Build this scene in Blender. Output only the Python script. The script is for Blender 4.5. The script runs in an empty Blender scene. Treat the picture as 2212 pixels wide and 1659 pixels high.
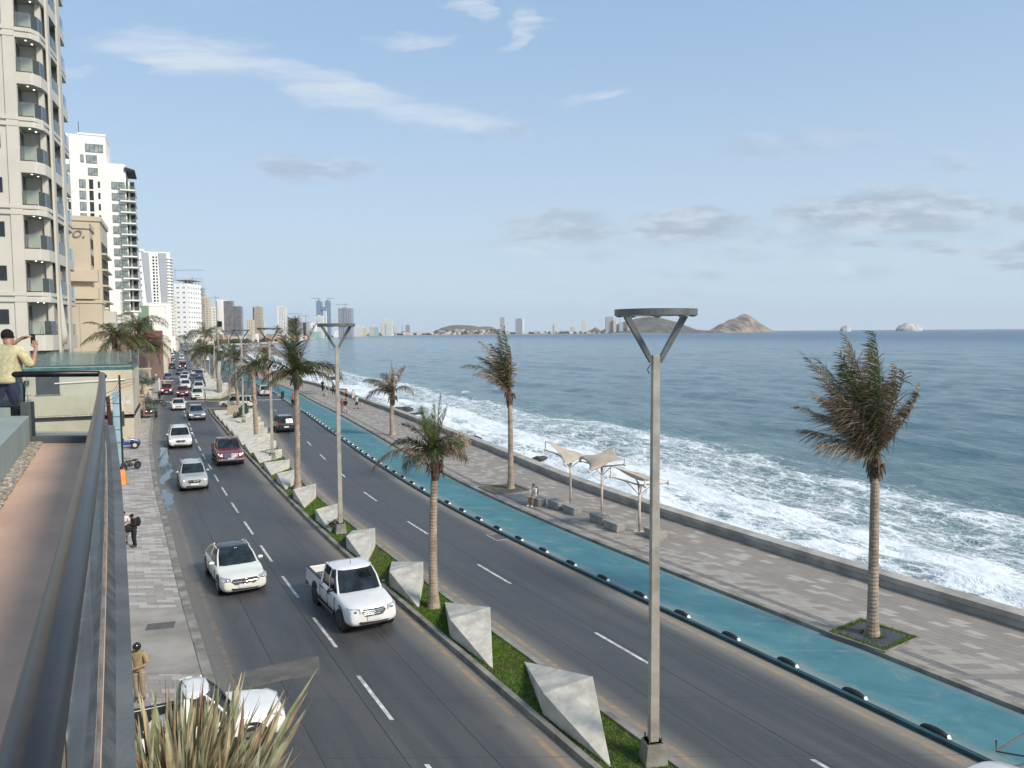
import bpy, bmesh, math, random
import numpy as np
from mathutils import Vector, Matrix
R = math.radians
random.seed(7); rng = np.random.default_rng(7)
C = bpy.context.scene.collection
scn = bpy.context.scene
# ------------------------------------------------------------ camera, sky, sun
H = 10.2; F = 1667.6                      # eye height (m); focal length in pixels of a 2212 px wide picture
PITCH = math.atan(111.5 / F); ROLL = -0.0067
cam = bpy.data.objects.new('camera', bpy.data.cameras.new('camera')); C.objects.link(cam)
cam.data.sensor_width = 36; cam.data.lens = 36 * F / 2212; cam.data.clip_start = .05; cam.data.clip_end = 90000
_c, _s, _cp, _sp = math.cos(ROLL), math.sin(ROLL), math.cos(PITCH), math.sin(PITCH)
_U = Vector((0, _sp, _cp)); _F = Vector((0, _cp, -_sp)); _X = Vector((1, 0, 0))
_r = _c * _X + _s * _U; _u = -_s * _X + _c * _U
m = Matrix((_r, _u, -_F)).transposed().to_4x4(); m.translation = (0, 0, H); cam.matrix_world = m
scn.camera = cam
def ray(x, y):
    x, y = float(x), float(y); return (x - 1106) * _r + (829.5 - y) * _u + F * _F
def G(x, y, z=0):
    d = ray(x, y); t = (z - H) / d.z; return Vector((d.x * t, d.y * t, z))
def at(x, y, Y):
    d = ray(x, y); Y = float(Y); t = Y / d.y; return Vector((d.x * t, Y, H + d.z * t))

SUN_AZ, SUN_EL = 128, 36                   # azimuth clockwise from +Y (behind the camera, right), elevation
sd = Vector((math.sin(R(SUN_AZ)) * math.cos(R(SUN_EL)), math.cos(R(SUN_AZ)) * math.cos(R(SUN_EL)), math.sin(R(SUN_EL))))
sun = bpy.data.objects.new('sun', bpy.data.lights.new('sun', 'SUN')); C.objects.link(sun)
sun.data.energy = 3.2; sun.data.angle = R(14); sun.data.color = (1, .91, .78)
sun.rotation_euler = sd.to_track_quat('Z', 'Y').to_euler()
scn.view_settings.view_transform = 'Standard'; scn.view_settings.look = 'None'
scn.view_settings.exposure = 0.5; scn.view_settings.gamma = 1
W = bpy.data.worlds.new('World'); scn.world = W; W.use_nodes = True

class NT:                                   # small helper for node trees
    def __init__(s, tree): s.t = tree; tree.nodes.clear()
    def n(s, typ, ins=None, **props):
        nd = s.t.nodes.new(typ)
        for k, v in props.items(): setattr(nd, k, v)
        for k, v in (ins or {}).items():
            sk = nd.inputs[k]
            if isinstance(v, bpy.types.NodeSocket): s.t.links.new(v, sk)
            elif isinstance(v, bpy.types.Node): s.t.links.new(v.outputs[0], sk)
            else:
                if sk.type == 'RGBA' and len(v) == 3: v = (*v, 1)
                sk.default_value = v
        return nd
    def m(s, op, a, b=0.0, c=0.0, clamp=False):
        return s.n('ShaderNodeMath', {0: a, 1: b, 2: c}, operation=op, use_clamp=clamp).outputs[0]
    def mix(s, f, a, b, mode='MIX'):
        return s.n('ShaderNodeMix', {0: f, 6: a, 7: b}, data_type='RGBA', blend_type=mode).outputs[2]
    def noise(s, vec, scale, detail=4, rough=.5, dist=0):
        d = {'Scale': scale, 'Detail': detail, 'Roughness': rough, 'Distortion': dist}
        if vec is not None: d['Vector'] = vec
        return s.n('ShaderNodeTexNoise', d).outputs[0]
    def ramp(s, f, a, b, lo=0.0, hi=1.0):
        return s.n('ShaderNodeMapRange', {0: f, 1: a, 2: b, 3: lo, 4: hi}, interpolation_type='SMOOTHSTEP').outputs[0]

w = NT(W.node_tree)
tc = w.n('ShaderNodeTexCoord')
sky = w.n('ShaderNodeTexSky', sky_type='NISHITA', sun_disc=False, sun_elevation=R(SUN_EL), sun_rotation=R(SUN_AZ),
          altitude=0, air_density=1.0, dust_density=.6, ozone_density=2.0)
sep = w.n('ShaderNodeSeparateXYZ', {0: tc.outputs['Generated']})
yy = w.m('MAXIMUM', sep.outputs[1], .02)
ax = w.m('DIVIDE', sep.outputs[0], yy); el = w.m('DIVIDE', sep.outputs[2], yy)
fwd = w.ramp(sep.outputs[1], .05, .3)
cv = w.n('ShaderNodeCombineXYZ', {0: ax, 1: w.m('MULTIPLY', el, 3.2), 2: 0.0})
nA = w.noise(cv, 5.5, 9, .62, .35); nB = w.noise(cv, 16, 6, .6, .2)
wn3 = w.n('ShaderNodeTexNoise', {'Vector': cv, 'Scale': 7.0, 'Detail': 6, 'Roughness': .65}).outputs[1]; ws = w.n('ShaderNodeSeparateXYZ', {0: wn3})
axw = w.m('ADD', ax, w.m('MULTIPLY', w.m('SUBTRACT', ws.outputs[0], .5), .16)); elw = w.m('ADD', el, w.m('MULTIPLY', w.m('SUBTRACT', ws.outputs[1], .5), .055))
def blob(ax0, el0, rx, ry, tilt=0.0):       # soft cloud region round a direction of the sky
    dx = w.m('SUBTRACT', axw, ax0); dy = w.m('SUBTRACT', w.m('SUBTRACT', elw, el0), w.m('MULTIPLY', dx, tilt))
    q = w.m('ADD', w.m('POWER', w.m('ABSOLUTE', w.m('DIVIDE', dx, rx)), 2), w.m('POWER', w.m('ABSOLUTE', w.m('DIVIDE', dy, ry)), 2))
    return w.m('SUBTRACT', 1.0, q, clamp=True)
def px(x, y): return (x - 1106) / F, (718 - y) / F
def many(L):
    o = None
    for (x, y, rx, ry, t, k) in L:
        a, e = px(x, y); b = w.m('MULTIPLY', blob(a, e, rx / F, ry / F, t), k)
        o = b if o is None else w.m('MAXIMUM', o, b)
    return o
white = many([(430, 130, 260, 62, -.18, .95), (700, 195, 330, 52, -.32, 1.0), (950, 255, 220, 40, -.1, .8), (150, 165, 90, 22, -.1, .7), (1040, 30, 60, 50, .4, .8),
              (1130, 80, 62, 60, .5, .9), (900, 105, 110, 26, .05, .7), (1290, 228, 110, 18, .25, .75), (500, 20, 160, 26, 0, .4), (720, 50, 130, 60, 0, .3),
              (1530, 572, 30, 12, 0, .8), (1380, 597, 90, 14, 0, .6), (1800, 588, 60, 12, 0, .6), (1130, 548, 90, 14, 0, .7), (530, 578, 40, 9, 0, .6),
              (590, 620, 60, 10, 0, .5), (1020, 640, 110, 12, 0, .6), (1130, 638, 30, 8, 0, .7), (1925, 628, 40, 8, 0, .5), (680, 563, 40, 8, 0, .4),(1560,224,60,14,.1,.35)])
grey = many([(1210, 500, 208, 49, 0, 0.83), (1480, 487, 156, 44, 0, 1.10), (1890, 465, 338, 68, .02, 1.10), (1760, 500, 195, 31, .1, 0.77), (680, 362, 182, 44, 0, 0.66),
             (2040, 545, 156, 18, 0, 0.99), (1880, 540, 91, 13, .08, 0.77), (2190, 466, 52, 34, 0, 0.99), (1320, 553, 117, 29, 0, 0.55), (1480, 590, 195, 26, 0, 0.66),
             (2050, 357, 78, 34, 0, 0.55), (1740, 320, 247, 52, 0, 0.50), (2190, 572, 78, 18, 0, 0.77), (2200, 543, 78, 16, 0, 0.88), (1060, 297, 143, 34, 0, 0.44), (1600, 660, 650, 21, 0, 0.33), (1620, 520, 546, 78, 0, 0.42), (1300, 520, 429, 91, 0, 0.39), (1850, 500, 546, 78, 0, 0.39), (1650, 615, 780, 34, 0, 0.33), (2000, 600, 390, 18, 0, 0.39), (1500, 640, 390, 18, 0, 0.39)])
thr = lambda mask, n, a, b: w.ramp(w.m('ADD', w.m('MULTIPLY', mask, .62), w.m('MULTIPLY', w.m('SUBTRACT', n, .5), 1.15)), a, b)
wn = w.m('ADD', w.m('MULTIPLY', nA, .7), w.m('MULTIPLY', nB, .3))
cv2 = w.n('ShaderNodeMapping', {'Vector': cv, 'Rotation': (0, 0, R(28)), 'Scale': (5, 17, 1)}).outputs[0]; nS = w.noise(cv2, 1.0, 10, .68, .8)
wf = w.m('MULTIPLY', w.m('MULTIPLY', thr(white, wn, .08, .75), w.ramp(white, 0.0, .6)), fwd)
gf = w.m('MULTIPLY', w.m('MULTIPLY', thr(grey, nA, .0, .62), w.ramp(grey, 0.0, .55)), fwd)
hz = w.ramp(w.m('ABSOLUTE', sep.outputs[2]), 0.0, .42, 1.0, 0.0)
skyc = w.mix(1.0, sky.outputs[0], (.80, .90, 1.0), 'MULTIPLY')
skyc = w.mix(.70, skyc, (3.0, 4.3, 5.95))
skyc = w.mix(w.m('MULTIPLY', hz, .85), skyc, (4.3, 5.2, 5.95))
skyc = w.mix(w.m('MULTIPLY', w.m('MULTIPLY', gf, w.ramp(nS, .25, .7, .75, 1.0)), .80), skyc, w.mix(w.ramp(nB, .40, .66), (2.95, 3.45, 4.15), (4.5, 5.0, 5.6)))
skyc = w.mix(w.m('MULTIPLY', w.m('MULTIPLY', wf, w.ramp(nS, .30, .62, .35, 1.0)), .85), skyc, (5.1, 5.6, 6.2))
bg = w.n('ShaderNodeBackground', {0: skyc, 1: .10})
w.n('ShaderNodeOutputWorld', {0: bg})

# ------------------------------------------------------------ tagging and mesh helpers
def tag(o, label=None, cat=None, group=None, kind=None):
    if label: o['label'] = label
    if cat: o['category'] = cat
    if group: o['group'] = group
    if kind: o['kind'] = kind
    return o
def thing(name, label, cat, loc=(0, 0, 0), rz=0.0, group=None):
    o = bpy.data.objects.new(name, None); C.objects.link(o); o.empty_display_size = .2
    o.location = loc; o.rotation_euler = (0, 0, rz); return tag(o, label, cat, group)
class MB:
    def __init__(s): s.v = []; s.f = []; s.m = []; s.uv = None; s.smooth = False
    def add(s, vs, fs, mi=0):
        b = len(s.v); s.v.extend([tuple(p) for p in vs]); s.f.extend([tuple(i + b for i in f) for f in fs]); s.m.extend([mi] * len(fs)); return s
    def box(s, x0, x1, y0, y1, z0, z1, mi=0, rz=0, o=(0, 0, 0)):
        vs = [(x, y, z) for z in (z0, z1) for y in (y0, y1) for x in (x0, x1)]
        if rz or o != (0, 0, 0):
            c, n = math.cos(rz), math.sin(rz); vs = [(x * c - y * n + o[0], x * n + y * c + o[1], z + o[2]) for x, y, z in vs]
        return s.add(vs, [(0, 2, 3, 1), (4, 5, 7, 6), (0, 1, 5, 4), (2, 6, 7, 3), (0, 4, 6, 2), (1, 3, 7, 5)], mi)
    def prism(s, pts, z0, z1, mi=0):          # pts: ccw plan polygon
        n = len(pts); vs = [(p[0], p[1], z0) for p in pts] + [(p[0], p[1], z1) for p in pts]
        return s.add(vs, [tuple(range(n - 1, -1, -1)), tuple(range(n, 2 * n))] + [(i, (i + 1) % n, (i + 1) % n + n, i + n) for i in range(n)], mi)
    def hull(s, a, b, mi=0):                  # two matching rings
        n = len(a); return s.add(list(a) + list(b), [tuple(range(n - 1, -1, -1)), tuple(range(n, 2 * n))] + [(i, (i + 1) % n, (i + 1) % n + n, i + n) for i in range(n)], mi)
    def tube(s, pts, rad, n=8, mi=0, cap=True):
        pts = [Vector(p) for p in pts]; rad = rad if isinstance(rad, (list, tuple)) else [rad] * len(pts)
        vs = []; up = None
        for i, p in enumerate(pts):
            d = (pts[min(i + 1, len(pts) - 1)] - pts[max(i - 1, 0)]).normalized()
            if up is None: up = Vector((0, 0, 1)) if abs(d.z) < .9 else Vector((1, 0, 0))
            a = d.cross(up).normalized(); up = a.cross(d).normalized()
            for k in range(n):
                t = 2 * math.pi * k / n; vs.append(p + rad[i] * (math.cos(t) * a + math.sin(t) * up))
        fs = [(i * n + k, i * n + (k + 1) % n, (i + 1) * n + (k + 1) % n, (i + 1) * n + k) for i in range(len(pts) - 1) for k in range(n)]
        if cap: fs += [tuple(range(n - 1, -1, -1)), tuple(range((len(pts) - 1) * n, len(pts) * n))]
        return s.add(vs, fs, mi)
    def cyl(s, p, q, r, n=16, mi=0, r2=None): return s.tube([p, q], [r, r if r2 is None else r2], n, mi)
    def ell(s, c, r, n=12, mi=0, k=8, lo=-90):
        vs = []; c = Vector(c)
        for j in range(k + 1):
            a = R(lo + (90 - lo) * j / k)
            for i in range(n):
                t = 2 * math.pi * i / n; vs.append((c.x + r[0] * math.cos(a) * math.cos(t), c.y + r[1] * math.cos(a) * math.sin(t), c.z + r[2] * math.sin(a)))
        return s.add(vs, [(j * n + i, j * n + (i + 1) % n, (j + 1) * n + (i + 1) % n, (j + 1) * n + i) for j in range(k) for i in range(n)], mi)
    def strip(s, fL, fR, ys, z, nu=1, mi=0):  # road-like sheet between x=fL(y) and x=fR(y); uv in metres
        b = len(s.v); acc = 0; uv = []; pm = None
        for y in ys:
            l, r = fL(y), fR(y); mid = Vector(((l + r) / 2, y))
            if pm is not None: acc += (mid - pm).length
            pm = mid
            for k in range(nu + 1):
                t = k / nu; s.v.append((l + (r - l) * t, y, z if not callable(z) else z(y))); uv.append(((r - l) * t * .88, acc))
        n = nu + 1
        for i in range(len(ys) - 1):
            for k in range(nu): a = b + i * n + k; s.f.append((a, a + 1, a + 1 + n, a + n)); s.m.append(mi)
        s.uv = (s.uv or []) + uv; return s
    def build(s, name, mats, parent=None, smooth=None, bevel=0, subd=0, loc=None, rz=None, auto=None):
        me = bpy.data.meshes.new(name); me.from_pydata(s.v, [], s.f); me.update()
        mats = mats if isinstance(mats, (list, tuple)) else [mats]
        for x in mats: me.materials.append(x)
        if len(mats) > 1: me.polygons.foreach_set('material_index', s.m)
        if smooth: me.polygons.foreach_set('use_smooth', [True] * len(s.f))
        if s.uv and len(s.uv) == len(s.v):
            ul = me.uv_layers.new(name='UVMap'); li = [0] * len(me.loops); me.loops.foreach_get('vertex_index', li)
            ul.data.foreach_set('uv', [c for i in li for c in s.uv[i]])
        o = bpy.data.objects.new(name, me); C.objects.link(o)
        if parent: o.parent = parent
        if loc is not None: o.location = loc
        if rz is not None: o.rotation_euler = (0, 0, rz)
        if bevel:
            b = o.modifiers.new('b', 'BEVEL'); b.width = bevel; b.segments = 2; b.limit_method = 'ANGLE'; b.angle_limit = R(35)
        if subd:
            b = o.modifiers.new('s', 'SUBSURF'); b.levels = subd; b.render_levels = subd
        return o
def clone(o, parent, **kw):                   # linked copy of a part and its sub-parts
    c = o.copy(); C.objects.link(c); c.parent = parent
    for k, v in kw.items(): setattr(c, k, v)
    for ch in o.children: clone(ch, c)
    return c
ORD = ['first', 'second', 'third', 'fourth', 'fifth', 'sixth', 'seventh', 'eighth', 'ninth', 'tenth', 'eleventh', 'twelfth', 'thirteenth', 'fourteenth',
       'fifteenth', 'sixteenth', 'seventeenth', 'eighteenth', 'nineteenth', 'twentieth']
def nth(i):
    if i < 20: return ORD[i]
    t = {2: 'twenty', 3: 'thirty', 4: 'forty', 5: 'fifty', 6: 'sixty', 7: 'seventy'}[(i + 1) // 10]; k = (i + 1) % 10
    return (t + '-' + ORD[k - 1]) if k else t[:-1] + 'ieth'
def text(s, size, depth, mat, parent, loc, rot, name='lettering', shear=0.0, sx=1.0):
    cu = bpy.data.curves.new(name, 'FONT'); cu.body = s; cu.size = size; cu.extrude = depth; cu.align_x = 'CENTER'; cu.align_y = 'CENTER'; cu.shear = shear
    t = bpy.data.objects.new(name, cu); C.objects.link(t)
    me = bpy.data.meshes.new_from_object(t.evaluated_get(bpy.context.evaluated_depsgraph_get())); C.objects.unlink(t); bpy.data.objects.remove(t)
    me.materials.clear(); me.materials.append(mat)
    o = bpy.data.objects.new(name, me); C.objects.link(o); o.parent = parent; o.location = loc; o.rotation_euler = rot; o.scale = (sx, 1, 1); return o

# ------------------------------------------------------------ materials
_M = {}
def P(name, col, rough=.6, var=.18, scale=2.0, bump=0.0, metal=0.0, bscale=None, spec=.5, col2=None, coat=0.0, emit=0.0):
    if name in _M: return _M[name]
    mt = bpy.data.materials.new(name); mt.use_nodes = True; t = NT(mt.node_tree)
    co = t.n('ShaderNodeTexCoord').outputs['Object']
    nz = t.noise(co, scale, 6, .6)
    c2 = col2 or tuple(c * (1 - var * 1.6) for c in col); hi = tuple(min(1, c * (1 + var * .5)) for c in col)
    cc = t.mix(t.ramp(nz, .3, .7), c2, hi)
    d = {'Base Color': cc, 'Roughness': rough, 'Metallic': metal, 'Specular IOR Level': spec, 'Coat Weight': coat, 'Coat Roughness': .06}
    if bump:
        d['Normal'] = t.n('ShaderNodeBump', {'Strength': min(1, bump), 'Distance': .02, 'Height': t.noise(co, bscale or scale * 8, 5, .65)})
    if emit: d['Emission Color'] = (*col, 1) if len(col) == 3 else col; d['Emission Strength'] = emit
    t.n('ShaderNodeOutputMaterial', {0: t.n('ShaderNodeBsdfPrincipled', d)}); _M[name] = mt; return mt
def paint(col): return P('car_paint_%d_%d_%d' % tuple(int(c * 255) for c in col), col, .32, .03, 3, coat=.8)
def glass(name, tint, alpha, rough=.04):
    if name in _M: return _M[name]
    mt = bpy.data.materials.new(name); mt.use_nodes = True; t = NT(mt.node_tree)
    fr = t.n('ShaderNodeFresnel', {0: 1.5})
    g = t.n('ShaderNodeBsdfGlossy', {0: (.9, .95, 1), 1: rough}); tr = t.n('ShaderNodeBsdfTransparent', {0: tint})
    df = t.n('ShaderNodeBsdfDiffuse', {0: tuple(c * .6 for c in tint)})
    a = t.n('ShaderNodeMixShader', {0: alpha, 1: tr, 2: df}); b = t.n('ShaderNodeMixShader', {0: fr, 1: a, 2: g})
    t.n('ShaderNodeOutputMaterial', {0: b}); _M[name] = mt; return mt
dark_glass = P('dark_glass', (.012, .016, .018), .04, .3, 1.5, spec=.8)
car_glass = P('car_glass', (.018, .026, .03), .10, .5, 2.2, spec=.5)
rubber = P('rubber', (.018, .018, .019), .75, .2, 8)
black = P('black_plastic', (.02, .02, .022), .45, .2, 6)
chrome = P('chrome', (.6, .6, .62), .18, .05, 4, metal=1)
alloy = P('alloy', (.42, .42, .43), .3, .1, 4, metal=.9)
lampglass = P('lamp_glass', (.34, .37, .39), .08, .1, 6, spec=.8)
lamplit = P('lamp_lit', (1, .97, .88), .2, 0, 4, emit=1.6)
tail = P('tail_lens', (.35, .01, .012), .12, .1, 6, spec=.8)
plate_m = P('plate', (.7, .7, .68), .4, .08, 30)
concrete = P('concrete', (.33, .31, .28), .85, .22, 1.3, .5, bscale=14)
curb_m = P('curb_concrete', (.25, .235, .205), .9, .3, 1.1, .6, bscale=18)
wedge_m = P('pale_cast_concrete', (.56, .53, .455), .85, .14, 1.7, .6, bscale=7, col2=(.37, .35, .30))
white_w = P('white_wall', (.80, .775, .71), .75, .05, .3)
cream_w = P('cream_wall', (.52, .49, .425), .75, .05, .25)
beige_w = P('beige_wall', (.52, .45, .345), .8, .06, .2)
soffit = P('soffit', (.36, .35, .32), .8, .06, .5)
bark = P('palm_bark', (.34, .27, .20), .9, .25, 3, .6, bscale=10, col2=(.20, .16, .125))
steel_w = P('weathered_white_steel', (.62, .58, .52), .5, .2, 4, .2, col2=(.42, .30, .2))
pole_m = P('lamp_pole_paint', (.37, .345, .295), .5, .14, 1.5, .15, col2=(.24, .22, .19))
ring_m = P('lamp_head_metal', (.135, .14, .135), .45, .15, 3, metal=.3)
rail_m = P('dark_handrail', (.028, .027, .032), .33, .35, 3, .03, metal=.7, bscale=30)
clear = glass('rail_glass', (.92, .955, .935), .03)
bclear = glass('balcony_glass', (.80, .86, .83), .12)
skin_m = P('skin', (.36, .20, .13), .55, .1, 12); skin_d = P('skin_dark', (.24, .125, .08), .55, .1, 12)
hair_m = P('hair', (.03, .022, .018), .9, .5, 60, .6, spec=.15)
def cloth(n, c): return P('cloth_' + n, c, .85, .15, 18, .3, bscale=30)

def sheet(name, base, fn):                     # uv based ground material: fn(t, u, v, base colour socket) -> colour, height
    mt = bpy.data.materials.new(name); mt.use_nodes = True; t = NT(mt.node_tree)
    uv = t.n('ShaderNodeUVMap', uv_map='UVMap').outputs[0]; s = t.n('ShaderNodeSeparateXYZ', {0: uv})
    col, h, rough = fn(t, s.outputs[0], s.outputs[1], uv)
    bp = t.n('ShaderNodeBump', {'Strength': .5, 'Distance': .01, 'Height': h})
    t.n('ShaderNodeOutputMaterial', {0: t.n('ShaderNodeBsdfPrincipled', {'Base Color': col, 'Roughness': rough, 'Normal': bp})}); return mt
def line(t, u, pos, half, soft=.012):          # 1 on a line at u=pos
    return t.ramp(t.m('ABSOLUTE', t.m('SUBTRACT', u, pos)), half, half + soft, 1.0, 0.0)
def periodic(t, v, per, half, soft=.012, off=0.0):
    q = t.m('ABSOLUTE', t.m('SUBTRACT', t.m('FLOORED_MODULO', t.m('ADD', v, off), per), per / 2)); return t.ramp(q, half, half + soft, 1.0, 0.0)
def road_fn(width, side_l, side_r, yl=None, yr=None, kl=.6, kr=.6):
    def f(t, u, v, uv):
        st = t.n('ShaderNodeCombineXYZ', {0: t.m('MULTIPLY', u, 1.6), 1: t.m('MULTIPLY', v, .12), 2: 0.0})
        fine = t.noise(uv, 22, 4, .7); big = t.noise(uv, .35, 5, .6, .5); streak = t.noise(st, 1.0, 5, .6, .3)
        c = t.mix(t.ramp(streak, .25, .75), (.038, .039, .040), (.078, .077, .076))
        c = t.mix(t.m('MULTIPLY', t.ramp(big, .45, .75), .5), c, (.045, .044, .044))
        c = t.mix(t.m('MULTIPLY', t.ramp(fine, .35, .8), .22), c, (.19, .18, .17))
        sp_ = t.noise(uv, 1.1, 7, .72, .4); c = t.mix(t.m('MULTIPLY', t.ramp(sp_, .60, .70), .55), c, (.028, .027, .027)); c = t.mix(t.m('MULTIPLY', t.ramp(t.noise(uv, 2.7, 3, .6), .70, .74), .5), c, (.16, .155, .145))
        # dust lying along the kerbs
        for s_, e in ((0, side_l), (1, side_r)):
            dd = u if s_ == 0 else t.m('SUBTRACT', width, u)
            k = t.ramp(t.m('ADD', dd, t.m('MULTIPLY', t.m('SUBTRACT', streak, .5), .9)), .15, 1.15, 1.0, 0.0)
            c = t.mix(t.m('MULTIPLY', k, e), c, (.30, .265, .21))
        for s_, ky in ((yl, kl), (yr, kr)):
            if s_ is not None:
                k = t.m('MULTIPLY', line(t, u, s_, .06, .03), t.ramp(t.noise(uv, 2.3, 5, .7), .38, .6)); c = t.mix(t.m('MULTIPLY', k, ky), c, (.42, .25, .09))
        j = t.m('MAXIMUM', line(t, u, width * .5, .012), t.m('MAXIMUM', line(t, u, width * .77, .008), line(t, u, width * .25, .008)))
        tr = periodic(t, v, 3.4, .009)
        j = t.m('MAXIMUM', j, t.m('MULTIPLY', tr, .6))
        c = t.mix(t.m('MULTIPLY', j, .75), c, (.02, .02, .02))
        return c, t.m('SUBTRACT', t.m('MULTIPLY', fine, .3), j), t.ramp(streak, .2, .9, .42, .75)
    return f
def paver_fn(w_, h_, cols, thr_, line_c, dirt=(.16, .13, .11), dirtk=.4, rotpat=False):
    def f(t, u, v, uv):
        a, b = (v, u) if rotpat else (u, v)
        row = t.m('FLOOR', t.m('DIVIDE', b, h_)); sh = t.m('MULTIPLY', t.m('FLOORED_MODULO', row, 2.0), w_ * .5)
        cx = t.m('FLOOR', t.m('DIVIDE', t.m('ADD', a, sh), w_))
        cell = t.n('ShaderNodeCombineXYZ', {0: cx, 1: row, 2: 0.0}); wn_ = t.n('ShaderNodeTexWhiteNoise', {0: cell}, noise_dimensions='3D').outputs[0]
        c = t.mix(t.ramp(wn_, 0.0, thr_), cols[0], cols[1]); c = t.mix(t.ramp(wn_, thr_, thr_ + .01), c, cols[2])
        e = t.m('MAXIMUM', periodic(t, t.m('ADD', a, sh), w_, .006, .008, w_ / 2), periodic(t, b, h_, .006, .008, h_ / 2))
        fine = t.noise(uv, 18, 5, .7); big = t.noise(uv, .6, 6, .65, .6)
        c = t.mix(t.m('MULTIPLY', t.ramp(big, .4, .72), dirtk), c, dirt); c = t.mix(t.m('MULTIPLY', fine, .25), c, tuple(x * .6 for x in cols[0]))
        c = t.mix(t.m('MULTIPLY', e, .6), c, line_c); return c, t.m('SUBTRACT', t.m('MULTIPLY', fine, .25), e), t.ramp(big, .2, .8, .7, .9)
    return f
def bike_fn(t, u, v, uv):
    fine = t.noise(uv, 26, 4, .7); big = t.noise(uv, .5, 6, .65, .8); st = t.n('ShaderNodeCombineXYZ', {0: t.m('MULTIPLY', u, 2.0), 1: t.m('MULTIPLY', v, .2), 2: 0.0}); s_ = t.noise(st, 1.0, 5, .6)
    c = t.mix(t.ramp(big, .3, .7), (.040, .145, .180), (.066, .195, .225)); c = t.mix(t.m('MULTIPLY', t.ramp(fine, .4, .8), .2), c, (.16, .29, .31))
    k = t.ramp(t.m('ADD', u, t.m('MULTIPLY', t.m('SUBTRACT', s_, .5), 1.1)), .25, .95, 1.0, 0.0); c = t.mix(t.m('MULTIPLY', k, .6), c, (.27, .27, .23))
    k = t.ramp(t.m('ADD', t.m('SUBTRACT', 3.35, u), t.m('MULTIPLY', t.m('SUBTRACT', s_, .5), .8)), .0, .5, 1.0, 0.0); c = t.mix(t.m('MULTIPLY', k, .5), c, (.25, .25, .22))
    sp_ = t.noise(uv, .9, 7, .7, .5); c = t.mix(t.m('MULTIPLY', t.ramp(sp_, .52, .70), .45), c, (.24, .27, .24)); c = t.mix(t.m('MULTIPLY', t.ramp(t.noise(uv, 1.7, 6, .7), .60, .72), .22), c, (.035, .13, .16))
    j = periodic(t, v, 9.0, .01); c = t.mix(t.m('MULTIPLY', j, .5), c, (.2, .3, .32)); return c, t.m('MULTIPLY', fine, .2), t.ramp(s_, .2, .8, .8, .95)

# ------------------------------------------------------------ plan curves x = f(y), metres
def curve(pts, sig=3.0):
    pts = sorted(pts, key=lambda p: p[0]); ys = np.arange(-30, 1200, 1.0); xs = np.interp(ys, [p[0] for p in pts], [p[1] for p in pts])
    k = np.arange(-14, 15); g = np.exp(-k ** 2 / (2 * sig * sig)); g /= g.sum()
    e = np.concatenate([xs[0] + (xs[1] - xs[0]) * np.arange(-14, 0), xs, xs[-1] + (xs[-1] - xs[-2]) * np.arange(1, 15)]); xs = np.convolve(e, g, 'valid')
    return lambda y: float(np.interp(y, ys, xs))
fB = curve([(-30, 25.5), (10, 5.7), (17.7, 1.6), (19.9, .3), (22.5, -1.0), (28.2, -4.2), (34.2, -7.4), (42.3, -11.6), (50.4, -15.6), (57.4, -19.0), (66.4, -23.4), (76.7, -28.3), (86.4, -32.9),
            (96.6, -37.8), (104.4, -41.3), (119, -47.6), (155, -62), (185, -74.6), (230, -93.8), (280, -115.3), (650, -274.4), (1200, -511)])
wA = curve([(-30, 8), (19, 8.1), (23, 8.0), (40, 7.6), (51, 7.8), (74, 7.8), (100, 7.2), (150, 7.6), (230, 8.4), (1200, 8.4)])
wC = curve([(-30, 2.2), (45, 2.1), (51, 2.1), (60, 2.8), (71.5, 3.8), (76.4, 4.2), (86, 5.0), (98.5, 6.0), (130, 6.2), (150, 5.2), (172, 2.4), (250, 1.7), (1200, 1.7)])
wD = curve([(-30, 7.3), (25, 7.2), (38.7, 6.8), (52, 6.9), (66, 6.5), (75, 6.4), (87, 6.1), (106, 6.1), (150, 6.0), (1200, 6.3)])
wE = curve([(-30, 3.9), (25, 3.8), (40, 3.7), (54, 3.7), (60, 3.9), (85, 4.2), (160, 4.1), (1200, 4)])
fA = lambda y: fB(y) - wA(y)
fC = lambda y: fB(y) + wC(y)
fD = lambda y: fC(y) + wD(y)
fE = lambda y: fD(y) + wE(y)
wF = curve([(-30, 6.6), (50, 6.7), (66, 7.3), (72, 7.1), (135, 6.6), (400, 6.5), (1200, 6)])
fF = lambda y: fE(y) + wF(y)
fW = lambda y: fA(y) - 3.7                     # building line of the landward side
YS = list(np.concatenate([np.arange(-20, 120, 2.0), np.arange(120, 300, 5.0), np.arange(300, 1101, 25.0)]))
def slope(y): return (fB(y + 2) - fB(y - 2)) / 4
def head(y, toward=True):                      # rotation that turns local +Y down (toward camera) or up the street
    s_ = slope(y); return math.atan2(-(-s_ if toward else s_), -1.0 if toward else 1.0)
SR = R(23.3)                                   # street direction

# ------------------------------------------------------------ setting: land, roads, paving, sea, hills
dirt_m = P('ground_earth', (.24, .21, .17), .95, .3, .05, .3, bscale=1.5)
off = lambda f, d: (lambda y: f(y) + d)
tag(MB().strip(lambda y: -420 - y * .5, off(fF, .3), YS, -.06, 1).build('ground', dirt_m), kind='structure')
road_l = sheet('road_left_surface', None, road_fn(7.0, .35, .55, .55, 6.75, .22, .6))
road_r = sheet('road_right_surface', None, road_fn(6.3, .6, .75, .42, 5.95))
for nm, a, b, mt in (('left_road', fA, fB, road_l), ('right_road', fC, fD, road_r)):
    tag(MB().strip(a, b, YS, 0, 6).build(nm, mt), kind='structure')
YX = [105.4 + .9 * i for i in range(12)]
cross_m = P('crossing_asphalt', (.10, .097, .092), .6, .2, .6, .3, bscale=20)
tag(MB().strip(off(fB, .0), off(fC, 0), YX, .004).build('cross_road', cross_m), kind='structure')
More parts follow.
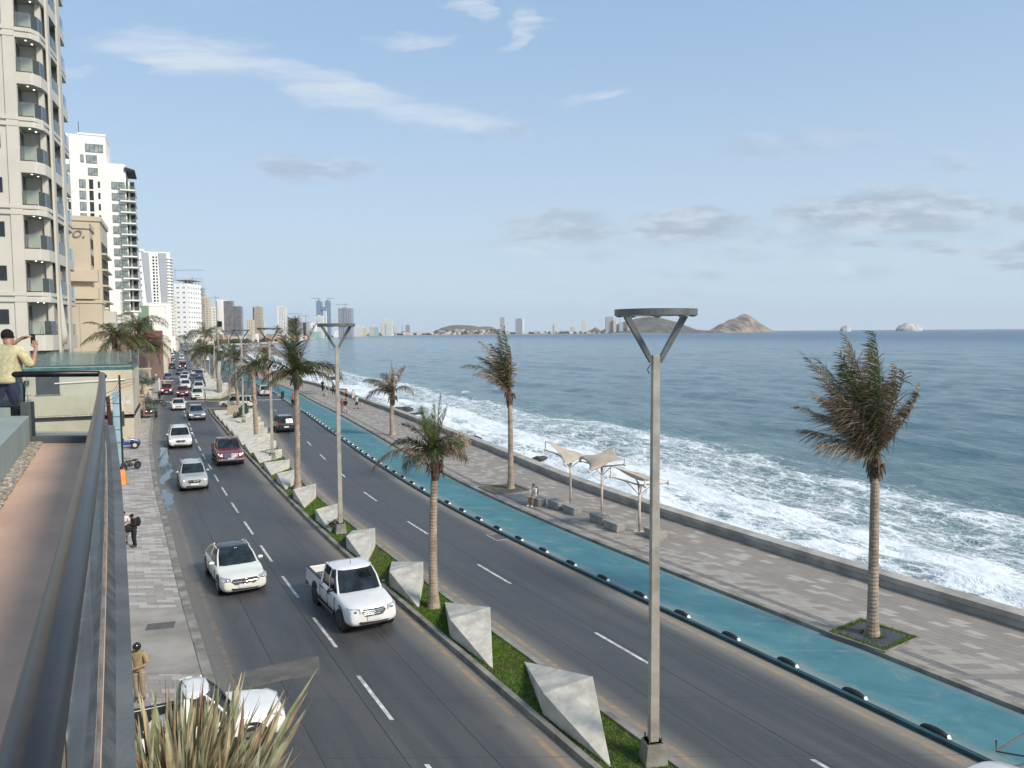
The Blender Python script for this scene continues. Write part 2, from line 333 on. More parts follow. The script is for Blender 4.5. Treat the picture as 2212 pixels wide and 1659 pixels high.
walk_m = sheet('sidewalk_pavers', None, paver_fn(.62, .31, ((.30, .265, .235), (.36, .33, .30), (.47, .44, .40)), .55, (.14, .12, .11), dirtk=.3))
ysw = [y for y in YS if y < 420]
tag(MB().strip(lambda y: fW(y) - 6, fA, ysw, .10, 4).build('sidewalk', walk_m), kind='structure')
slab_m = P('driveway_concrete', (.30, .275, .24), .9, .2, .6, .5, bscale=12)
tag(MB().strip(lambda y: fA(y) - 3.7, off(fA, -.32), [22.4, 23, 24, 25, 26, 27, 28], .108).build('driveway', slab_m), kind='structure')
tag(MB().add([G(500, 1457, .004), G(522, 1492, .004), G(610, 1470, .004), G(694, 1460, .004), G(688, 1416, .004), G(590, 1436, .004)], [(0, 1, 2, 3, 4, 5)]).build('road_patch', P('patch_concrete', (.115, .11, .10), .9, .2, 1.5, .4)), kind='structure')
cur = MB()
def curb(f, w0, w1, ys, z1, z0=-.06, mb=None):
    mb = mb or MB(); n = len(ys); vs = []
    for y in ys: x = f(y); vs += [(x + w0, y, z0), (x + w0, y, z1), (x + w1, y, z1), (x + w1, y, z0)]
    fs = [(i * 4 + k, i * 4 + k + 1, i * 4 + 5 + k, i * 4 + 4 + k) for i in range(n - 1) for k in range(3)] + [(0, 3, 2, 1), (4 * n - 4, 4 * n - 3, 4 * n - 2, 4 * n - 1)]
    return mb.add(vs, fs)
tag(curb(fA, -.3, .02, [y for y in YS if y < 420], .13).build('sidewalk_kerb', curb_m), kind='structure')
S_isl = [y for y in np.arange(-10, 104.6, 1.5)] + [104.6]; N_isl = [116.5 + 2.5 * i for i in range(36)] + [210 + 15.0 * i for i in range(50)]
for isl in (S_isl, N_isl):
    tag(curb(fB, 0, .2, isl, .16).build('median_kerb', curb_m), kind='structure'); tag(curb(fC, -.2, 0, isl, .16).build('median_kerb', curb_m), kind='structure')
    tag(MB().strip(off(fB, .2), off(fC, -.2), isl, .09).build('median_soil', P('median_soil', (.12, .10, .05), .95, .4, 1.2, .6)), kind='structure')
def nose(y, d):                                # rounded end of an island
    mid = (fB(y) + fC(y)) / 2; r = (fC(y) - fB(y)) / 2; p = [(mid + r * math.cos(a), y + d * min(r, 1.6) * math.sin(a)) for a in np.linspace(0, math.pi, 13)]
    if d < 0: p = p[::-1]
    return MB().prism(p, -.06, .155)
tag(nose(104.6, 1).build('median_kerb', curb_m), kind='structure'); tag(nose(116.5, -1).build('median_kerb', curb_m), kind='structure')
bike_m = sheet('bike_lane_paint', None, bike_fn)
tag(MB().strip(fD, fE, YS, .006, 4).build('bike_lane', bike_m), kind='structure')
teal_d = P('teal_kerb_paint', (.012, .06, .075), .5, .3, 2, .2)
tag(curb(fD, .0, .17, [y for y in YS if y < 104] , .12).build('bike_kerb', teal_d), kind='structure')
tag(curb(fD, .0, .17, [y for y in YS if 106 < y < 128], .16).build('bike_kerb', concrete), kind='structure')
tag(curb(fD, .0, .17, [y for y in YS if 129 < y < 400], .12).build('bike_kerb', teal_d), kind='structure')
prom_m = sheet('promenade_pavers', None, paver_fn(.60, .30, ((.26, .228, .198), (.30, .264, .23), (.42, .385, .34)), .82, (.13, .105, .09), (.19, .155, .13), .35, True))
prom_b = sheet('promenade_border_pavers', None, paver_fn(.40, .40, ((.33, .30, .26), (.38, .345, .30), (.24, .215, .19)), .72, (.15, .13, .11), dirtk=.25))
tact = sheet('promenade_tactile_band', None, paver_fn(.30, .30, ((.15, .145, .14), (.19, .18, .175), (.22, .21, .2)), .7, (.05, .05, .05), dirtk=.2))
tag(curb(fE, -.02, .28, [y for y in YS if y < 700], .13).build('promenade_kerb', curb_m), kind='structure')
yp = [y for y in YS if y < 700]
tag(MB().strip(off(fE, .28), off(fE, .62), yp, .125, 1).build('promenade_edge_paving', prom_b), kind='structure')
tag(MB().strip(off(fE, .62), off(fE, .98), yp, .125, 1).build('promenade_tactile_paving', tact), kind='structure')
tag(MB().strip(off(fE, .98), off(fE, 2.5), yp, .125, 2).build('promenade_border', prom_b), kind='structure')
tag(MB().strip(off(fE, 2.5), off(fF, .05), yp, .125, 4).build('promenade', prom_m), kind='structure')
# lane dashes
dash_m = P('road_paint', (.62, .60, .56), .7, .2, 3, col2=(.30, .29, .27))
db = MB()
def dash(f, y0, y1, hw=.06):
    L = [(f(y) - hw, y) for y in (y0, (y0 + y1) / 2, y1)] + [(f(y) + hw, y) for y in (y1, (y0 + y1) / 2, y0)]
    db.prism([L[5], L[4], L[3], L[2], L[1], L[0]][::-1][::-1] if False else [(L[0][0], y0), (L[5][0], y0), (L[3][0], y1), (L[2][0], y1)], .0, .005)
cl = lambda y: fB(y) - wA(y) * .455; cr = lambda y: fC(y) + wD(y) * .475
y = 19.75 - 4.75
while y < 420: 
    if not 103 < y < 118: dash(cl, y, y + 2.65)
    y += 4.77
y = 15.1
while y < 420:
    if not 104 < y < 117: dash(cr, y, y + 2.65)
    y += 7.85
tag(db.build('lane_markings', dash_m), kind='structure')
sb = MB()
for (f0, f1, y0, dy) in ((off(fA, .3), off(fB, -.4), 116.6, .9), (off(fC, .3), off(fD, -.3), 118.5, .8), (off(fA, .3), off(fB, -.2), 186, .8), (off(fC, .3), off(fE, -.3), 188, .8), (off(fA, .3), off(fB, -.2), 236, .9)):
    sb.add([(f0(y0), y0, .005), (f1(y0), y0 + 1.2, .005), (f1(y0 + dy), y0 + dy + 1.2, .005), (f0(y0 + dy), y0 + dy, .005)], [(0, 1, 2, 3)])
tag(sb.build('stop_lines', dash_m), kind='structure')
# puddle along the left kerb
pud = P('puddle_water', (.05, .052, .05), .03, .2, 1.5, spec=.9)
pb = MB()
for (pts) in ([(345, 963), (368, 972), (362, 992), (372, 1010), (372, 1022), (360, 1040), (348, 1052), (343, 1000)], [(346, 1054), (362, 1062), (378, 1072), (370, 1092), (362, 1108), (356, 1092), (350, 1075)]):
    ring = [G(*p, .006) for p in pts]
    for _ in range(3): ring = [q for i in range(len(ring)) for q in (ring[i].lerp(ring[(i + 1) % len(ring)], .25), ring[i].lerp(ring[(i + 1) % len(ring)], .75))]
    ring = [q + Vector((.10 * math.sin(i * .8) + .04 * math.sin(i * 2.3), .08 * math.sin(i * 1.1), 0)) for i, q in enumerate(ring)]
    pb.add(ring, [tuple(range(len(ring)))[::-1]])
tag(pb.build('puddle', pud), kind='structure')
tag(MB().box(-.45, .45, -.3, .3, 0, .012).build('utility_cover', P('iron_cover', (.12, .11, .10), .7, .3, 9, .4), loc=G(347, 1352, .11), rz=.3), 'rectangular metal cover in the concrete driveway slab', 'utility cover')

# drain frame on the seaward carriageway
p = G(1075, 1160, .004); e = thing('drain_cover', 'dark rectangular drain cover outlined in white beside the bike lane kerb', 'drain cover', p, head(p.y)); MB().box(-.32, .32, -.55, .55, 0, .006).build('plate', P('iron_cover', (.12, .11, .10)), e)
f_ = MB(); [f_.box(*q, 0, .008) for q in ((-.36, -.32, -.59, .59), (.32, .36, -.59, .59), (-.32, .32, -.59, -.55), (-.32, .32, .55, .59))]; f_.build('frame', dash_m, e)
# sea wall
sw = MB(); ysw = [y for y in YS if y < 900]; n = len(ysw); vs = []
prof = [(0, .1), (0, .38), (-.09, .40), (-.09, .60), (.62, .62), (.66, .5), (.66, -6)]
for y in ysw:
    x = fF(y)
    for a, z in prof: vs.append((x + a, y, z))
k = len(prof); sw.add(vs, [(i * k + j, i * k + j + 1, (i + 1) * k + j + 1, (i + 1) * k + j) for i in range(n - 1) for j in range(k - 1)])
tag(sw.build('sea_wall', P('sea_wall_concrete', (.40, .375, .33), .88, .2, .9, .5, bscale=10, col2=(.26, .245, .22))), 'long low grey concrete sea wall between the promenade and the surf', 'wall')

# sea: one sheet to the horizon, near waves in the mesh
SEA = -3.8
def ocean():
    ys = [6.0]
    while ys[-1] < 60000: ys.append(ys[-1] + max(.35, ys[-1] * .0075))
    of = [0.3]
    while of[-1] < 70000: of.append(of[-1] + max(.32, of[-1] * .016))
    ys = np.array(ys); of = np.array(of); cx = np.array([fF(min(y, 900)) - max(0, y - 900) * .43 for y in ys])
    Y, O = np.meshgrid(ys, of, indexing='ij'); X = O * 1.12 + cx[:, None]
    r = np.random.default_rng(3); Z = np.zeros_like(X)
    s_, c_ = math.sin(SR), math.cos(SR)
    U = X * c_ + (Y * s_); V = -X * s_ + Y * c_           # U: offshore, V: alongshore
    for i in range(34):
        lam = 1.6 * 1.10 ** i; a = .012 * lam ** .55; th = r.normal(0, .5); ph = r.uniform(0, 6.28)
        ku, kv = 2 * math.pi / lam * math.cos(th), 2 * math.pi / lam * math.sin(th)
        fade = np.clip(lam / (np.maximum(Y, O) * .016 + .4) - 1, 0, 1)
        Z += a * np.sin(U * ku + V * kv + ph + .8 * np.sin(V * kv * .37 + ph)) * fade
    def rd(o0, wd, h, v0=None, vw=None):
        wob = 1.2 * np.sin(V * .13 + o0) + .7 * np.sin(V * .37 + 2 * o0) + .35 * np.sin(V * .9 + o0)
        d = (O + wob - o0) / wd; g = h * np.exp(-np.where(d > 0, d * d * .45, d * d * 3))
        if v0 is not None: g = g * np.exp(-((V - v0) / vw) ** 2)
        return g
    near = rd(13, 1.5, .55) * (.6 + .4 * np.sin(V * .11)) + rd(24, 2.2, .35) * (.5 + .5 * np.sin(V * .07 + 2)) + rd(5.5, 1.0, .22)
    crest = rd(37, 1.8, .55, 166, 5) + rd(12, 1.6, .9, 108, 9) + rd(22, 1.6, .7, 205, 12) + rd(45, 1.5, .5, 170, 7) + rd(40, 1.5, .5, 240, 9)
    Z += near + crest
    me = bpy.data.meshes.new('ocean'); nv = X.size; ny, no = X.shape
    co = np.stack([X, Y, Z + SEA], -1).reshape(-1, 3).astype(np.float32)
    idx = np.arange(nv).reshape(ny, no); q = np.stack([idx[:-1, :-1], idx[:-1, 1:], idx[1:, 1:], idx[1:, :-1]], -1).reshape(-1, 4)
    me.vertices.add(nv); me.vertices.foreach_set('co', co.ravel()); me.loops.add(q.size); me.loops.foreach_set('vertex_index', q.ravel().astype(np.int32))
    me.polygons.add(len(q)); me.polygons.foreach_set('loop_start', np.arange(0, q.size, 4, dtype=np.int32)); me.polygons.foreach_set('loop_total', np.full(len(q), 4, np.int32))
    me.polygons.foreach_set('use_smooth', np.ones(len(q), bool)); me.update(); me.validate()
    a = me.attributes.new('offshore', 'FLOAT', 'POINT'); a.data.foreach_set('value', O.ravel().astype(np.float32))
    a = me.attributes.new('crest', 'FLOAT', 'POINT'); a.data.foreach_set('value', (crest + near * .5).ravel().astype(np.float32))
    o = bpy.data.objects.new('ocean', me); C.objects.link(o); tag(o, kind='structure')
    mt = bpy.data.materials.new('sea_water'); mt.use_nodes = True; t = NT(mt.node_tree)
    geo = t.n('ShaderNodeNewGeometry'); pos = geo.outputs['Position']
    rot = t.n('ShaderNodeMapping', {'Vector': pos, 'Rotation': (0, 0, -SR), 'Scale': (1, 1, 1)}).outputs[0]
    offs = t.n('ShaderNodeAttribute', attribute_name='offshore').outputs['Fac']; cr = t.n('ShaderNodeAttribute', attribute_name='crest').outputs['Fac']
    st = t.n('ShaderNodeMapping', {'Vector': rot, 'Scale': (1, .38, 1)}).outputs[0]
    st2 = t.n('ShaderNodeMapping', {'Vector': rot, 'Scale': (1, .5, 1)}).outputs[0]
    big = t.noise(st, .09, 5, .6, .4); mid = t.noise(st2, .55, 6, .62, .6); fine = t.noise(st2, 2.6, 6, .65, .5)
    # foam: lace whose density depends on how far offshore
    warp = t.m('ADD', offs, t.m('MULTIPLY', t.m('SUBTRACT', big, .5), 16.0))
    d1 = t.ramp(warp, 3.0, 8.5); d2 = t.ramp(warp, 15, 27, 1.0, 0.0); core = t.m('MULTIPLY', d1, d2)
    lace = t.m('MULTIPLY', t.ramp(warp, 24, 48, 1.0, 0.0), .58)
    dens = t.m('MAXIMUM', t.m('MULTIPLY', core, t.ramp(t.noise(st2, .14, 4, .6, 1.0), .35, .62, .55, 1.0)), lace); dens = t.m('MAXIMUM', dens, t.m('MULTIPLY', t.ramp(warp, 0, 5, 1.0, 0.0), .22))
    band = t.m('MAXIMUM', t.m('MAXIMUM', line(t, warp, 9.5, .8, 2.2), line(t, warp, 19, .5, 2.0)), t.m('MULTIPLY', line(t, warp, 31, .4, 2.0), .7)); dens = t.m('ADD', dens, t.m('MULTIPLY', band, .26))
    dens = t.m('ADD', dens, t.ramp(cr, .22, .75))
    vo = t.n('ShaderNodeTexVoronoi', {'Vector': t.n('ShaderNodeVectorMath', {0: st2, 1: t.n('ShaderNodeTexNoise', {'Vector': st2, 'Scale': 1.1, 'Detail': 4}).outputs[1]}, operation='ADD').outputs[0], 'Scale': .95, 'Randomness': 1.0}, feature='DISTANCE_TO_EDGE').outputs[0]
    vo2 = t.n('ShaderNodeTexVoronoi', {'Vector': t.n('ShaderNodeVectorMath', {0: st2, 1: t.n('ShaderNodeTexNoise', {'Vector': st2, 'Scale': 2.5, 'Detail': 4}).outputs[1]}, operation='ADD').outputs[0], 'Scale': 3.1, 'Randomness': 1.0}, feature='DISTANCE_TO_EDGE').outputs[0]
    web = t.m('MAXIMUM', t.ramp(vo, 0.0, .16, 1.0, 0.0), t.m('MULTIPLY', t.ramp(vo2, 0.0, .2, 1.0, 0.0), .8))
    fb = t.m('ADD', t.m('MULTIPLY', web, .27), t.m('MULTIPLY', mid, .98)); fb = t.m('ADD', fb, t.m('MULTIPLY', fine, .35))
    foam = t.ramp(t.m('ADD', fb, t.m('MULTIPLY', dens, 1.05)), 1.15, 1.66)
    foam = t.m('MULTIPLY', foam, t.ramp(dens, 0.02, .2))
    cap = t.m('MULTIPLY', t.ramp(t.m('ADD', t.noise(st, .35, 6, .7, 1.0), t.m('MULTIPLY', fine, .2)), .80, .86), t.ramp(offs, 400, 900, 1.0, 0.0)); foam = t.m('MAXIMUM', foam, t.m('MULTIPLY', cap, .8))
    shal = t.ramp(warp, 5, 75, 1.0, 0.0); far = t.ramp(offs, 60, 1500)
    wc = t.mix(shal, (.066, .14, .17), (.135, .22, .215)); wc = t.mix(far, wc, (.042, .112, .172))
    wc = t.mix(t.m('MULTIPLY', t.ramp(big, .35, .7), .4), wc, (.034, .088, .122))
    col = t.mix(foam, wc, (.74, .78, .79))
    hh = t.m('ADD', t.m('MULTIPLY', mid, .62), t.m('MULTIPLY', fine, .14)); hh = t.m('ADD', hh, t.m('MULTIPLY', foam, .12))
    hh = t.m('ADD', hh, t.m('MULTIPLY', t.noise(st, .16, 4, .6), 1.5))
    nm = t.n('ShaderNodeBump', {'Strength': .8, 'Distance': 1.0, 'Height': hh})
    ro = t.m('MAXIMUM', t.m('MULTIPLY', foam, .8), t.ramp(offs, 0, 1200, .10, .32))
    pr = t.n('ShaderNodeBsdfPrincipled', {'Base Color': col, 'Roughness': ro, 'Normal': nm, 'Specular IOR Level': .45, 'IOR': 1.33})
    t.n('ShaderNodeOutputMaterial', {0: pr}); me.materials.append(mt)
ocean()

# ------------------------------------------------------------ median: concrete wedges, grass
wk = 0
def wedge(y0, i, south=True):
    # back corner on the right kerb, left face along the left kerb, long tip towards the camera
    s_ = (1 if south else 1)
    B = (fC(y0) - .42, y0, .09); FLx = fB(y0 - 3.4) + .33; FL = (FLx, y0 - 3.4); FR = (fC(y0 - 3.1) - .3, y0 - 3.1)
    T = (fB(y0 - 5.9) + .45, y0 - 5.9, .09)
    hl = .62 if y0 < 60 else .5; hr = .92 if y0 < 60 else .7
    vs = [B, (FL[0], FL[1], .09), (FL[0], FL[1], .09 + hl), (FR[0], FR[1], .09 + hr), (FR[0], FR[1], .09), T]
    c = Vector((FL[0], FL[1], 0)); vs = [tuple(Vector(v) - c) for v in vs]
    mb = MB().add(vs, [(0, 2, 3), (2, 5, 3), (1, 5, 2), (0, 1, 2), (0, 3, 4), (3, 5, 4), (0, 4, 5, 1)])
    o = mb.build('concrete_wedge', wedge_m, bevel=.015, loc=c)
    tag(o, f'pale faceted concrete wedge in the grass median, {nth(i)} counting away from the camera', 'concrete block', 'faceted concrete wedges along the median')
yk = 23.17; k = 0
for yk in [23.17, 28.46, 33.66, 39.13, 44.6, 50.1, 55.5, 60.7, 65.9, 71.0, 76.0, 81.0, 86.0, 91.0, 96.0, 100.8, 134, 140.5, 147, 154, 161, 168, 176, 185, 195, 206, 218, 232]:
    wedge(yk, k); k += 1
# big sloping slab at the north island's tip
cN = Vector((fB(123) + .4, 119.5, 0))
tag(MB().add([(0, 0, .09), (3.4, 1, .09), (3.4, 1, .35), (1.9, 9.5, 2.0), (-4.2, 9.5, 1.2), (-4.2, 9.5, .09), (1.9, 9.5, .09), (0, 0, .25)], [(7, 2, 3, 4), (0, 1, 2, 7), (1, 6, 3, 2), (6, 5, 4, 3), (5, 0, 7, 4)]).build('concrete_slab', wedge_m, loc=cN + Vector((-.6, 1, 0))),
    'broad sloping pale concrete slab at the near tip of the far median island', 'concrete block')
# grass: blades scattered on the median soil
gr = bpy.data.materials.new('grass_blades'); gr.use_nodes = True; t = NT(gr.node_tree)
oc = t.n('ShaderNodeNewGeometry').outputs['Position']; nz = t.noise(oc, .55, 4, .6); nf = t.noise(oc, 7, 3, .6)
c_ = t.mix(t.ramp(nf, .3, .7), (.065, .145, .02), (.15, .27, .04)); c_ = t.mix(t.ramp(nz, .52, .75), c_, (.22, .17, .085))
a_ = t.n('ShaderNodeBsdfDiffuse', {0: c_}); b_ = t.n('ShaderNodeBsdfTranslucent', {0: c_}); t.n('ShaderNodeOutputMaterial', {0: t.n('ShaderNodeMixShader', {0: .3, 1: a_, 2: b_})})
def grass(name, pts, hgt, wid):
    n = len(pts); p = np.asarray(pts); r = np.random.default_rng(5)
    th = r.uniform(0, 6.28, n); h = hgt * r.uniform(.5, 1.2, n); ln = r.normal(0, .45, (n, 2)) * h[:, None]
    d = np.stack([np.cos(th), np.sin(th)], -1) * (wid[:, None] if hasattr(wid, '__len__') else wid)
    z0 = p[:, 2]; v = np.zeros((n, 3, 3)); v[:, 0, :2] = p[:, :2] - d; v[:, 1, :2] = p[:, :2] + d; v[:, 0, 2] = v[:, 1, 2] = z0; v[:, 2, :2] = p[:, :2] + ln; v[:, 2, 2] = z0 + h
    me = bpy.data.meshes.new(name); me.vertices.add(3 * n); me.vertices.foreach_set('co', v.ravel()); me.loops.add(3 * n); me.loops.foreach_set('vertex_index', np.arange(3 * n))
    me.polygons.add(n); me.polygons.foreach_set('loop_start', np.arange(0, 3 * n, 3)); me.polygons.foreach_set('loop_total', np.full(n, 3)); me.update()
    me.materials.append(gr); o = bpy.data.objects.new(name, me); C.objects.link(o); return tag(o, kind='stuff')
gp = []; gw = []
for y0, y1, dn in ((13, 30, 1900), (30, 48, 850), (48, 75, 350), (75, 104, 120), (117, 150, 70)):
    n = int(dn * (y1 - y0)); ys = rng.uniform(y0, y1, n); u = rng.uniform(0, 1, n)
    for a, b in zip(ys, u):
        l, r_ = fB(a) + .22, fC(a) - .22; gp.append((l + (r_ - l) * b, a, .085)); gw.append(.006 + a * .00035)
tag(grass('median_grass', gp, .075, np.array(gw)), 'short green lawn grass with worn brown spots between the wedges', 'grass')

# ------------------------------------------------------------ bike lane separators
sp = None
ys_sep = []; yv = 18.9
while yv < 101: ys_sep.append(yv); yv += 2.06
for yv in [131 + 3.0 * i for i in range(14)]: ys_sep.append(yv)
dome = MB(); n = 14
for j in range(9):
    a = j / 8 * math.pi / 2
    for i in range(n):
        th = 2 * math.pi * i / n; dome.v.append((.12 * math.cos(a) ** .8 * math.cos(th), .40 * math.cos(a) ** .7 * math.sin(th), .17 * math.sin(a)))
dome.f = [(j * n + i, j * n + (i + 1) % n, (j + 1) * n + (i + 1) % n, (j + 1) * n + i) for j in range(8) for i in range(n)]; dome.m = [0] * len(dome.f)
refl = MB().add([(-.085, -.40, .012), (.085, -.40, .012), (.055, -.355, .112), (-.055, -.355, .112), (0, -.435, .05)], [(0, 1, 4), (1, 2, 4), (2, 3, 4), (3, 0, 4)])
for i, yv in enumerate(ys_sep):
    e = thing('lane_separator', f'black domed bike lane separator with white end, {nth(i)} counting from the right edge', 'separator', (fD(yv) + .38, yv, .008), head(yv) + math.pi, 'rubber bike lane separators')
    if sp is None:
        sp = dome.build('dome', rubber, e, smooth=True); sp2 = refl.build('reflector', P('reflector_white', (.75, .75, .72), .3, .05, 9), e)
    else: clone(sp, e); clone(sp2, e)

# ------------------------------------------------------------ street lamps
def sqtube(mb, p, q, a, b, mi=0):
    p, q = Vector(p), Vector(q)
    r = lambda c, h: [(c.x - h, c.y - h, c.z), (c.x + h, c.y - h, c.z), (c.x + h, c.y + h, c.z), (c.x - h, c.y + h, c.z)]
    return mb.hull(r(p, a), r(q, b), mi)
def lamp_parts(e):
    MB().hull([(-.28, -.28, .05), (.28, -.28, .05), (.28, .28, .05), (-.28, .28, .05)], [(-.22, -.22, .55), (.22, -.22, .55), (.22, .22, .55), (-.22, .22, .55)]).build('footing', curb_m, e, bevel=.02)
    sqtube(MB(), (0, 0, .57), (0, 0, 9.62), .110, .082).build('pole', pole_m, e, bevel=.012)
    b = MB().box(-.18, .18, -.18, .18, .552, .575)
    for x in (-.15, .15):
        for y in (-.15, .15): b.cyl((x, y, .575), (x, y, .70), .018, 6)
        b.build('base_plate', P('rusty_plate', (.16, .11, .08), .7, .3, 9), e)
    for s in (-1, 1):
        a = MB(); y0 = .06; a.hull([(s * .02, -y0, 9.45), (s * .14, -y0, 9.45), (s * .14, y0, 9.45), (s * .02, y0, 9.45)][::s], [(s * .60, -y0, 10.50), (s * .76, -y0, 10.50), (s * .76, y0, 10.50), (s * .60, y0, 10.50)][::s])
        a.build('arm', ring_m, e, bevel=.008)
    n = 40; r = MB()
    for k in range(n):
        t_ = 2 * math.pi * k / n; c, s = math.cos(t_), math.sin(t_)
        for rr, z in ((.70, 10.52), (.93, 10.52), (.93, 10.66), (.70, 10.66)): r.v.append((rr * c, rr * s, z))
    r.f = [(k * 4 + j, ((k + 1) % n) * 4 + j, ((k + 1) % n) * 4 + (j + 1) % 4, k * 4 + (j + 1) % 4) for k in range(n) for j in range(4)]; r.m = [0] * len(r.f)
    ro = r.build('ring', ring_m, e)
    l = MB()
    for k in range(8):
        t_ = 2 * math.pi * (k + .5) / 8; l.ell((.815 * math.cos(t_), .815 * math.sin(t_), 10.52), (.10, .10, .04), 10, 0, 4)
    l.build('lamp_lens', P('lens_grey', (.25, .25, .25), .3, .1, 9), ro, smooth=True)
    MB().tube([(-.12, -.02, 9.42), (-.2, -.03, 9.3), (-.15, -.02, 9.2)], .012, 5).build('cable', black, e)
lamps = [G(1411, 1648, .05), G(736, 1153, .05), G(588.8, 994, .05), G(526.7, 919, .05), G(498.3, 880, .05), G(465, 829), G(453, 814), G(438.7, 797)]
for i in range(9): yl = 262 + 30 * i; lamps.append(Vector(((fB(yl) + fC(yl)) / 2, yl, .05)))
L0 = None
for i, p in enumerate(lamps):
    e = thing('street_lamp', ('tall grey ring-headed street lamp, ' + (['the nearest one, in front of the sea', 'second nearest, right of the large green palm'][i] if i < 2 else nth(i) + ' nearest in the median row')), 'street lamp', (p.x, p.y, .04), SR * .4 + (0 if i == 0 else .2), 'ring lamps along the median')
    if L0 is None: lamp_parts(e); L0 = e
    else:
        for ch in L0.children: clone(ch, e)
def tallpole():
    p = G(474.4, 859); e = thing('utility_pole', 'thick grey steel pole rising far above the lamps at the tip of the far island', 'pole', (p.x, p.y, 0))
    MB().tube([(0, 0, 0), (0, 0, 6)], [.42, .36], 12).build('lower_tube', pole_m, e, smooth=True); MB().tube([(0, 0, 6), (0, 0, 15.5)], [.2, .12], 10).build('upper_tube', pole_m, e, smooth=True)
    MB().box(.1, .7, -.2, .2, 11.4, 12.3).build('junction_box', black, e)
tallpole()

# ------------------------------------------------------------ palms
lf = bpy.data.materials.new('palm_leaf'); lf.use_nodes = True; t = NT(lf.node_tree)
at_ = t.n('ShaderNodeAttribute', attribute_name='leaf').outputs['Color']
a_ = t.n('ShaderNodeBsdfPrincipled', {'Base Color': at_, 'Roughness': .45, 'Specular IOR Level': .4}); b_ = t.n('ShaderNodeBsdfTranslucent', {0: at_})
t.n('ShaderNodeOutputMaterial', {0: t.n('ShaderNodeMixShader', {0: .22, 1: a_, 2: b_})})
GREEN = [(.035, .060, .016), (.055, .09, .022), (.045, .07, .03)]; LIME = [(.12, .19, .03), (.16, .22, .04), (.08, .14, .025)]
DRY = [(.15, .105, .065), (.24, .175, .11), (.085, .065, .045), (.32, .25, .17)]; SILV = [(.20, .23, .20), (.27, .29, .25), (.14, .17, .15)]
def trunk(e, p, q, r0, r1, seed=0, curve_=.0, nr=46):
    rr = random.Random(seed); p, q = Vector(p), Vector(q); L = (q - p).length; pts = []; rad = []
    side = Vector((rr.uniform(-1, 1), rr.uniform(-1, 1), 0)).normalized() * curve_
    for i in range(nr + 1):
        t_ = i / nr; c = p.lerp(q, t_) + side * math.sin(t_ * math.pi); base = 1 + .45 * max(0, 1 - t_ * L / .9) ** 2
        r = (r0 + (r1 - r0) * t_) * base; pts += [c, c + (q - p) / nr * .55]; rad += [r * 1.05, r * .965]
    rad = rad[:-1]; pts = pts[:-1]
    MB().tube(pts, rad, 14).build('trunk', bark, e, smooth=False)
def crown(e, top, fr, seed=0, wind=(0, 0, 0), name='crown', npair=44, wl=1.0, mess=.15):
    """fr: (direction, length, droop, palette, leaflet length, hang)"""
    rr = random.Random(seed); V = []; Fc = []; Cc = []
    wind = Vector(wind); top = Vector(top)
    def col(pal): c = rr.choice(pal); k = rr.uniform(.75, 1.3); return (c[0] * k, c[1] * k, c[2] * k, 1)
    for (d, L, droop, pal, ll, hang) in fr:
        d = Vector(d).normalized(); p = top.copy(); n = npair; step = L / n
        side0 = d.cross(Vector((0, 0, 1)));
        if side0.length < .2: side0 = Vector((rr.uniform(-1, 1), rr.uniform(-1, 1), 0)).cross(d)
        side0.normalize(); tw = rr.uniform(-.9, .9); spine = []
        for i in range(n + 1):
            spine.append((p.copy(), d.copy())); p = p + d * step
            d = (d + (Vector((0, 0, -1)) * droop * (.35 + 1.4 * i / n) + wind * .5 * (i / n)) / n * 1.6).normalized()
        # rachis
        cr_ = col([(.19, .17, .05)] if pal is not DRY else DRY)
        b = len(V)
        for i in range(0, n + 1, 4):
            q, dd = spine[min(i, n)]; s = side0; up = s.cross(dd); r = .028 * (1 - .85 * i / n) * wl
            V.extend([q + s * r, q - s * r, q + up * r * 1.3])
        m_ = n // 4
        for i in range(m_):
            a = b + i * 3
            for (u_, v_) in ((0, 1), (1, 2), (2, 0)): Fc.append((a + u_, a + v_, a + 3 + v_, a + 3 + u_)); Cc.append(cr_)
        for i in range(3, n + 1):
            t_ = i / n; q, dd = spine[i]; up = side0.cross(dd).normalized()
            prof = (math.sin(math.pi * min(1, t_ * .93 + .07)) ** .55) if t_ < .97 else .45
            for sgn in (-1, 1):
                if rr.random() < .06: continue
                l = ll * prof * rr.uniform(.75, 1.12)
                sd_ = (side0 * math.cos(tw) + up * math.sin(tw)) * sgn
                ld = (sd_ * 1.0 + dd * (.55 + .5 * t_) + up * .25 + wind * 1.1 + Vector((rr.gauss(0, mess), rr.gauss(0, mess), rr.gauss(0, mess) - hang))).normalized()
                w_ = .016 * wl * rr.uniform(.7, 1.3); wv = dd * w_
                md = q + ld * l * .5 + Vector((0, 0, .03 * l)); ed = q + ld * l + Vector((0, 0, -hang * .45 * l)) + wind * .22 * l
                b = len(V); V.extend([q - wv, q + wv, md + wv * .9, md - wv * .9, ed]); c1 = col(pal)
                tip = tuple(x * .5 + y_ * .5 for x, y_ in zip(c1, (.16, .115, .07, 1))) if pal is not SILV else c1
                Fc.append((b, b + 1, b + 2, b + 3)); Cc.append(c1); Fc.append((b + 3, b + 2, b + 4)); Cc.append(tip)
    me = bpy.data.meshes.new(name); me.from_pydata([tuple(v) for v in V], [], Fc); me.update(); me.materials.append(lf)
    a = me.color_attributes.new('leaf', 'FLOAT_COLOR', 'CORNER'); buf = np.concatenate([np.tile(c, (len(f), 1)) for f, c in zip(Fc, Cc)]).astype(np.float32); a.data.foreach_set('color', buf.ravel())
    o = bpy.data.objects.new(name, me); C.objects.link(o); o.parent = e; return o
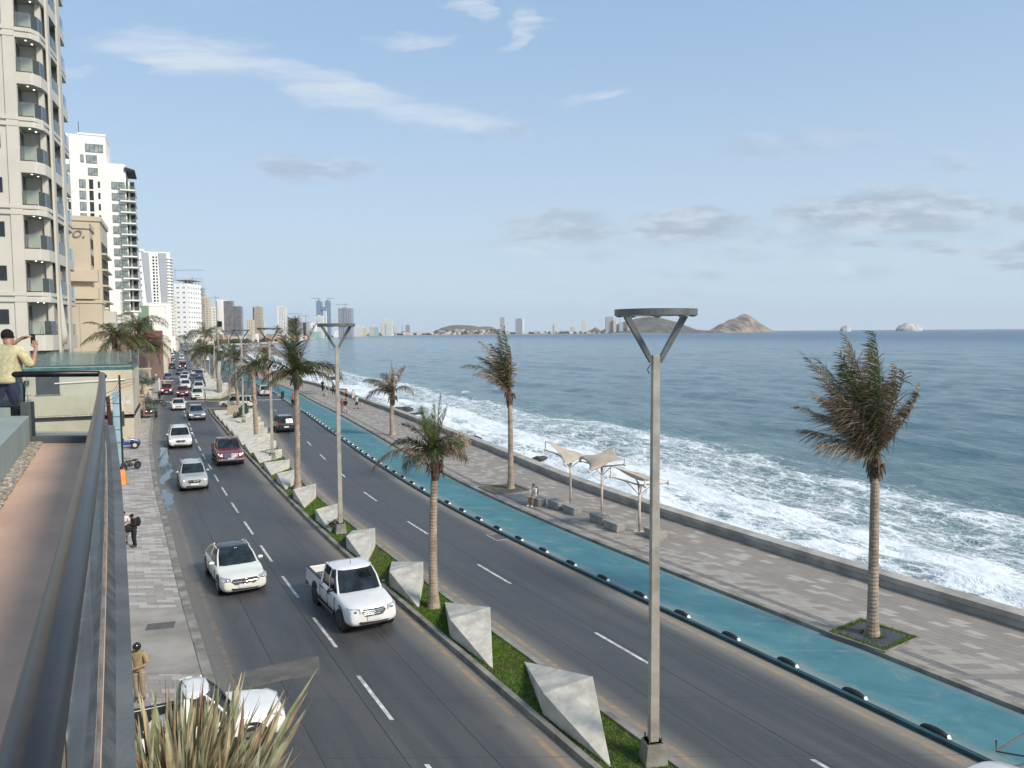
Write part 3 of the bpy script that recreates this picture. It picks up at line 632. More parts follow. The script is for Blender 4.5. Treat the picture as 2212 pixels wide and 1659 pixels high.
def bootjack(e, top, seed, sc=1.0):            # fibrous boot under the crown
    rr = random.Random(seed); b = MB(); top = Vector(top)
    b.tube([top + Vector((0, 0, -.75 * sc)), top + Vector((0, 0, -.2 * sc)), top + Vector((0, 0, .25 * sc))], [.14 * sc, .21 * sc, .10 * sc], 9)
    for k in range(9):
        a = rr.uniform(0, 6.28); d = Vector((math.cos(a), math.sin(a), 0)); z = -rr.uniform(.0, .55) * sc
        p = top + Vector((0, 0, z)); b.tube([p + d * .1 * sc, p + d * .26 * sc + Vector((0, 0, .12 * sc)), p + d * (.34 * sc) + Vector((0, 0, -.18 * sc))], [.07 * sc, .06 * sc, .015], 5)
    b.build('boot', P('palm_fibre', (.11, .075, .05), .9, .35, 6, .6), e)
def auto_fronds(n, L, seed, lean=(0, 0), dry=.35, up=(-.35, 1.0), pal=None, ll=.62, droop=(.7, 1.5), hang=.35):
    rr = random.Random(seed); fr = []
    for i in range(n):
        a = i * 2.399 + rr.uniform(-.3, .3); t_ = i / max(1, n - 1); e_ = up[1] + (up[0] - up[1]) * t_ + rr.uniform(-.12, .12)
        d = (math.cos(a) + lean[0], math.sin(a) + lean[1], e_ * 1.25); fr.append((d, L * rr.uniform(.75, 1.1), rr.uniform(*droop), (pal or (DRY if rr.random() < dry else GREEN)), ll * rr.uniform(.85, 1.1), hang * rr.uniform(.6, 1.5)))
    return fr
def palm(label, base, top, fr, seed, r0=.19, r1=.12, group=None, wind=(0, 0, 0), name='palm_tree', crv=.1, npair=44, wl=1.0, boots=True, mess=.15):
    base, top = Vector(base), Vector(top); e = thing(name, label, 'palm tree', base, 0, group); q = top - base
    trunk(e, (0, 0, 0), q, r0, r1, seed, crv, 46 if base.y < 60 else 24); crown(e, q + Vector((0, 0, .1)), fr, seed, wind, npair=npair, wl=wl, mess=mess)
    if boots: bootjack(e, q, seed, r1 / .12)
    return e
def top_of(bx, by, tx, ty, z=.1):
    b = G(bx, by, z); return b, at(tx, ty, b.y)
GM, GP = 'coconut palms along the median', 'wind-battered palms along the promenade'
# median palm with the long drooping frond
b, t_ = top_of(937, 1312, 940, 992)
fr = [((-1, .05, .52), 2.9, 1.35, DRY, .62, .75), ((-.8, .2, .75), 1.9, .9, GREEN, .55, .3), ((-.75, -.4, .85), 1.8, .8, GREEN, .55, .3), ((-.28, -.15, 1.3), 1.9, .25, LIME, .5, -.1), ((.0, .1, 1.5), 1.9, .2, LIME, .5, -.1),
      ((.14, -.1, 1.5), 2.3, .1, GREEN, .42, -.1), ((.22, .3, 1.25), 1.9, .4, LIME, .55, 0), ((-.4, .5, 1.1), 1.7, .5, LIME, .5, .1), ((.9, .1, .85), 1.5, 1.7, DRY, .45, .8), ((.6, -.5, .9), 1.7, 1.0, GREEN, .6, .4),
      ((.3, -.6, .9), 1.8, .8, GREEN, .7, .3), ((.1, -.9, .75), 1.7, 1.0, GREEN, .7, .4), ((.5, .2, .7), 1.6, 1.1, DRY, .6, .5), ((-.3, -.8, .5), 1.5, 1.2, DRY, .6, .6), ((-.5, .1, .95), 1.8, .8, GREEN, .6, .3), ((.75, .4, .6), 1.5, 1.4, DRY, .5, .7), ((-.6, -.2, .3), 1.4, 1.3, GREEN, .6, .6)]
palm('median palm with lime green heart and one long brown frond hanging left', b, t_, fr, 11, .17, .12, GM, wl=1.0, npair=64)
b, t_ = top_of(643, 1057, 640, 812)
fr = [((-.12, .1, 1.4), 3.6, .25, GREEN, .85, 0), ((.12, -.3, 1.3), 3.7, .3, GREEN, .9, .1), ((.40, 0, 1.2), 3.6, .35, DRY, .85, .2), ((-.35, .2, 1.1), 3.5, .5, GREEN, .8, .2), ((-.62, -.1, 1.0), 3.6, .8, DRY, .8, .4), ((-.9, 0, .75), 3.5, 1.0, GREEN, .8, .5), ((-1, .3, .4), 2.9, 1.0, DRY, .75, .7),
      ((.95, -.1, .60), 3.5, 1.15, GREEN, .85, .6), ((1, .3, .85), 3.4, 1.3, DRY, .8, .6), ((.8, .1, .3), 2.9, 1.2, GREEN, .8, .7), ((.3, -.9, .5), 2.8, 1.2, GREEN, .8, .6), ((-.4, -.9, .5), 2.8, 1.2, GREEN, .8, .6), ((-.8, -.5, .15), 2.6, 1.2, DRY, .8, .8), ((.1, .9, .8), 2.8, .9, GREEN, .8, .4), ((-.1, -.6, 1.1), 3.2, .6, GREEN, .8, .2), ((.6, -.6, .8), 3, 1.0, GREEN, .8, .5), ((-.5, .5, .9), 3, .8, GREEN, .8, .4)]
palm('large dark green palm in the median with fronds spread wide, left of the second lamp', b, t_, fr, 12, .2, .14, GM, wl=1.6, npair=60)
med = [(554.5, 950, 547, 798, 3.6, 'third median palm, its fronds touching the lamp behind the parked line of wedges'), (516, 882, 511, 768, 4.0, 'median palm with a curved trunk near the crossing white car'), (443.7, 806, 444, 722, 6.5, 'tall slim median palm far up the street'),
       (434, 797, 433, 757, 5.2, 'short bushy palm far up the median'), (461.8, 820, 458, 757, 5.6, 'yellowish green palm just beyond the crossroad'), (402, 751, 401, 731, 9, 'tiny palm at the far end of the median')]
for i, (bx, by, tx, ty, L, lab) in enumerate(med):
    b, t_ = top_of(bx, by, tx, ty); palm(lab, b, t_, auto_fronds(18, L, 20 + i, (-.15, 0), .3, ll=L * .24, hang=.4), 30 + i, .22, .16, GM, npair=34, wl=1.8 + .5 * i, crv=.25)
# promenade
b, t_ = top_of(1884, 1372, 1891, 992, .13)
WI = (-.75, 0, .0)
fr = [((-.66, .0, 1.05), 4.1, -.05, DRY, .62, .0), ((-.40, -.2, 1.3), 3.7, .1, GREEN, .7, .1), ((-.15, .2, 1.5), 4.0, .05, DRY, .75, .1), ((.0, -.2, 1.5), 4.1, .1, GREEN, .8, .1), ((.12, .1, 1.5), 3.7, .2, LIME, .7, .1), ((-.75, -.2, .95), 3.2, .2, DRY, .7, .2), ((-.85, .2, .85), 3.0, .3, DRY, .8, .25),
      ((-.4, .4, 1.3), 3.6, .2, GREEN, .8, .2), ((1.0, .1, 1.0), 2.75, -.35, DRY, .5, .7), ((.8, -.2, 1.1), 2.4, -.1, DRY, .55, .8), ((-.1, -.3, 1.3), 2.7, .5, DRY, .9, .5), ((-.35, .2, 1.2), 2.6, .5, GREEN, .9, .4), ((-.6, -.3, 1.1), 2.9, .5, DRY, .9, .5), ((-1.0, .1, .55), 2.5, .2, DRY, .8, .6), ((-.9, -.2, .35), 2.1, .2, DRY, .8, .7), ((.6, .2, .8), 2.0, .3, DRY, .6, .7), ((.25, -.4, 1.3), 3.0, .3, DRY, .8, .3), ((-.6, -.5, 1.05), 3.2, .3, DRY, .85, .3), ((-.2, -.6, 1.3), 3.4, .3, GREEN, .85, .2), ((-.5, .1, 1.15), 3.5, .2, DRY, .85, .2), ((-.25, -.1, 1.4), 3.8, .15, DRY, .85, .1),
      ((.3, .2, 1.1), 2.6, .6, DRY, .7, .5), ((-.7, -.1, .8), 2.6, .4, DRY, .8, .3), ((.1, -.5, 1.25), 2.9, .5, DRY, .8, .3), ((.4, 0, 1.35), 3.0, .1, DRY, .6, .4), ((-.1, .3, 1.4), 3.6, .2, GREEN, .85, .1), ((-.45, -.35, 1.25), 3.5, .25, GREEN, .85, .2), ((.05, 0, 1.5), 3.6, .15, DRY, .85, .1), ((-.3, .0, 1.2), 3.1, .2, DRY, .9, .2), ((.2, .2, 1.4), 3.3, .2, GREEN, .7, .2), ((-.55, -.1, .95), 2.5, .3, GREEN, .9, .3)]
palm('big wind-torn brown palm with ringed pale trunk standing in a metal tree grate', b, t_, fr, 41, .175, .13, GP, WI, wl=1.05, npair=74, mess=.38)
b, t_ = top_of(1103, 1055, 1101, 852, .13)
fr = [((.0, 0, 1.5), 4.2, -.05, GREEN, .8, .1), ((-.12, .2, 1.5), 4.0, .1, DRY, .8, .1), ((-.4, 0, 1.2), 3.7, .4, DRY, .85, .3), ((-.7, -.1, 1.05), 3.8, .9, GREEN, .85, .5), ((-.55, .3, 1.2), 3.3, .6, GREEN, .8, .4), ((.12, -.2, 1.3), 3.0, .2, DRY, .7, .2), ((-.25, -.3, 1.25), 3.4, .3, DRY, .85, .3), ((-.6, -.3, .85), 2.9, .8, DRY, .8, .5), ((-.3, .2, 1.0), 2.8, .6, GREEN, .8, .4), ((.1, .2, 1.2), 2.5, .3, DRY, .7, .4), ((-.15, -.5, 1.3), 3.3, .3, GREEN, .8, .2)]
palm('slender palm with fronds all blown to the left, standing in a sunken tree pit', b, t_, fr, 42, .19, .14, GP, (-.6, 0, 0), wl=1.6, npair=60, mess=.28)
b, t_ = top_of(848, 940, 848, 852, .13)
fr = [((-.75, 0, 1.0), 3.4, 1.0, DRY, .9, .6), ((-.9, .2, .5), 3.2, 1.3, DRY, .9, .8), ((.05, 0, 1.5), 3.2, 0, LIME, .35, 0), ((.45, .1, 1.15), 2.9, .5, DRY, .8, .4), ((.7, 0, .8), 2.8, 1.8, DRY, .6, .9), ((-.4, -.5, .9), 2.5, 1, DRY, .9, .6), ((-.3, .4, 1), 2.8, .8, DRY, .9, .5), ((.2, -.6, .8), 2.4, 1, DRY, .9, .6), ((-.6, -.2, .9), 2.6, .9, GREEN, .9, .5), ((.1, .2, 1.1), 2.6, .7, DRY, .9, .5)]
palm('small ragged brown palm with one thin green spike on top', b, t_, fr, 43, .24, .17, GP, (-.45, 0, 0), wl=2.0)
b, t_ = top_of(575, 820, 573, 757, .13)
palm('thick trunked palm half hidden behind the median palms', b, t_, auto_fronds(14, 3.6, 44, (-.3, 0), .7, ll=.9), 44, .55, .34, GP, wl=2.5)
# landward palms beside the pool house
GL = 'palms in front of the beachfront hotels'
for i, (x, by, tx, ty, Y, L, lab, n, pal) in enumerate([(248, 790, 248, 728, 86, 3.9, 'lush coconut palm with skirt of dead fronds behind the pool deck', 24, None), (290, 828, 299, 706, 128, 6.0, 'very tall slim palm leaning over the street by the hotels', 20, GREEN),
        (280, 820, 279, 745, 124, 4.6, 'drooping palm just left of the very tall slim palm', 16, None), (322, 800, 323, 747, 165, 5.6, 'round feathery date palm under the red restaurant sign', 26, GREEN)]):
    b = at(x, by, Y); b.z = .1; t_ = at(tx, ty, Y)
    palm(lab, b, t_, auto_fronds(n, L, 50 + i, (0, 0), .25 if i != 0 else .3, (-.75 if i == 0 else -.4, 1.1), pal, ll=L * .2, hang=.5), 60 + i, .3, .2, GL, wl=2.2, crv=.3 if i else .1)
# silver fan palm: stiff round fans
def fanpalm():
    b = at(306, 830, 118); b.z = .1; e = thing('fan_palm', 'silver-grey fan palm with stiff round leaves beside the sidewalk', 'palm tree', b)
    trunk(e, (0, 0, 0), (0, 0, 1.7), .35, .28, 3, 0, 10); rr = random.Random(9); V = []; Fc = []
    for i in range(26):
        a = i * 2.399; el_ = rr.uniform(-.15, 1.25); d = Vector((math.cos(a) * math.cos(el_), math.sin(a) * math.cos(el_), math.sin(el_))); L = rr.uniform(1.3, 2.4)
        c = Vector((0, 0, 1.8)) + d * L; s = d.cross(Vector((0, 0, 1))); s = s.normalized() if s.length > .1 else Vector((1, 0, 0)); up = s.cross(d); rad = rr.uniform(1.0, 1.35)
        b0 = len(V); V.extend([Vector((0, 0, 1.7)) + s * .03, Vector((0, 0, 1.7)) - s * .03, c - s * .03, c + s * .03]); Fc.append((b0, b0 + 1, b0 + 2, b0 + 3))
        for k in range(22):
            th = (k / 21 - .5) * 4.4; q = c + (d * math.cos(th) + s * math.sin(th)) * rad * rr.uniform(.85, 1.05) + up * (.25 * math.cos(th * 1.5)); th1 = th + .1
            md = c + (d * math.cos(th1) + s * math.sin(th1)) * rad * .6 + up * .12; md2 = c + (d * math.cos(th - .1) + s * math.sin(th - .1)) * rad * .6 + up * .05
            b0 = len(V); V.extend([c, md, q, md2]); Fc.append((b0, b0 + 1, b0 + 2, b0 + 3))
    mb = MB().add(V, Fc); mb.build('crown', P('silver_leaf', (.26, .28, .25), .6, .25, 2), e)
fanpalm()
shr = P('shrub_leaf', (.06, .10, .025), .6, .5, 1.5)
def shrub(label, p, rx, ry, h, seed, mt=None, n=900, cat='shrub', sz=.09):
    r = np.random.default_rng(seed); a = r.normal(0, 1, (n, 3)); a /= np.linalg.norm(a, axis=1)[:, None]; a *= r.uniform(.55, 1, (n, 1)); lump = 1 + .25 * np.sin(a[:, 0] * 5 + seed) * np.cos(a[:, 1] * 4)
    c = np.stack([a[:, 0] * rx * lump, a[:, 1] * ry * lump, np.abs(a[:, 2]) * h * lump], -1); u = r.normal(0, 1, (n, 3)); u /= np.linalg.norm(u, axis=1)[:, None]; v = np.cross(u, r.normal(0, 1, (n, 3))); v /= np.linalg.norm(v, axis=1)[:, None]
    V = np.concatenate([c - u * sz, c + v * sz * .5, c + u * sz, c - v * sz * .5], 1).reshape(-1, 3); mb = MB(); mb.v = [tuple(x) for x in V]; mb.f = [(4 * i, 4 * i + 1, 4 * i + 2, 4 * i + 3) for i in range(n)]; mb.m = [0] * n
    e = thing('shrub', label, cat, p); mb.build('foliage', mt or shr, e); MB().tube([(0, 0, 0), (.05, 0, h * .7)], [.05, .02], 6).build('stem', bark, e); return e
shrub('low green shrub in front of the palm planter by the sidewalk', Vector((*at(306, 842, 112).xy, .1)), 3.0, 1.6, 1.0, 1, n=1500)
shrub('clipped hedge at the corner planter below the silver fan palm', Vector((*at(299, 852, 104).xy, .1)), 2.4, 1.2, .9, 2, n=1200)
shrub('reddish flowering bush at the tip of the far island', Vector((*G(484, 852).xy, .1)), 1.1, .9, 1.0, 3, P('red_leaf', (.16, .05, .03), .7, .5, 2))
shrub('small round green bush on the concrete wedges by the second palm', Vector((*G(515.5, 909).xy, .3)), .75, .6, .8, 4, n=500)
shrub('dry reddish weeds behind the wedge beside the big median palm', Vector((*G(905, 1262).xy, .1)), .22, .3, .3, 5, P('dry_leaf', (.17, .10, .05), .8, .5, 4), 260, sz=.05)
shrub('dry plant at the foot of the second lamp', Vector((*G(722, 1147).xy, .1)), .35, .3, .55, 6, P('dry_leaf2', (.12, .12, .04), .8, .5, 4), 300, sz=.06)

# ------------------------------------------------------------ promenade furniture
bench_m = P('bench_concrete', (.30, .29, .265), .85, .2, 2, .4, bscale=20)
def bench(i, x, y, lab):
    p = G(x, y, .13); a = head(p.y) ; mb = MB().hull([(-.25, -.58, 0), (.25, -.55, 0), (.25, .58, 0), (-.25, .55, 0)], [(-.30, -.70, .44), (.30, -.60, .44), (.30, .70, .44), (-.30, .60, .44)])
    tag(mb.build('bench', bench_m, bevel=.02, loc=p, rz=a), lab, 'bench', 'faceted concrete benches on the promenade')
zz = lambda x, y: ((1280 + x / 4.741) * .864, (1050 + y / 4.741) * .864)
for i, (x, y, lab) in enumerate([(300, 1000, 'grey concrete bench block that the seated person sits on'), (530, 1045, 'concrete bench touching the next one, just right of the seated person'), (712, 1105, 'concrete bench at the foot of the first shade sail'),
        (1040, 1215, 'concrete bench behind its twin, between the first and second shade sails'), (1210, 1300, 'concrete bench with a pale end below the second shade sail'), (1700, 1395, 'concrete bench partly hidden behind the nearest lamp pole')]): bench(i, *zz(x, y), lab)
for x, y, lab in ((704, 855, 'distant bench under the far shade sails'), (566, 838, 'far concrete bench beyond the thick palm')): bench(9, x, y, lab)
sail_m = bpy.data.materials.new('sail_fabric'); sail_m.use_nodes = True; t = NT(sail_m.node_tree)
co = t.n('ShaderNodeTexCoord').outputs['Object']; nz = t.noise(co, 2.5, 6, .65, .8); c_ = t.mix(t.ramp(nz, .52, .75), (.60, .53, .44), (.38, .25, .15))
a_ = t.n('ShaderNodeBsdfDiffuse', {0: c_}); b_ = t.n('ShaderNodeBsdfTranslucent', {0: c_}); t.n('ShaderNodeOutputMaterial', {0: t.n('ShaderNodeMixShader', {0: .3, 1: a_, 2: b_})})
def sail(lab, p, h, rot, cz, R0=1.5, torn=0):
    e = thing('shade_sail', lab, 'shade sail', p, rot, 'fabric shade sails on posts')
    MB().tube([(0, 0, 0), (0, 0, h)], .065, 12).build('post', steel_w, e, smooth=True)
    MB().box(-.22, .22, -.22, .22, 0, .03).build('base_plate', steel_w, e)
    b = MB()
    for k in range(4):
        a = k * math.pi / 2 + .785; q = (R0 * math.cos(a), R0 * math.sin(a), h + cz[k] * .5 - .05)
        b.tube([(0, 0, h - .05), q], [.045, .035], 8); b.tube([(0, 0, h - .55), (q[0] * .45, q[1] * .45, h - .05 + cz[k] * .2)], .028, 6); b.ell((q[0], q[1], q[2]), (.09, .09, .09), 8, 0, 6)
        b.tube([q, (q[0], q[1], h + cz[k])], .03, 6)
    b.build('arms', steel_w, e)
    n = 12; V = []; cs = [Vector((R0 * 1.02 * math.cos(k * math.pi / 2 + .785), R0 * 1.02 * math.sin(k * math.pi / 2 + .785), h + cz[k])) for k in range(4)]
    for i in range(n + 1):
        for j in range(n + 1):
            u, v = i / n, j / n; q = cs[0] * (1 - u) * (1 - v) + cs[1] * u * (1 - v) + cs[2] * u * v + cs[3] * (1 - u) * v
            c = Vector((0, 0, q.z)); eu = 4 * u * (1 - u); ev = 4 * v * (1 - v); edge = max(eu * (1 - ev), ev * (1 - eu)); q = q.lerp(c, .28 * edge)
            q.z += .12 * eu * ev - torn * .7 * eu * ev * (u * .8) + .03 * math.sin(9 * u + 5 * v); V.append(q)
    b = MB().add(V, [(i * (n + 1) + j, (i + 1) * (n + 1) + j, (i + 1) * (n + 1) + j + 1, i * (n + 1) + j + 1) for i in range(n) for j in range(n)])
    o = b.build('canopy', sail_m, e, smooth=True); so = o.modifiers.new('t', 'SOLIDIFY'); so.thickness = .012
SZ = lambda x, y, ty: (G(x, y, .13), at(x, ty, G(x, y, .13).y).z - .13)
p, h = SZ(1232.6, 1091, 990); sail('leftmost pale fabric shade sail peaked high on its left corner', p, h, .5, (.1, .95, -.15, .25))
p, h = SZ(1300, 1111, 1006); sail('middle pale shade sail, twisted like a bow tie on its post', p, h, .15, (.8, .35, -.1, .5), 1.4)
p, h = SZ(1381, 1149, 1046); sail('torn sagging shade sail with rusty corners, partly behind the nearest lamp', p, h, .8, (.35, .9, .5, .2), 1.45, 1.0)
p, h = SZ(703, 849, 806); sail('small distant shade sail on the left of the far pair', p, h, .3, (.5, .9, .2, .5), 1.9)
p, h = SZ(711, 853, 808); sail('small distant shade sail on the right of the far pair', p, h, .9, (.4, .9, .3, .3), 1.9)
# tree grate
def grate():
    p = G(1884, 1372, .13); e = thing('tree_grate', 'dark slotted metal tree grate round the foot of the big brown palm', 'tree grate', p, head(p.y) + .1)
    MB().box(-1.0, 1.0, -1.0, 1.0, -.02, .012).build('soil_bed', P('median_soil', (.09, .10, .045)), e)
    pl = MB().box(-.78, .78, -.78, .78, .012, .03).build('plate', P('grate_iron', (.085, .09, .092), .6, .25, 6, .3), e)
    s = MB()
    for k in range(36):
        a = 2 * math.pi * k / 36; r1 = min(.74 / max(abs(math.cos(a)), abs(math.sin(a))), .95); s.box(.30, r1, -.014, .014, .0302, .034, rz=a)
    s.build('slots', black, e)
    f = MB(); 
    for (a, b_, c, d) in ((-1.04, 1.04, -1.04, -.98), (-1.04, 1.04, .98, 1.04), (-1.04, -.98, -.98, .98), (.98, 1.04, -.98, .98)): f.box(a, b_, c, d, 0, .045)
    f.build('frame', curb_m, e)
    pts = []; 
    for _ in range(2300):
        x, y_ = rng.uniform(-.98, .98, 2)
        if max(abs(x), abs(y_)) > .78 or (x * x + y_ * y_ < .13): pts.append((x, y_, .02))
    g = grass('grate_grass', pts, .11, .012); g.location = p; g.rotation_euler = (0, 0, head(p.y) + .1); tag(g, 'grass tufts growing round the edges of the tree grate', 'grass')
    p = G(1090, 1056, .13); e = thing('tree_pit', 'square sunken tree pit frame at the foot of the slender palm', 'tree grate', p, head(p.y))
    f = MB()
    for (a, b_, c, d) in ((-1.3, 1.3, -1.3, -1.1), (-1.3, 1.3, 1.1, 1.3), (-1.3, -1.1, -1.1, 1.1), (1.1, 1.3, -1.1, 1.1)): f.box(a, b_, c, d, 0, .05)
    f.build('frame', P('pit_edge', (.12, .115, .105), .8, .2, 3), e); MB().box(-1.1, 1.1, -1.1, 1.1, 0, .02).build('soil_bed', P('pit_soil', (.10, .09, .06), .95, .4, 3, .6), e)
grate()
rk = P('wet_rock', (.05, .045, .04), .6, .4, 2, .6)
def rock(p, s, lab, seed, mt=rk, grp=None, cat='rock', name='rock'):
    rr = np.random.default_rng(seed); mb = MB().ell((0, 0, 0), (1, 1, .6), 14, 0, 9); vv = []
    for v in mb.v:
        v = np.array(v); f = 1 + .25 * math.sin(v[0] * 3 + seed) * math.cos(v[1] * 4 + seed) + .12 * math.sin(v[2] * 9 + v[0] * 7); vv.append(tuple(v * f * s))
    mb.v = vv; tag(mb.build(name, mt, loc=p), lab, cat, grp)
for i, (x, y, s) in enumerate([(868, 887, 2.2), (893, 897, 1.6), (905, 893, .9), (1015, 950, 1.6), (1032, 958, 1.0), (1165, 990, .8), (722, 818, 2.2), (735, 843, 1.4)]):
    rock(G(x, y, SEA + .15), np.array([s, s * .8, s * .5]), f'dark wet rock in the surf below the sea wall, {nth(i)} one of the group', 70 + i, grp='wet rocks below the sea wall')
def bin_():
    p = G(1003 * .864 * 0 + 895, 1128 * 0 + 968 - 0, .13)
for (x, y, lab) in ((868, 1000 * 0 + 948, 'small dark bollard on the promenade by the small ragged palm'),):
    pass

# ------------------------------------------------------------ people
def person(label, p, rz, J=None, fat=1.0, top=None, legs=None, legl='long', hair=hair_m, skin=skin_m, sleeve='short', h=1.7, dress=None, helmet=False, pack=None, hands=False, shoes=None, group=None, bag=None, cap=None):
    """J overrides joint positions for a 1.7 m figure facing local +Y"""
    Q = dict(pel=(0, 0, .93), sp=(0, .0, 1.13), ch=(0, .0, 1.33), nk=(0, 0, 1.46), hd=(0, .02, 1.56), ht=(0, .02, 1.66),
             hl=(-.09, 0, .90), kl=(-.10, .03, .49), al=(-.10, -.02, .09), tl=(-.11, .16, .03), hr=(.09, 0, .90), kr=(.10, .03, .49), ar=(.10, -.02, .09), tr=(.11, .16, .03),
             sl=(-.17, 0, 1.40), el=(-.23, .0, 1.12), wl=(-.24, .06, .88), fl=(-.24, .09, .79), sr=(.17, 0, 1.40), er=(.23, .0, 1.12), wr=(.24, .06, .88), fr=(.24, .09, .79))
    Q.update(J or {}); k = h / 1.7; Q = {a: Vector(b) * k for a, b in Q.items()}
    RD = dict(pel=.125, sp=.115, ch=.135, nk=.055, hd=.085, ht=.07, hl=.085, kl=.055, al=.036, tl=.03, hr=.085, kr=.055, ar=.036, tr=.03, sl=.055, el=.042, wl=.027, fl=.03, sr=.055, er=.042, wr=.027, fr=.03)
    for q_ in ('pel', 'sp', 'ch'): RD[q_] *= fat
    Q['wst'] = Q['pel'] * .5 + Q['sp'] * .5; Q['hem'] = Q['pel'] * 1.28 - Q['sp'] * .28; RD['wst'] = RD['sp'] * .98; RD['hem'] = RD['pel'] * 1.04
    E = [('pel', 'sp'), ('sp', 'ch'), ('ch', 'nk'), ('nk', 'hd'), ('hd', 'ht'), ('pel', 'hl'), ('hl', 'kl'), ('kl', 'al'), ('al', 'tl'), ('pel', 'hr'), ('hr', 'kr'), ('kr', 'ar'), ('ar', 'tr'), ('ch', 'sl'), ('sl', 'el'), ('el', 'wl'), ('wl', 'fl'), ('ch', 'sr'), ('sr', 'er'), ('er', 'wr'), ('wr', 'fr')]
    e = thing('person', label, 'person', p, rz, group)
    def skinned(name, edges, mat, grow=0.0, scale={}, parent=e, sub=2, squash=1.0):
        names = []; [names.append(a) for ed in edges for a in ed if a not in names]
        me = bpy.data.meshes.new(name); me.from_pydata([tuple(Q[a]) for a in names], [(names.index(a), names.index(b)) for a, b in edges], [])
        o = bpy.data.objects.new(name, me); C.objects.link(o); o.parent = parent; me.materials.append(mat)
        md = o.modifiers.new('skin', 'SKIN'); md.use_smooth_shade = True
        if not me.skin_vertices: me.attributes.new('x', 'FLOAT', 'POINT')
        for i, a in enumerate(names):
            r = (RD[a] + grow) * k * scale.get(a, 1); me.skin_vertices[0].data[i].radius = (r, r * squash)
        me.skin_vertices[0].data[0].use_root = True
        s = o.modifiers.new('sub', 'SUBSURF'); s.levels = sub; s.render_levels = sub; return o
    body = skinned('body', E, skin)
    if top: skinned('shirt' if sleeve != 'long' else 'jacket', [('hem', 'pel'), ('pel', 'sp'), ('sp', 'ch'), ('ch', 'nk'), ('ch', 'sl'), ('sl', 'el'), ('ch', 'sr'), ('sr', 'er')] + ([('el', 'wl'), ('er', 'wr')] if sleeve == 'long' else []), top, .032, {'nk': .8, 'el': 1.0 if sleeve == 'long' else .9, 'er': 1.0 if sleeve == 'long' else .9, 'pel': 1.05})
    if legs:
        b = MB(); c0 = Q['pel']; b.ell(c0 + Vector((0, 0, .02 * k)), ((RD['pel'] + .035) * k, (RD['pel'] * .82 + .02) * k, .15 * k), 14, 0, 8)
        for a in 'lr':
            hp, kn, an = Q['h' + a], Q['k' + a], Q['a' + a]
            b.tube([hp + (hp - kn) * .02, hp.lerp(kn, .25), hp.lerp(kn, .7), kn] + ([kn.lerp(an, .35), kn.lerp(an, .9), an + (an - kn) * .02] if legl == 'long' else [kn.lerp(an, .04)]), [x * k for x in ([.085 * fat, .112 * fat, .09 * fat, .077 * fat] + ([.075, .062, .06] if legl == 'long' else [.08]))], 10)
        b.build('trousers' if legl == 'long' else 'shorts', legs, e, smooth=True)
    if dress: 
        b = MB(); c = (Q['hl'] + Q['hr']) / 2; b.tube([Q['ch'] * .4 + Q['sp'] * .6, c, Vector((c.x, c.y + .02, .42 * k))], [.13 * k, .17 * k, .21 * k], 12); b.build('skirt', dress, e, smooth=True)
    hd = Q['hd']; up = (Q['ht'] - Q['nk']).normalized()
    f = MB(); fw = Vector((0, 1, 0)); c = (hd + Q['ht']) / 2
    hc = MB().ell((0, 0, 0), (.088 * k, .100 * k, .098 * k), 14, 0, 8, lo=-34).build('hair' if not helmet else 'helmet', hair if not helmet else P('black_helmet', (.012, .012, .014), .15, .1, 4, coat=.6), e, smooth=True)
    hc.location = c + Vector((0, -.018 * k, .012 * k)); hc.rotation_euler = up.to_track_quat('Z', 'Y').to_euler() if up.z < .97 else (0 if helmet else .55, 0, 0)
    if helmet: hc.scale = (1.3, 1.3, 1.35)
    # face: eyes, nose
    fc = MB(); 
    for s in (-1, 1): fc.ell((s * .032 * k, .085 * k, 0), (.012 * k, .008 * k, .009 * k), 6, 0, 4)
    fo = fc.build('eyes', black, e); fo.location = c + Vector((0, 0, -.01)); MB().tube([(0, .085 * k, 0), (0, .112 * k, -.03 * k)], [.01 * k, .014 * k], 6).build('nose', skin, e).location = c
    for a in 'lr':
        w_, g_, el_ = Q['w' + a], Q['f' + a], Q['e' + a]; d = (g_ - w_).normalized(); s = d.cross(Vector((0, 0, 1))); s = s.normalized() if s.length > .1 else Vector((1, 0, 0)); b = MB()
        for i in range(4):
            o_ = g_ + s * (i - 1.5) * .02 * k; L = (.075, .085, .08, .062)[i] * k; b.tube([o_ - d * .02, o_ + d * L * .55, o_ + d * L + Vector((0, .02, -.015)) * k], [.0095 * k, .009 * k, .007 * k], 6)
        o_ = w_ + d * .03; b.tube([o_ - s * .02, o_ - s * .05 * k + d * .03, o_ - s * .055 * k + d * .065], [.011 * k, .010 * k, .008 * k], 6); b.build('fingers', skin, e, smooth=True)
        t_ = Q['t' + a]; an = Q['a' + a]; MB().ell(((t_ + an) / 2 - Vector((0, 0, .01))), (.05 * k, .14 * k, .055 * k), 10, 0, 6).build('shoe', shoes or P('shoe_dark', (.05, .045, .04), .6, .2, 9), e, smooth=True)
    if pack:
        c = (Q['ch'] + Q['sp']) / 2; b = MB().ell(c + Vector((0, -.20, .02)), (.16, .12, .24), 10, 0, 8); b.build('backpack', pack, e, smooth=True)
    if bag is not None:
        b = MB().ell(Q['fl'] + Vector((0, 0, -.3)), (.12, .2, .22), 10, 0, 8); b.build('bag', bag, e, smooth=True)
    return e
FL = H - 1.62; RZ = H - .55; khaki = cloth('khaki', (.33, .25, .13))
blackc = cloth('black', (.012, .012, .014)); whitec = cloth('white', (.62, .58, .55))
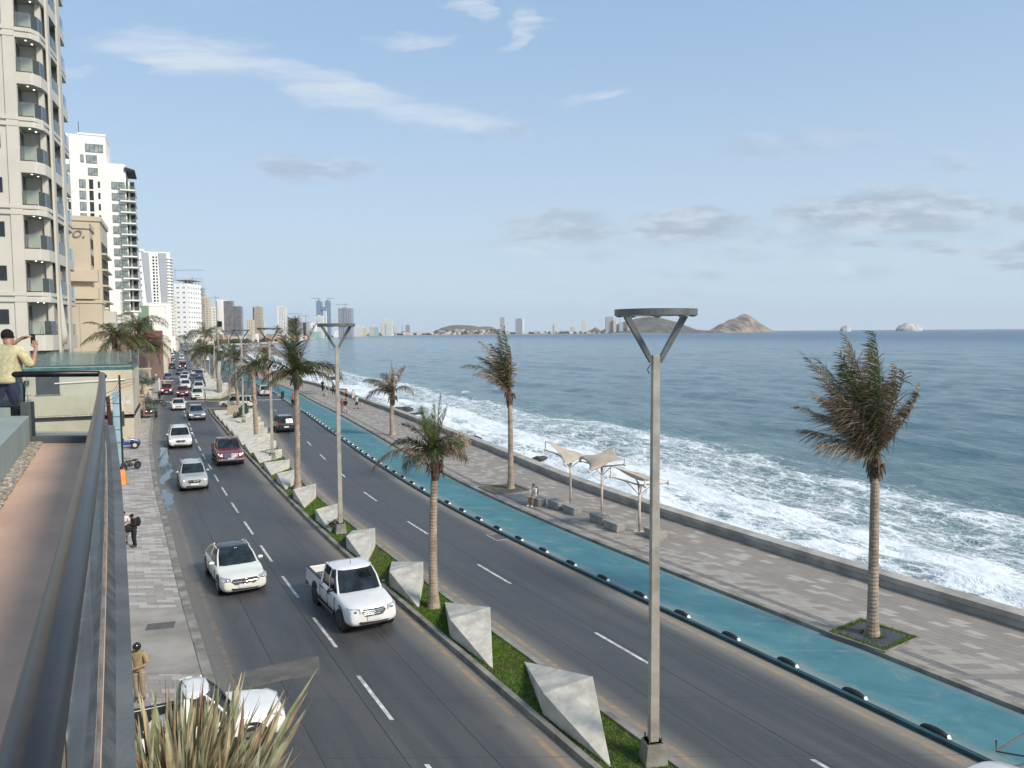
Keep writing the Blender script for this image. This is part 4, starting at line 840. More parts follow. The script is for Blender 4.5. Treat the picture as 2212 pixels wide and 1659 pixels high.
# man photographing at the corner of the terrace (seen from behind)
pm = at(24, 889, 11.7); pm.z = FL + .02
man = person('man in pale yellow shirt and dark jeans, seen from behind, raising a phone', pm, -.15,
       fat=1.2, J=dict(el=(-.28, .16, 1.36), wl=(-.02, .30, 1.58), fl=(.07, .31, 1.60), er=(.31, .10, 1.13), wr=(.25, .27, 1.41), fr=(.215, .30, 1.49), hd=(-.03, .05, 1.56), ht=(-.03, .05, 1.67), sl=(-.2, 0, 1.40), sr=(.2, 0, 1.40)),
       top=cloth('pale_yellow', (.56, .50, .29)), legs=cloth('denim', (.018, .026, .055)), h=1.68)
tag(MB().box(-.038, .038, -.006, .006, -.075, .075).build('phone', black, bevel=.004, loc=pm + Vector((.20, .30, 1.55)), rz=-.1), 'black phone held up by the man in the yellow shirt', 'phone')
# guard looking down at his hands
p = G(303, 1512, .11)
person('security guard in a black helmet and khaki uniform looking down at his hands', p, math.pi - .1, dict(el=(-.30, .05, 1.12), wl=(-.10, .26, 1.06), fl=(-.03, .30, 1.07), er=(.30, .05, 1.12), wr=(.10, .26, 1.06), fr=(.03, .30, 1.07), hd=(0, .06, 1.56), ht=(0, .11, 1.65)),
       top=khaki, legs=cloth('tan', (.30, .22, .16)), helmet=True, h=1.62)
p = G(270, 1173, .11); person('woman in a white dress with arms folded beside the wall', p, math.pi + .3, dict(wl=(.05, .2, 1.18), fl=(.12, .2, 1.2), wr=(-.05, .22, 1.14), fr=(-.12, .2, 1.16), el=(-.26, .03, 1.15), er=(.26, .03, 1.15)), top=whitec, dress=whitec, h=1.55)
p = G(291, 1181, .11); person('person in black tracksuit with black backpack and curly dark hair', p, math.pi * .75, dict(wl=(-.05, .22, 1.22), fl=(0, .25, 1.3), wr=(.1, .2, 1.0), fr=(.08, .26, .95), hd=(0, .08, 1.53), ht=(0, .12, 1.61)), top=blackc, legs=blackc, sleeve='long', pack=blackc, h=1.62, bag=blackc)
# walkers on the promenade
pp = [(739.6, 890, 'woman in a red and black wrap walking, left one of the couple', 1.72, cloth('redwrap', (.28, .07, .06)), None, 'short', math.pi), (746.8, 892.4, 'man in a black vest and pale shorts, right one of the couple', 1.78, blackc, cloth('pale', (.45, .45, .46)), 'short', math.pi),
      (748.4, 864.4, 'shirtless man in black shorts walking behind the couple', 1.75, None, blackc, 'short', 0), (763, 866.7, 'woman in white top and white shorts by the sea wall', 1.7, whitec, whitec, 'short', 0),
      (771.2, 883, 'man in a light blue shirt and black shorts stepping sideways', 1.78, cloth('lightblue', (.35, .50, .60)), blackc, 'short', 1.2), (781.8, 883.7, 'small child in pink near the man in light blue', 1.0, cloth('pink', (.60, .28, .27)), cloth('pink', (.6, .28, .27)), 'short', .3),
      (720.3, 852, 'person in dark blue standing behind the second lamp pole', 1.7, cloth('navy', (.03, .04, .08)), blackc, 'long', .5), (602, 819, 'distant walker in a black top on the far promenade', 1.7, blackc, blackc, 'short', 0), (612, 818, 'distant walker in red on the far promenade', 1.7, cloth('red', (.4, .05, .04)), blackc, 'short', 0), (618, 820, 'distant walker in grey on the far promenade', 1.65, cloth('grey', (.2, .2, .2)), blackc, 'short', 0),
      (697, 845, 'tall dark clothed figure standing left of the far shade sails', 1.9, blackc, blackc, 'long', 0),
      (306.8, 871, 'man in a dark shirt and dark jeans standing by the stone planter', 1.75, cloth('navy', (.03, .04, .08)), cloth('denim', (.018, .026, .055)), 'long', 0), (320.8, 871, 'shirtless man in blue jeans talking by the stone planter', 1.72, None, cloth('blue', (.09, .20, .33)), 'long', .5), (345, 869, 'person in a black jacket with bare legs at the kerb', 1.75, blackc, blackc, 'short', 1.5),
      (327, 829, 'person in a teal shirt on the sidewalk by the fan palm', 1.65, cloth('teal', (.02, .20, .24)), blackc, 'long', 0), (337, 822, 'pedestrian in white on the crowded sidewalk', 1.7, whitec, blackc, 'long', 0), (343, 819, 'pedestrian in black on the crowded sidewalk', 1.7, blackc, blackc, 'long', 1), (347, 812, 'pedestrian in orange on the crowded sidewalk', 1.65, cloth('orange', (.55, .20, .05)), blackc, 'short', 0),
      (341, 801, 'pedestrian in pink on the far sidewalk', 1.7, cloth('pink', (.60, .28, .27)), blackc, 'long', 0), (345, 796, 'pedestrian in red on the far sidewalk', 1.7, cloth('red', (.4, .05, .04)), blackc, 'long', 0), (333, 826, 'pedestrian in khaki on the crowded sidewalk', 1.7, khaki, blackc, 'long', 0)]
for i, (x, y, lab, h, tp, lg, ll, rz) in enumerate(pp):
    s = .12 * (-1) ** i; person(lab, G(x, y, .12), rz, dict(kl=(-.10, .03 + s, .49), al=(-.11, s * 1.6, .09), tl=(-.12, s * 1.6 + .17, .03), ar=(.11, -s * 1.2 - .02, .09), tr=(.12, -s * 1.2 + .15, .03), wl=(-.26, -s * .8 + .05, .9), wr=(.26, s * .8 + .05, .9)), top=tp, legs=lg, legl=ll, h=h, sleeve='long' if 'jacket' in lab else 'short', skin=skin_m if i % 3 else skin_d)
# seated person with a backpack
p = G(*zz(270, 1012), .13); p.z = .13
person('seated person in white top and grey shorts with a dark backpack, hands on knees', p, math.pi * .80, dict(pel=(0, 0, .52), sp=(0, .04, .72), ch=(0, .09, .92), nk=(0, .11, 1.05), hd=(0, .13, 1.15), ht=(0, .13, 1.25), hl=(-.09, .02, .52), hr=(.09, .02, .52), kl=(-.14, .42, .50), kr=(.14, .42, .52), al=(-.14, .44, .09), ar=(.14, .40, .09), tl=(-.15, .60, .03), tr=(.15, .56, .03),
       sl=(-.17, .09, .99), sr=(.17, .09, .99), el=(-.22, .22, .75), er=(.22, .22, .75), wl=(-.14, .40, .62), wr=(.14, .40, .62), fl=(-.12, .46, .60), fr=(.12, .46, .60)), top=whitec, legs=cloth('grey', (.2, .2, .2)), legl='short', pack=blackc, hair=P('red_hair', (.10, .03, .02), .6, .2, 30), shoes=whitec)

# ------------------------------------------------------------ vehicles
GRP = 'vehicles on the two carriageways'
def wheel(e, x, y, r, wd, rimmat, far):
    s = 1 if x > 0 else -1
    n = 12 if far else 22; b = MB()
    b.tube([(x - s * wd, y, r), (x - s * wd * .85, y, r), (x - s * .02, y, r), (x, y, r)], [r * .9, r, r, r * .86], n)
    t_ = b.build('wheel', rubber, e, smooth=False)
    m_ = MB(); m_.tube([(x - s * .05, y, r), (x + s * .004, y, r)], [r * .68, r * .66], n)
    rm = m_.build('rim', rimmat, t_)
    if not far:
        d = MB()
        for k in range(5):
            a = 2 * math.pi * k / 5; 
            for off_ in (.63,): d.tube([(x + s * .004, y + math.cos(a) * r * .38, r + math.sin(a) * r * .38), (x + s * .0075, y + math.cos(a) * r * .38, r + math.sin(a) * r * .38)], r * .12, 6)
        d.build('rim_gap', rubber, t_)
def car(kind, col, p, rz, label, far=0, roofc=None, rimc=None, lit=False, opt='', sc=1.0, cat='car', clad=None):
    K = dict(sedan=(4.62, 1.80, 1.44, .90, .80, 1.05, -1.55, .30, -1.05, .33, .17), coupe=(4.69, 1.83, 1.42, .92, .82, 1.00, -1.95, .15, -1.0, .35, .16),
             suv=(4.62, 1.86, 1.69, 1.06, .98, 1.05, -2.12, .45, -1.85, .36, .22), bigsuv=(5.1, 1.98, 1.76, 1.10, 1.02, 1.22, -2.4, .62, -2.15, .38, .24), cuv=(4.3, 1.79, 1.63, 1.04, .98, .95, -1.95, .40, -1.72, .34, .20),
             pickup=(5.33, 1.86, 1.80, 1.12, 1.08, 1.30, -.72, .72, -.55, .39, .30), bigpick=(5.8, 2.03, 1.95, 1.25, 1.20, 1.40, -.85, .80, -.62, .41, .32))[kind]
    L, Wd, Ht, belt, hood, yf, yr, yft, yrt, r, zb = K; hw = Wd / 2; pick = kind in ('pickup', 'bigpick')
    if opt == 'singlecab': yr = .05; yrt = .12
    e = thing('pickup_truck' if pick else 'car', label, cat, p, rz, GRP); e.scale = (sc, sc, sc); pm_ = paint(col); n0 = len(e.name)
    ft = L / 2
    zs2 = belt - .05
    ST = [(ft, .78, zb + .18, hood * .64, hood * .72), (ft - .03, .86, zb + .08, hood * .76, hood * .85), (ft - .16, .93, zb, hood * .80, hood * .90), (ft - .45, .985, zb, hood * .88, hood * .965), (ft - .9, 1, zb, hood * .93, hood), (yf + .15, 1, zb, belt * .95, (hood + belt) / 2 + .02), (yf - .1, 1, zb, belt * .97, belt), (.2, 1, zb, belt * .975, belt + .01), (-.7, 1, zb, belt * .98, belt + .015)]
    if pick: ST += [(yr - .06, 1, zb, .78, .80), (-ft + .3, .99, zb + .1, .78, .80), (-ft + .08, .98, zb + .15, .78, .8), (-ft + .04, .97, zb + .2, .76, .79)]; ST[8] = (min(-.5, yr + .1), 1, zb, belt * .98, belt)
    else: ST += [(-ft + .75, .99, zb, belt * .985, belt + (.02 if kind in ('sedan', 'coupe') else 0)), (-ft + .28, .94, zb + .03, belt * .95, belt * (.99 if kind in ('sedan', 'coupe') else .97)), (-ft + .06, .84, zb + .08, belt * .86, belt * .93), (-ft, .74, zb + .18, belt * .75, belt * .85)]
    if opt == 'singlecab': ST[6:9] = [(yf - .1, 1, zb, belt * .97, belt), (yr + .1, 1, zb, belt * .98, belt)]
    b = MB(); V = []
    for (y, wf, z0, zs, zt) in ST:
        w_ = wf * hw; half = [(0, z0), (w_ * .80, z0), (w_ * .955, z0 + .09), (w_ * .995, z0 + (zs - z0) * .42), (w_ * .985, z0 + (zs - z0) * .75), (w_ * .945, zs), (w_ * .80, zt), (0, zt + .025)]
        ring = half + [(-a, c) for a, c in half[-2:0:-1]]; V += [(x, y, z) for x, z in ring]
    n = 14; b.add(V, [(i * n + k, (i + 1) * n + k, (i + 1) * n + (k + 1) % n, i * n + (k + 1) % n) for i in range(len(ST) - 1) for k in range(n)] + [tuple(range(n)), tuple(range((len(ST) - 1) * n + n - 1, (len(ST) - 1) * n - 1, -1))])
    body = b.build('body', pm_, e, smooth=True, subd=1 if far else 2)
    # glasshouse
    wb, wt = hw * .90, hw * .70 if not pick else hw * .74; zt = Ht - .035
    rg = lambda w_, a, c, z, bul: [(0, a + bul, z), (w_ * .62, a + bul * .5, z), (w_ * .93, a - .10, z), (w_, a - .28, z), (w_, (a + c) / 2, z), (w_, c + .18, z), (w_ * .9, c + .03, z), (0, c - bul * .4, z)]
    mir = lambda h_: h_ + [(-x, y, z) for x, y, z in h_[-2:0:-1]]
    lo = mir(rg(wb, yf, yr, belt - .04, .10)); hi = mir(rg(wt, yft, yrt, zt, .07)); mid = mir(rg(wb * .42 + wt * .58 + .03, yf * .42 + yft * .58 + .02, yr * .42 + yrt * .58 - .02, belt * .42 + zt * .58, .10)); m_ = len(lo)
    g = MB().add(lo + mid + hi, [(j * m_ + i, (j * m_) + (i + 1) % m_, (j + 1) * m_ + (i + 1) % m_, (j + 1) * m_ + i) for j in range(2) for i in range(m_)] + [tuple(range(2 * m_, 3 * m_))])
    g.build('windows', car_glass, e, smooth=False)
    hi2 = [(x * 1.015, y + (.01 if y > 0 else -.02), Ht - .055) for x, y, z in hi]; cy_ = (yft + yrt) / 2; hi3 = [(x * .93, cy_ + (y - cy_) * .96, Ht - .012) for x, y, z in hi]; hi4 = [(x * .5, cy_ + (y - cy_) * .6, Ht + .010) for x, y, z in hi]
    rb = MB().add(hi2 + hi3 + hi4, [(j * m_ + i, j * m_ + (i + 1) % m_, (j + 1) * m_ + (i + 1) % m_, (j + 1) * m_ + i) for j in range(2) for i in range(m_)] + [tuple(range(2 * m_, 3 * m_)), tuple(range(m_ - 1, -1, -1))])
    rb.build('roof', roofc or pm_, e, smooth=True)
    pi = MB()
    for s in (-1, 1):
        for i in ((2, 6) if not far else (2, 6)):
            j = i if s > 0 else (m_ - i) % m_
            pi.tube([Vector(lo[j]), Vector(mid[j]) , Vector(hi[j])], [.045 if i == 2 else .07, .034 if i == 2 else .06, .022 if i == 2 else .03], 6)
        ys_ = (yf + yr) / 2 - .0; x0 = s * wb; x1 = s * wt; pi.tube([(x0, ys_ + .05, belt - .03), (s * (wb * .42 + wt * .58 + .03), ys_, belt * .42 + zt * .58), (x1, ys_ - .02, zt)], .028, 5)
        if kind in ('suv', 'bigsuv', 'cuv'): pi.tube([(x0, yr + .75, belt - .03), (s * (wb * .42 + wt * .58 + .02), yr + .72, belt * .42 + zt * .58), (x1, yrt + .6, zt)], .035, 5)
        pi.tube([(s * wt, yft - .3, zt), (s * wt, yrt + .15, zt)], .024, 6)
        if pick: pi.hull([(s * wb - .05, yr, belt - .1), (s * wb + .02, yr, belt - .1), (s * wb + .02, yr + .16, belt - .1), (s * wb - .05, yr + .16, belt - .1)], [(s * wt - .04, yrt - .02, zt), (s * wt + .01, yrt - .02, zt), (s * wt + .01, yrt + .12, zt), (s * wt - .04, yrt + .12, zt)])
    if pick: pi.box(-wb, wb, yr - .02, yr + .05, belt - .25, belt + .1)
    pi.build('pillars', pm_, e)
    if kind in ('suv', 'bigsuv', 'cuv') and not far:
        for s in (-1, 1): MB().tube([(s * wt * .93, yft - .35, Ht + .03), (s * wt * .95, yrt + .2, Ht + .04)], .018, 6).build('roof_rail', chrome if kind != 'cuv' else pm_, e)
    # arches, wheels
    wbs = {'pickup': (1.72, -1.36), 'bigpick': (1.85, -1.75), 'bigsuv': (1.6, -1.45)}.get(kind, (ft - .88, -ft + .93))
    for s in (-1, 1):
        for y in wbs:
            MB().tube([(s * (hw - .3), y, r + .02), (s * (hw - .016), y, r + .02)], r + (.075 if pick else .03), 14 if far else 24).build('wheel_arch', black, e)
            wheel(e, s * (hw - .0), y, r, .24, rimc or alloy, far)
    cm = clad or (black if kind in ('cuv', 'suv', 'bigsuv') else None)
    if cm:
        for s in (-1, 1): MB().box(s * hw - .05, s * hw + .002, wbs[1] + .35, wbs[0] - .35, zb - .02, zb + .13).build('side_sill', cm, e, bevel=.02)
    if pick and not far:
        for s in (-1, 1): MB().tube([(s * (hw + .02), 1.1, .38), (s * (hw + .02), -.7, .38)], .045, 8).build('side_step', black, e)
    # bed
    if pick:
        y0, y1 = -ft + .05, yr - .06
        for s in (-1, 1): MB().hull([(s * (hw - .14), y0, .6), (s * (hw - .02), y0, .6), (s * (hw - .02), y1, .6), (s * (hw - .14), y1, .6)][::s], [(s * (hw - .13), y0, belt - .02), (s * (hw - .05), y0, belt - .02), (s * (hw - .05), y1, belt - .02), (s * (hw - .13), y1, belt - .02)][::s]).build('bed_side', pm_, e, bevel=.02)
        MB().box(-hw + .1, hw - .1, y0, y0 + .09, .6, belt - .03).build('tailgate', pm_, e, bevel=.02)
        ln = MB(); ln.box(-hw + .145, hw - .145, y0 + .10, y1, .80, .835); ln.box(-hw + .132, -hw + .145, y0 + .1, y1, .8, belt - .05); ln.box(hw - .145, hw - .132, y0 + .1, y1, .8, belt - .05); ln.box(-hw + .14, hw - .14, y1 - .02, y1, .8, belt - .06)
        ln.build('bed_liner', black, e)
        for s in (-1, 1): MB().box(s * (hw - .09) - .05, s * (hw - .09) + .05, y0, y1, belt - .022, belt).build('bed_rail', black, e)
        for s in (-1, 1): MB().box(s * (hw - .1) - .06, s * (hw - .1) + .06, -ft + .03, -ft + .12, .72, 1.0).build('taillight', tail, e)
    # front
    gw = {'coupe': .52, 'bigpick': .56, 'pickup': .42}.get(kind, .40); gz0, gz1 = {'coupe': (.50, .70), 'bigpick': (.66, 1.02), 'pickup': (.68, .90)}.get(kind, (hood * .58, hood * .78))
    gy = ft - .02
    rr_ = lambda x0, x1, z0, z1, y0, y1, k=.25: ([(x0 + (x1 - x0) * k * .6, y0, z0), (x1 - (x1 - x0) * k * .6, y0, z0), (x1, y0, z0 + (z1 - z0) * .55), (x1 - (x1 - x0) * .06, y0, z1), (x0 + (x1 - x0) * .06, y0, z1), (x0, y0, z0 + (z1 - z0) * .55)], y1)
    def panel(x0, x1, z0, z1, y0, y1, mat, name, k=.25, par=e):
        rg_, y1 = rr_(x0, x1, z0, z1, y0, y1, k); return MB().hull(rg_, [(x, y1 - .09 * (abs(x) / hw) ** 2 - .30 * max(0, z - hood * .66), z) for x, _, z in rg_]).build(name, mat, par)
    gr_ = panel(-gw, gw, gz0, gz1, gy - .3, ft + .045, black if kind != 'bigpick' else black, 'grille')
    if not far or kind == 'bigpick':
        bars = {'coupe': [.60], 'pickup': [.73, .79, .85], 'bigpick': [.72, .80, .88, .97]}.get(kind, [gz0 * .4 + gz1 * .6])
        for z in bars: MB().tube([(-gw * .9, gy + .0, z), (0, gy + .068, z), (gw * .9, gy + .025, z)], .018 if kind != 'bigpick' else .03, 6).build('grille_bar', chrome, gr_)
        # badge ring with its mark
        if opt == 'star':
            bd = MB(); cz = .60; ring = [(.10 * math.cos(a), gy + .075, cz + .10 * math.sin(a)) for a in np.linspace(0, 2 * math.pi, 21)]; bd.tube(ring, .012, 6)
            for k in range(3): a = math.pi / 2 + k * 2 * math.pi / 3; bd.tube([(0, gy + .075, cz), (.095 * math.cos(a), gy + .075, cz + .095 * math.sin(a))], [.02, .005], 5)
            bd.build('badge', chrome, e)
        elif opt == 'ovals':
            bd = MB(); cz = .80
            for (a_, c_, oz) in ((.10, .066, 0), (.035, .06, 0), (.065, .028, .03)): bd.tube([(a_ * math.cos(a), gy + .075, cz + oz + c_ * math.sin(a)) for a in np.linspace(0, 2 * math.pi, 19)], .009, 5)
            bd.build('badge', chrome, e)
        elif not far: MB().tube([(.06 * math.cos(a), gy + .07, (gz0 + gz1) / 2 + .045 * math.sin(a)) for a in np.linspace(0, 2 * math.pi, 15)], .01, 5).build('badge', chrome, e)
    panel(-hw * .62, hw * .62, zb + .10, zb + .24, ft - .3, ft + .018, black, 'lower_intake', .2)
    hl = {'bigpick': (.62, .86, .78, 1.0), 'pickup': (.50, .86, .78, .94), 'coupe': (.56, .90, .62, .74)}.get(kind, (.54, .90, hood * .66, hood * .80))
    for s in (-1, 1):
        x0, x1, z0, z1 = hw * hl[0], hw * hl[1], hl[2], hl[3]
        ring = [(x0, ft - .02, z0 + .02), (x1, ft - .12, z0), (x1 + .035, ft - .26, z1), (x0 + .02, ft - .05, z1 - .01)]
        b = MB().hull([(s * x, y - .28, z) for x, y, z in ring][::s], [(s * x, y + .035, z) for x, y, z in ring][::s]); ho = b.build('headlight', lamplit if lit else lampglass, e)
        if not far: MB().ell((s * (x0 + x1) / 2, ft - .03, (z0 + z1) / 2), (.07, .03, .045), 8, 0, 5).build('reflector', chrome if not lit else lamplit, ho)
        MB().tube([(s * hw * .72, ft - .2, zb + .20), (s * hw * .74, ft - .055, zb + .20)], .07, 10).build('foglight', black if kind != 'pickup' else chrome, e)
        MB().ell((s * (wb + .13), yf - .42, belt + .06), (.12, .07, .075), 10, 0, 6).build('mirror', pm_ if kind != 'pickup' else black, e, smooth=True)
        if not pick:
            if kind in ('sedan', 'coupe'): zr0, zr1 = belt * .72, belt * .86
            else: zr0, zr1 = belt * .78, belt * .97
            MB().hull([(s * hw * .52, -ft + .3, zr0), (s * hw * .90, -ft + .3, zr0), (s * hw * .90, -ft + .3, zr1), (s * hw * .52, -ft + .3, zr1)][::-s], [(s * hw * .52, -ft + .01, zr0), (s * hw * .86, -ft + .07, zr0), (s * hw * .88, -ft + .09, zr1), (s * hw * .54, -ft + .03, zr1)][::-s]).build('taillight', tail, e)
        if not far:
            for y in ([yf - .12, (yf + yr) / 2, yr + .55] if not pick else [yf - .15, (yf + yr) / 2, yr + .1]): MB().box(s * (hw - .03), s * (hw + .001) , y - .007, y + .007, zb + .16, belt - .14).build('door_gap', black, e)
            for y in ([(yf + yr) / 2 + .18, (yf + yr) / 2 - .62]): MB().box(s * hw * .98 - .02, s * hw * .98 + .02, y - .1, y + .1, belt - .20, belt - .165).build('door_handle', chrome if not pick else black, e)
    MB().box(-.24, .24, ft - .06, ft + .03, zb + .22, zb + .36).build('license_plate', plate_m, e); MB().box(-.24, .24, -ft - .02, -ft + .06, .56 if not pick else .5, .70 if not pick else .64).build('license_plate', plate_m, e)
    if pick: MB().box(-hw * .96, hw * .96, -ft - .06, -ft + .1, .42, .58).build('rear_bumper', chrome if kind == 'bigpick' else black, e, bevel=.03)
    if kind == 'bigpick': MB().hull([(-hw * .97, ft - .2, .45), (hw * .97, ft - .2, .45), (hw * .97, ft - .2, .62), (-hw * .97, ft - .2, .62)], [(-hw * .9, ft + .05, .47), (hw * .9, ft + .05, .47), (hw * .9, ft + .05, .6), (-hw * .9, ft + .05, .6)]).build('front_bumper', chrome, e, bevel=.02)
    if not far:
        MB().box(-wt * .96, wt * .96, yf - .10, yf + .0, belt - .055, belt - .02).build('wiper_cowl', black, e)
        if kind in ('suv', 'bigsuv', 'cuv', 'pickup'): MB().tube([(0, yft - .5, Ht), (0, yft - .62, Ht + .22)] if kind == 'pickup' else [(0, yrt + .1, Ht), (0, yrt + .0, Ht + .08)], [.012, .006], 5).build('antenna', black, e)
    # seats and people behind the glass are not readable in the photo
    return e
WHT = (.72, .70, .66); SIL = (.38, .39, .38); MAR = (.16, .022, .028); RED = (.38, .03, .03); BLU = (.07, .11, .19); BLK = (.014, .015, .017); GRY = (.20, .23, .27); CRM = (.60, .58, .50)
def front(x, y, L, up=False, ang=None, dz=0):     # centre of a vehicle whose near bumper touches the ground at this picture point
    g = G(x, y); rz = head(g.y, not up) if ang is None else ang; d = Vector((-math.sin(rz), math.cos(rz), 0)); g = g - d * L / 2 if not up else g + d * L / 2; g.z = .004; return g, rz
p, r_ = front(527, 1288, 4.69); car('coupe', (.70, .69, .62), p, r_ + .03, 'cream-white four-door coupe with a black glass roof and a star badge', roofc=P('roof_glass', (.012, .014, .022), .05, .2, 3, spec=.8), opt='star')
p, r_ = front(806, 1371, 5.33); hx = car('pickup', (.74, .73, .71), p, r_ + .02, 'white double cab pickup with black bed liner and oval badge beside the median', rimc=P('black_rim', (.03, .03, .03), .4, .1, 5), opt='ovals', cat='pickup truck')
MB().hull([(-.15, .5, 1.28), (.32, .48, 1.30), (.30, .40, 1.52), (-.1, .44, 1.46)], [(-.12, .53, 1.28), (.30, .51, 1.30), (.27, .44, 1.5), (-.05, .48, 1.45)]).build('red_cloth', cloth('redcloth', (.45, .05, .04)), hx)
p, r_ = front(421, 1062, 4.27); car('cuv', SIL, p, r_, 'silver compact SUV with glowing fog lamps in the outer lane beyond the puddle', clad=P('grey_clad', (.10, .10, .10), .5, .1, 4))
p, r_ = front(500, 1008, 5.8); car('bigpick', MAR, p, r_, 'dark red full-size pickup with a tall chrome grille and lit headlights', lit=True, cat='pickup truck')
p, r_ = front(391, 970, 5.1); car('bigsuv', WHT, p, r_, 'large white SUV with a chrome grille just past the puddle', lit=True)
p, r_ = front(427, 909, 4.75); car('suv', GRY, p, r_, 'blue-grey SUV with bright headlights beside the near tip of the median island', lit=True)
p, r_ = front(386, 887, 4.62); car('sedan', WHT, p, r_, 'white sedan with a dark wide lower grille crossing the junction')
p, r_ = front(426.5, 863.5, 4.6); car('suv', (.66, .66, .60), p, r_, 'cream-white SUV first in the inner lane at the white stop line')
p, r_ = front(394.4, 857, 4.5); car('cuv', (.20, .02, .03), p, r_, 'wine red SUV with lit headlights stopped behind the stop line', lit=True)
for (x, y, kd, c, lab, up) in [(429.4, 846.5, 'suv', WHT, 'white SUV second in the inner lane behind the cream SUV', 0), (400.6, 841.4, 'suv', WHT, 'white car right behind the wine red SUV', 0), (430, 829, 'sedan', BLU, 'blue sedan third in the inner lane with red load at its nose', 0), (431, 815, 'suv', (.05, .08, .14), 'dark blue SUV fourth in the inner lane', 0),
        (397.5, 828, 'suv', (.6, .62, .6), 'pale SUV in the outer lane third from the stop line', 0), (401, 817, 'sedan', WHT, 'white sedan fourth in the outer lane', 0), (421.2, 811, 'sedan', CRM, 'cream sedan alone at the back of the inner lane queue', 0), (388, 809, 'sedan', (.04, .05, .08), 'dark sedan half hidden behind the fourth car of the outer lane', 0),
        (363, 821, 'sedan', BLU, 'blue sedan parked at the left kerb behind the red open jeep', 0), (371.5, 797, 'suv', BLK, 'black jeep-like car parked at the left kerb', 0), (393, 776.5, 'suv', WHT, 'white car beyond the red canopy truck', 0), (373, 781, 'sedan', (.3, .31, .32), 'silver car parked at the left kerb beyond the black jeep', 0),
        (391.8, 768, 'sedan', CRM, 'cream car beyond the white one on the far road', 0), (400.5, 765, 'suv', (.06, .07, .09), 'dark car on the far road beside the cream one', 0), (387.5, 763, 'sedan', SIL, 'silver car on the far road near the left kerb', 0), (396, 754, 'sedan', (.35, .37, .4), 'pale blue car far up the street', 0), (388, 750, 'sedan', RED, 'small red car far up the street', 0),
        (368, 787, 'suv', (.25, .25, .26), 'grey SUV parked by the restaurants', 0), (372, 770, 'suv', WHT, 'white van parked by the restaurants', 0), (376, 763, 'sedan', BLK, 'black car parked far up the left kerb', 0), (380, 757, 'sedan', SIL, 'silver car parked far up the left kerb', 0), (384, 752, 'sedan', WHT, 'white car parked farthest up the left kerb', 0),
        (399, 746, 'suv', WHT, 'white speck of a car near the end of the street', 0), (392, 745.5, 'sedan', BLK, 'dark speck of a car near the end of the street', 0),
        (430, 768, 'suv', WHT, 'white SUV on the far seaward carriageway', 1), (427, 762, 'sedan', BLK, 'black car on the far seaward carriageway', 1), (424, 757, 'sedan', SIL, 'silver car on the far seaward carriageway', 1), (436, 772, 'sedan', GRY, 'grey car on the far seaward carriageway', 1)]:
    p, r_ = front(x, y, 4.6, up); 
    if up:
        p.x = fC(p.y) + (2.0 if x > 428 else 4.4); r_ = head(p.y, False)
    car(kd, c, p, r_, lab, far=1, lit=False)
p, r_ = front(619, 935, 4.4, True); car('suv', BLK, p, r_, 'black crossover driving away on the seaward road, seen from behind')
p, r_ = front(572.3, 855.7, 4.4, True); car('suv', (.62, .61, .56), p, r_, 'cream crossover driving away beyond the crossing', far=0)
g = G(511, 882); car('bigsuv', (.66, .64, .60), Vector((g.x, g.y + .6, .01)), math.pi / 2 - .12, 'white luxury SUV side-on, crossing the gap in the median', far=0, sc=.97)
cr_ = car('pickup', (.74, .735, .70), Vector((-8.06, 17.95, .11)), R(-62), 'white pickup parked across the sidewalk behind the spiky plant', opt='singlecab', sc=.90, cat='pickup truck')

def canopy_truck(lab, x, y, sc, nm, roofc, tilt=0):
    p, r_ = front(x, y, 4.9); e = thing(nm, lab, 'truck', p, r_, GRP); e.scale = (sc, sc, sc); b = MB()
    pr = paint(RED)
    MB().hull([(-.85, 1.1, .45), (.85, 1.1, .45), (.85, 1.1, 1.15), (-.85, 1.1, 1.15)], [(-.78, 2.4, .5), (.78, 2.4, .5), (.74, 2.35, 1.0), (-.74, 2.35, 1.0)]).build('hood', pr, e, bevel=.08)
    MB().box(-.88, .88, -2.4, 1.1, .45, 1.15).build('body', pr, e, bevel=.06)
    MB().hull([(-.8, .95, 1.15), (.8, .95, 1.15), (.8, .0, 1.15), (-.8, .0, 1.15)][::-1], [(-.68, .55, 1.75), (.68, .55, 1.75), (.68, .0, 1.75), (-.68, .0, 1.75)][::-1]).build('windshield', car_glass, e)
    MB().box(-.72, .72, -.1, .6, 1.75, 1.82).build('cab_roof', pr, e, bevel=.02)
    f = MB()
    for s in (-.8, .8):
        for yy in (-2.3, -.9, .3): f.tube([(s, yy, 1.1), (s, yy, 2.25)], .035, 6)
    f.build('frame', pr, e); MB().add([(-1.0, -2.5, 2.2), (1.0, -2.5, 2.2), (1.0, .7, 2.25 + tilt), (-1.0, .7, 2.25), (-1.0, -2.5, 2.28), (1.0, -2.5, 2.28), (1.0, .7, 2.34 + tilt), (-1.0, .7, 2.33)], [(0, 3, 2, 1), (4, 5, 6, 7), (0, 1, 5, 4), (2, 3, 7, 6), (0, 4, 7, 3), (1, 2, 6, 5)]).build('canopy', roofc, e)
    MB().box(-.5, .5, 2.2, 2.44, .62, .85).build('grille', black, e)
    for s in (-1, 1):
        MB().cyl((s * .62, 2.25, .8), (s * .62, 2.45, .8), .12, 10).build('headlight', lamplit, e)
        for yy in (1.65, -1.6): wheel(e, s * .92, yy, .38, .25, alloy, 1)
    MB().box(-.85, .85, 2.38, 2.52, .42, .56).build('bumper', black, e, bevel=.02); MB().box(-.2, .2, 2.5, 2.53, .43, .55).build('license_plate', plate_m, e)
canopy_truck('red open-sided jeep with a flat cream canopy roof at the left kerb', 360, 853, 1.0, 'open_jeep', P('cream_canopy', (.58, .52, .38), .7, .1, 3), .15)
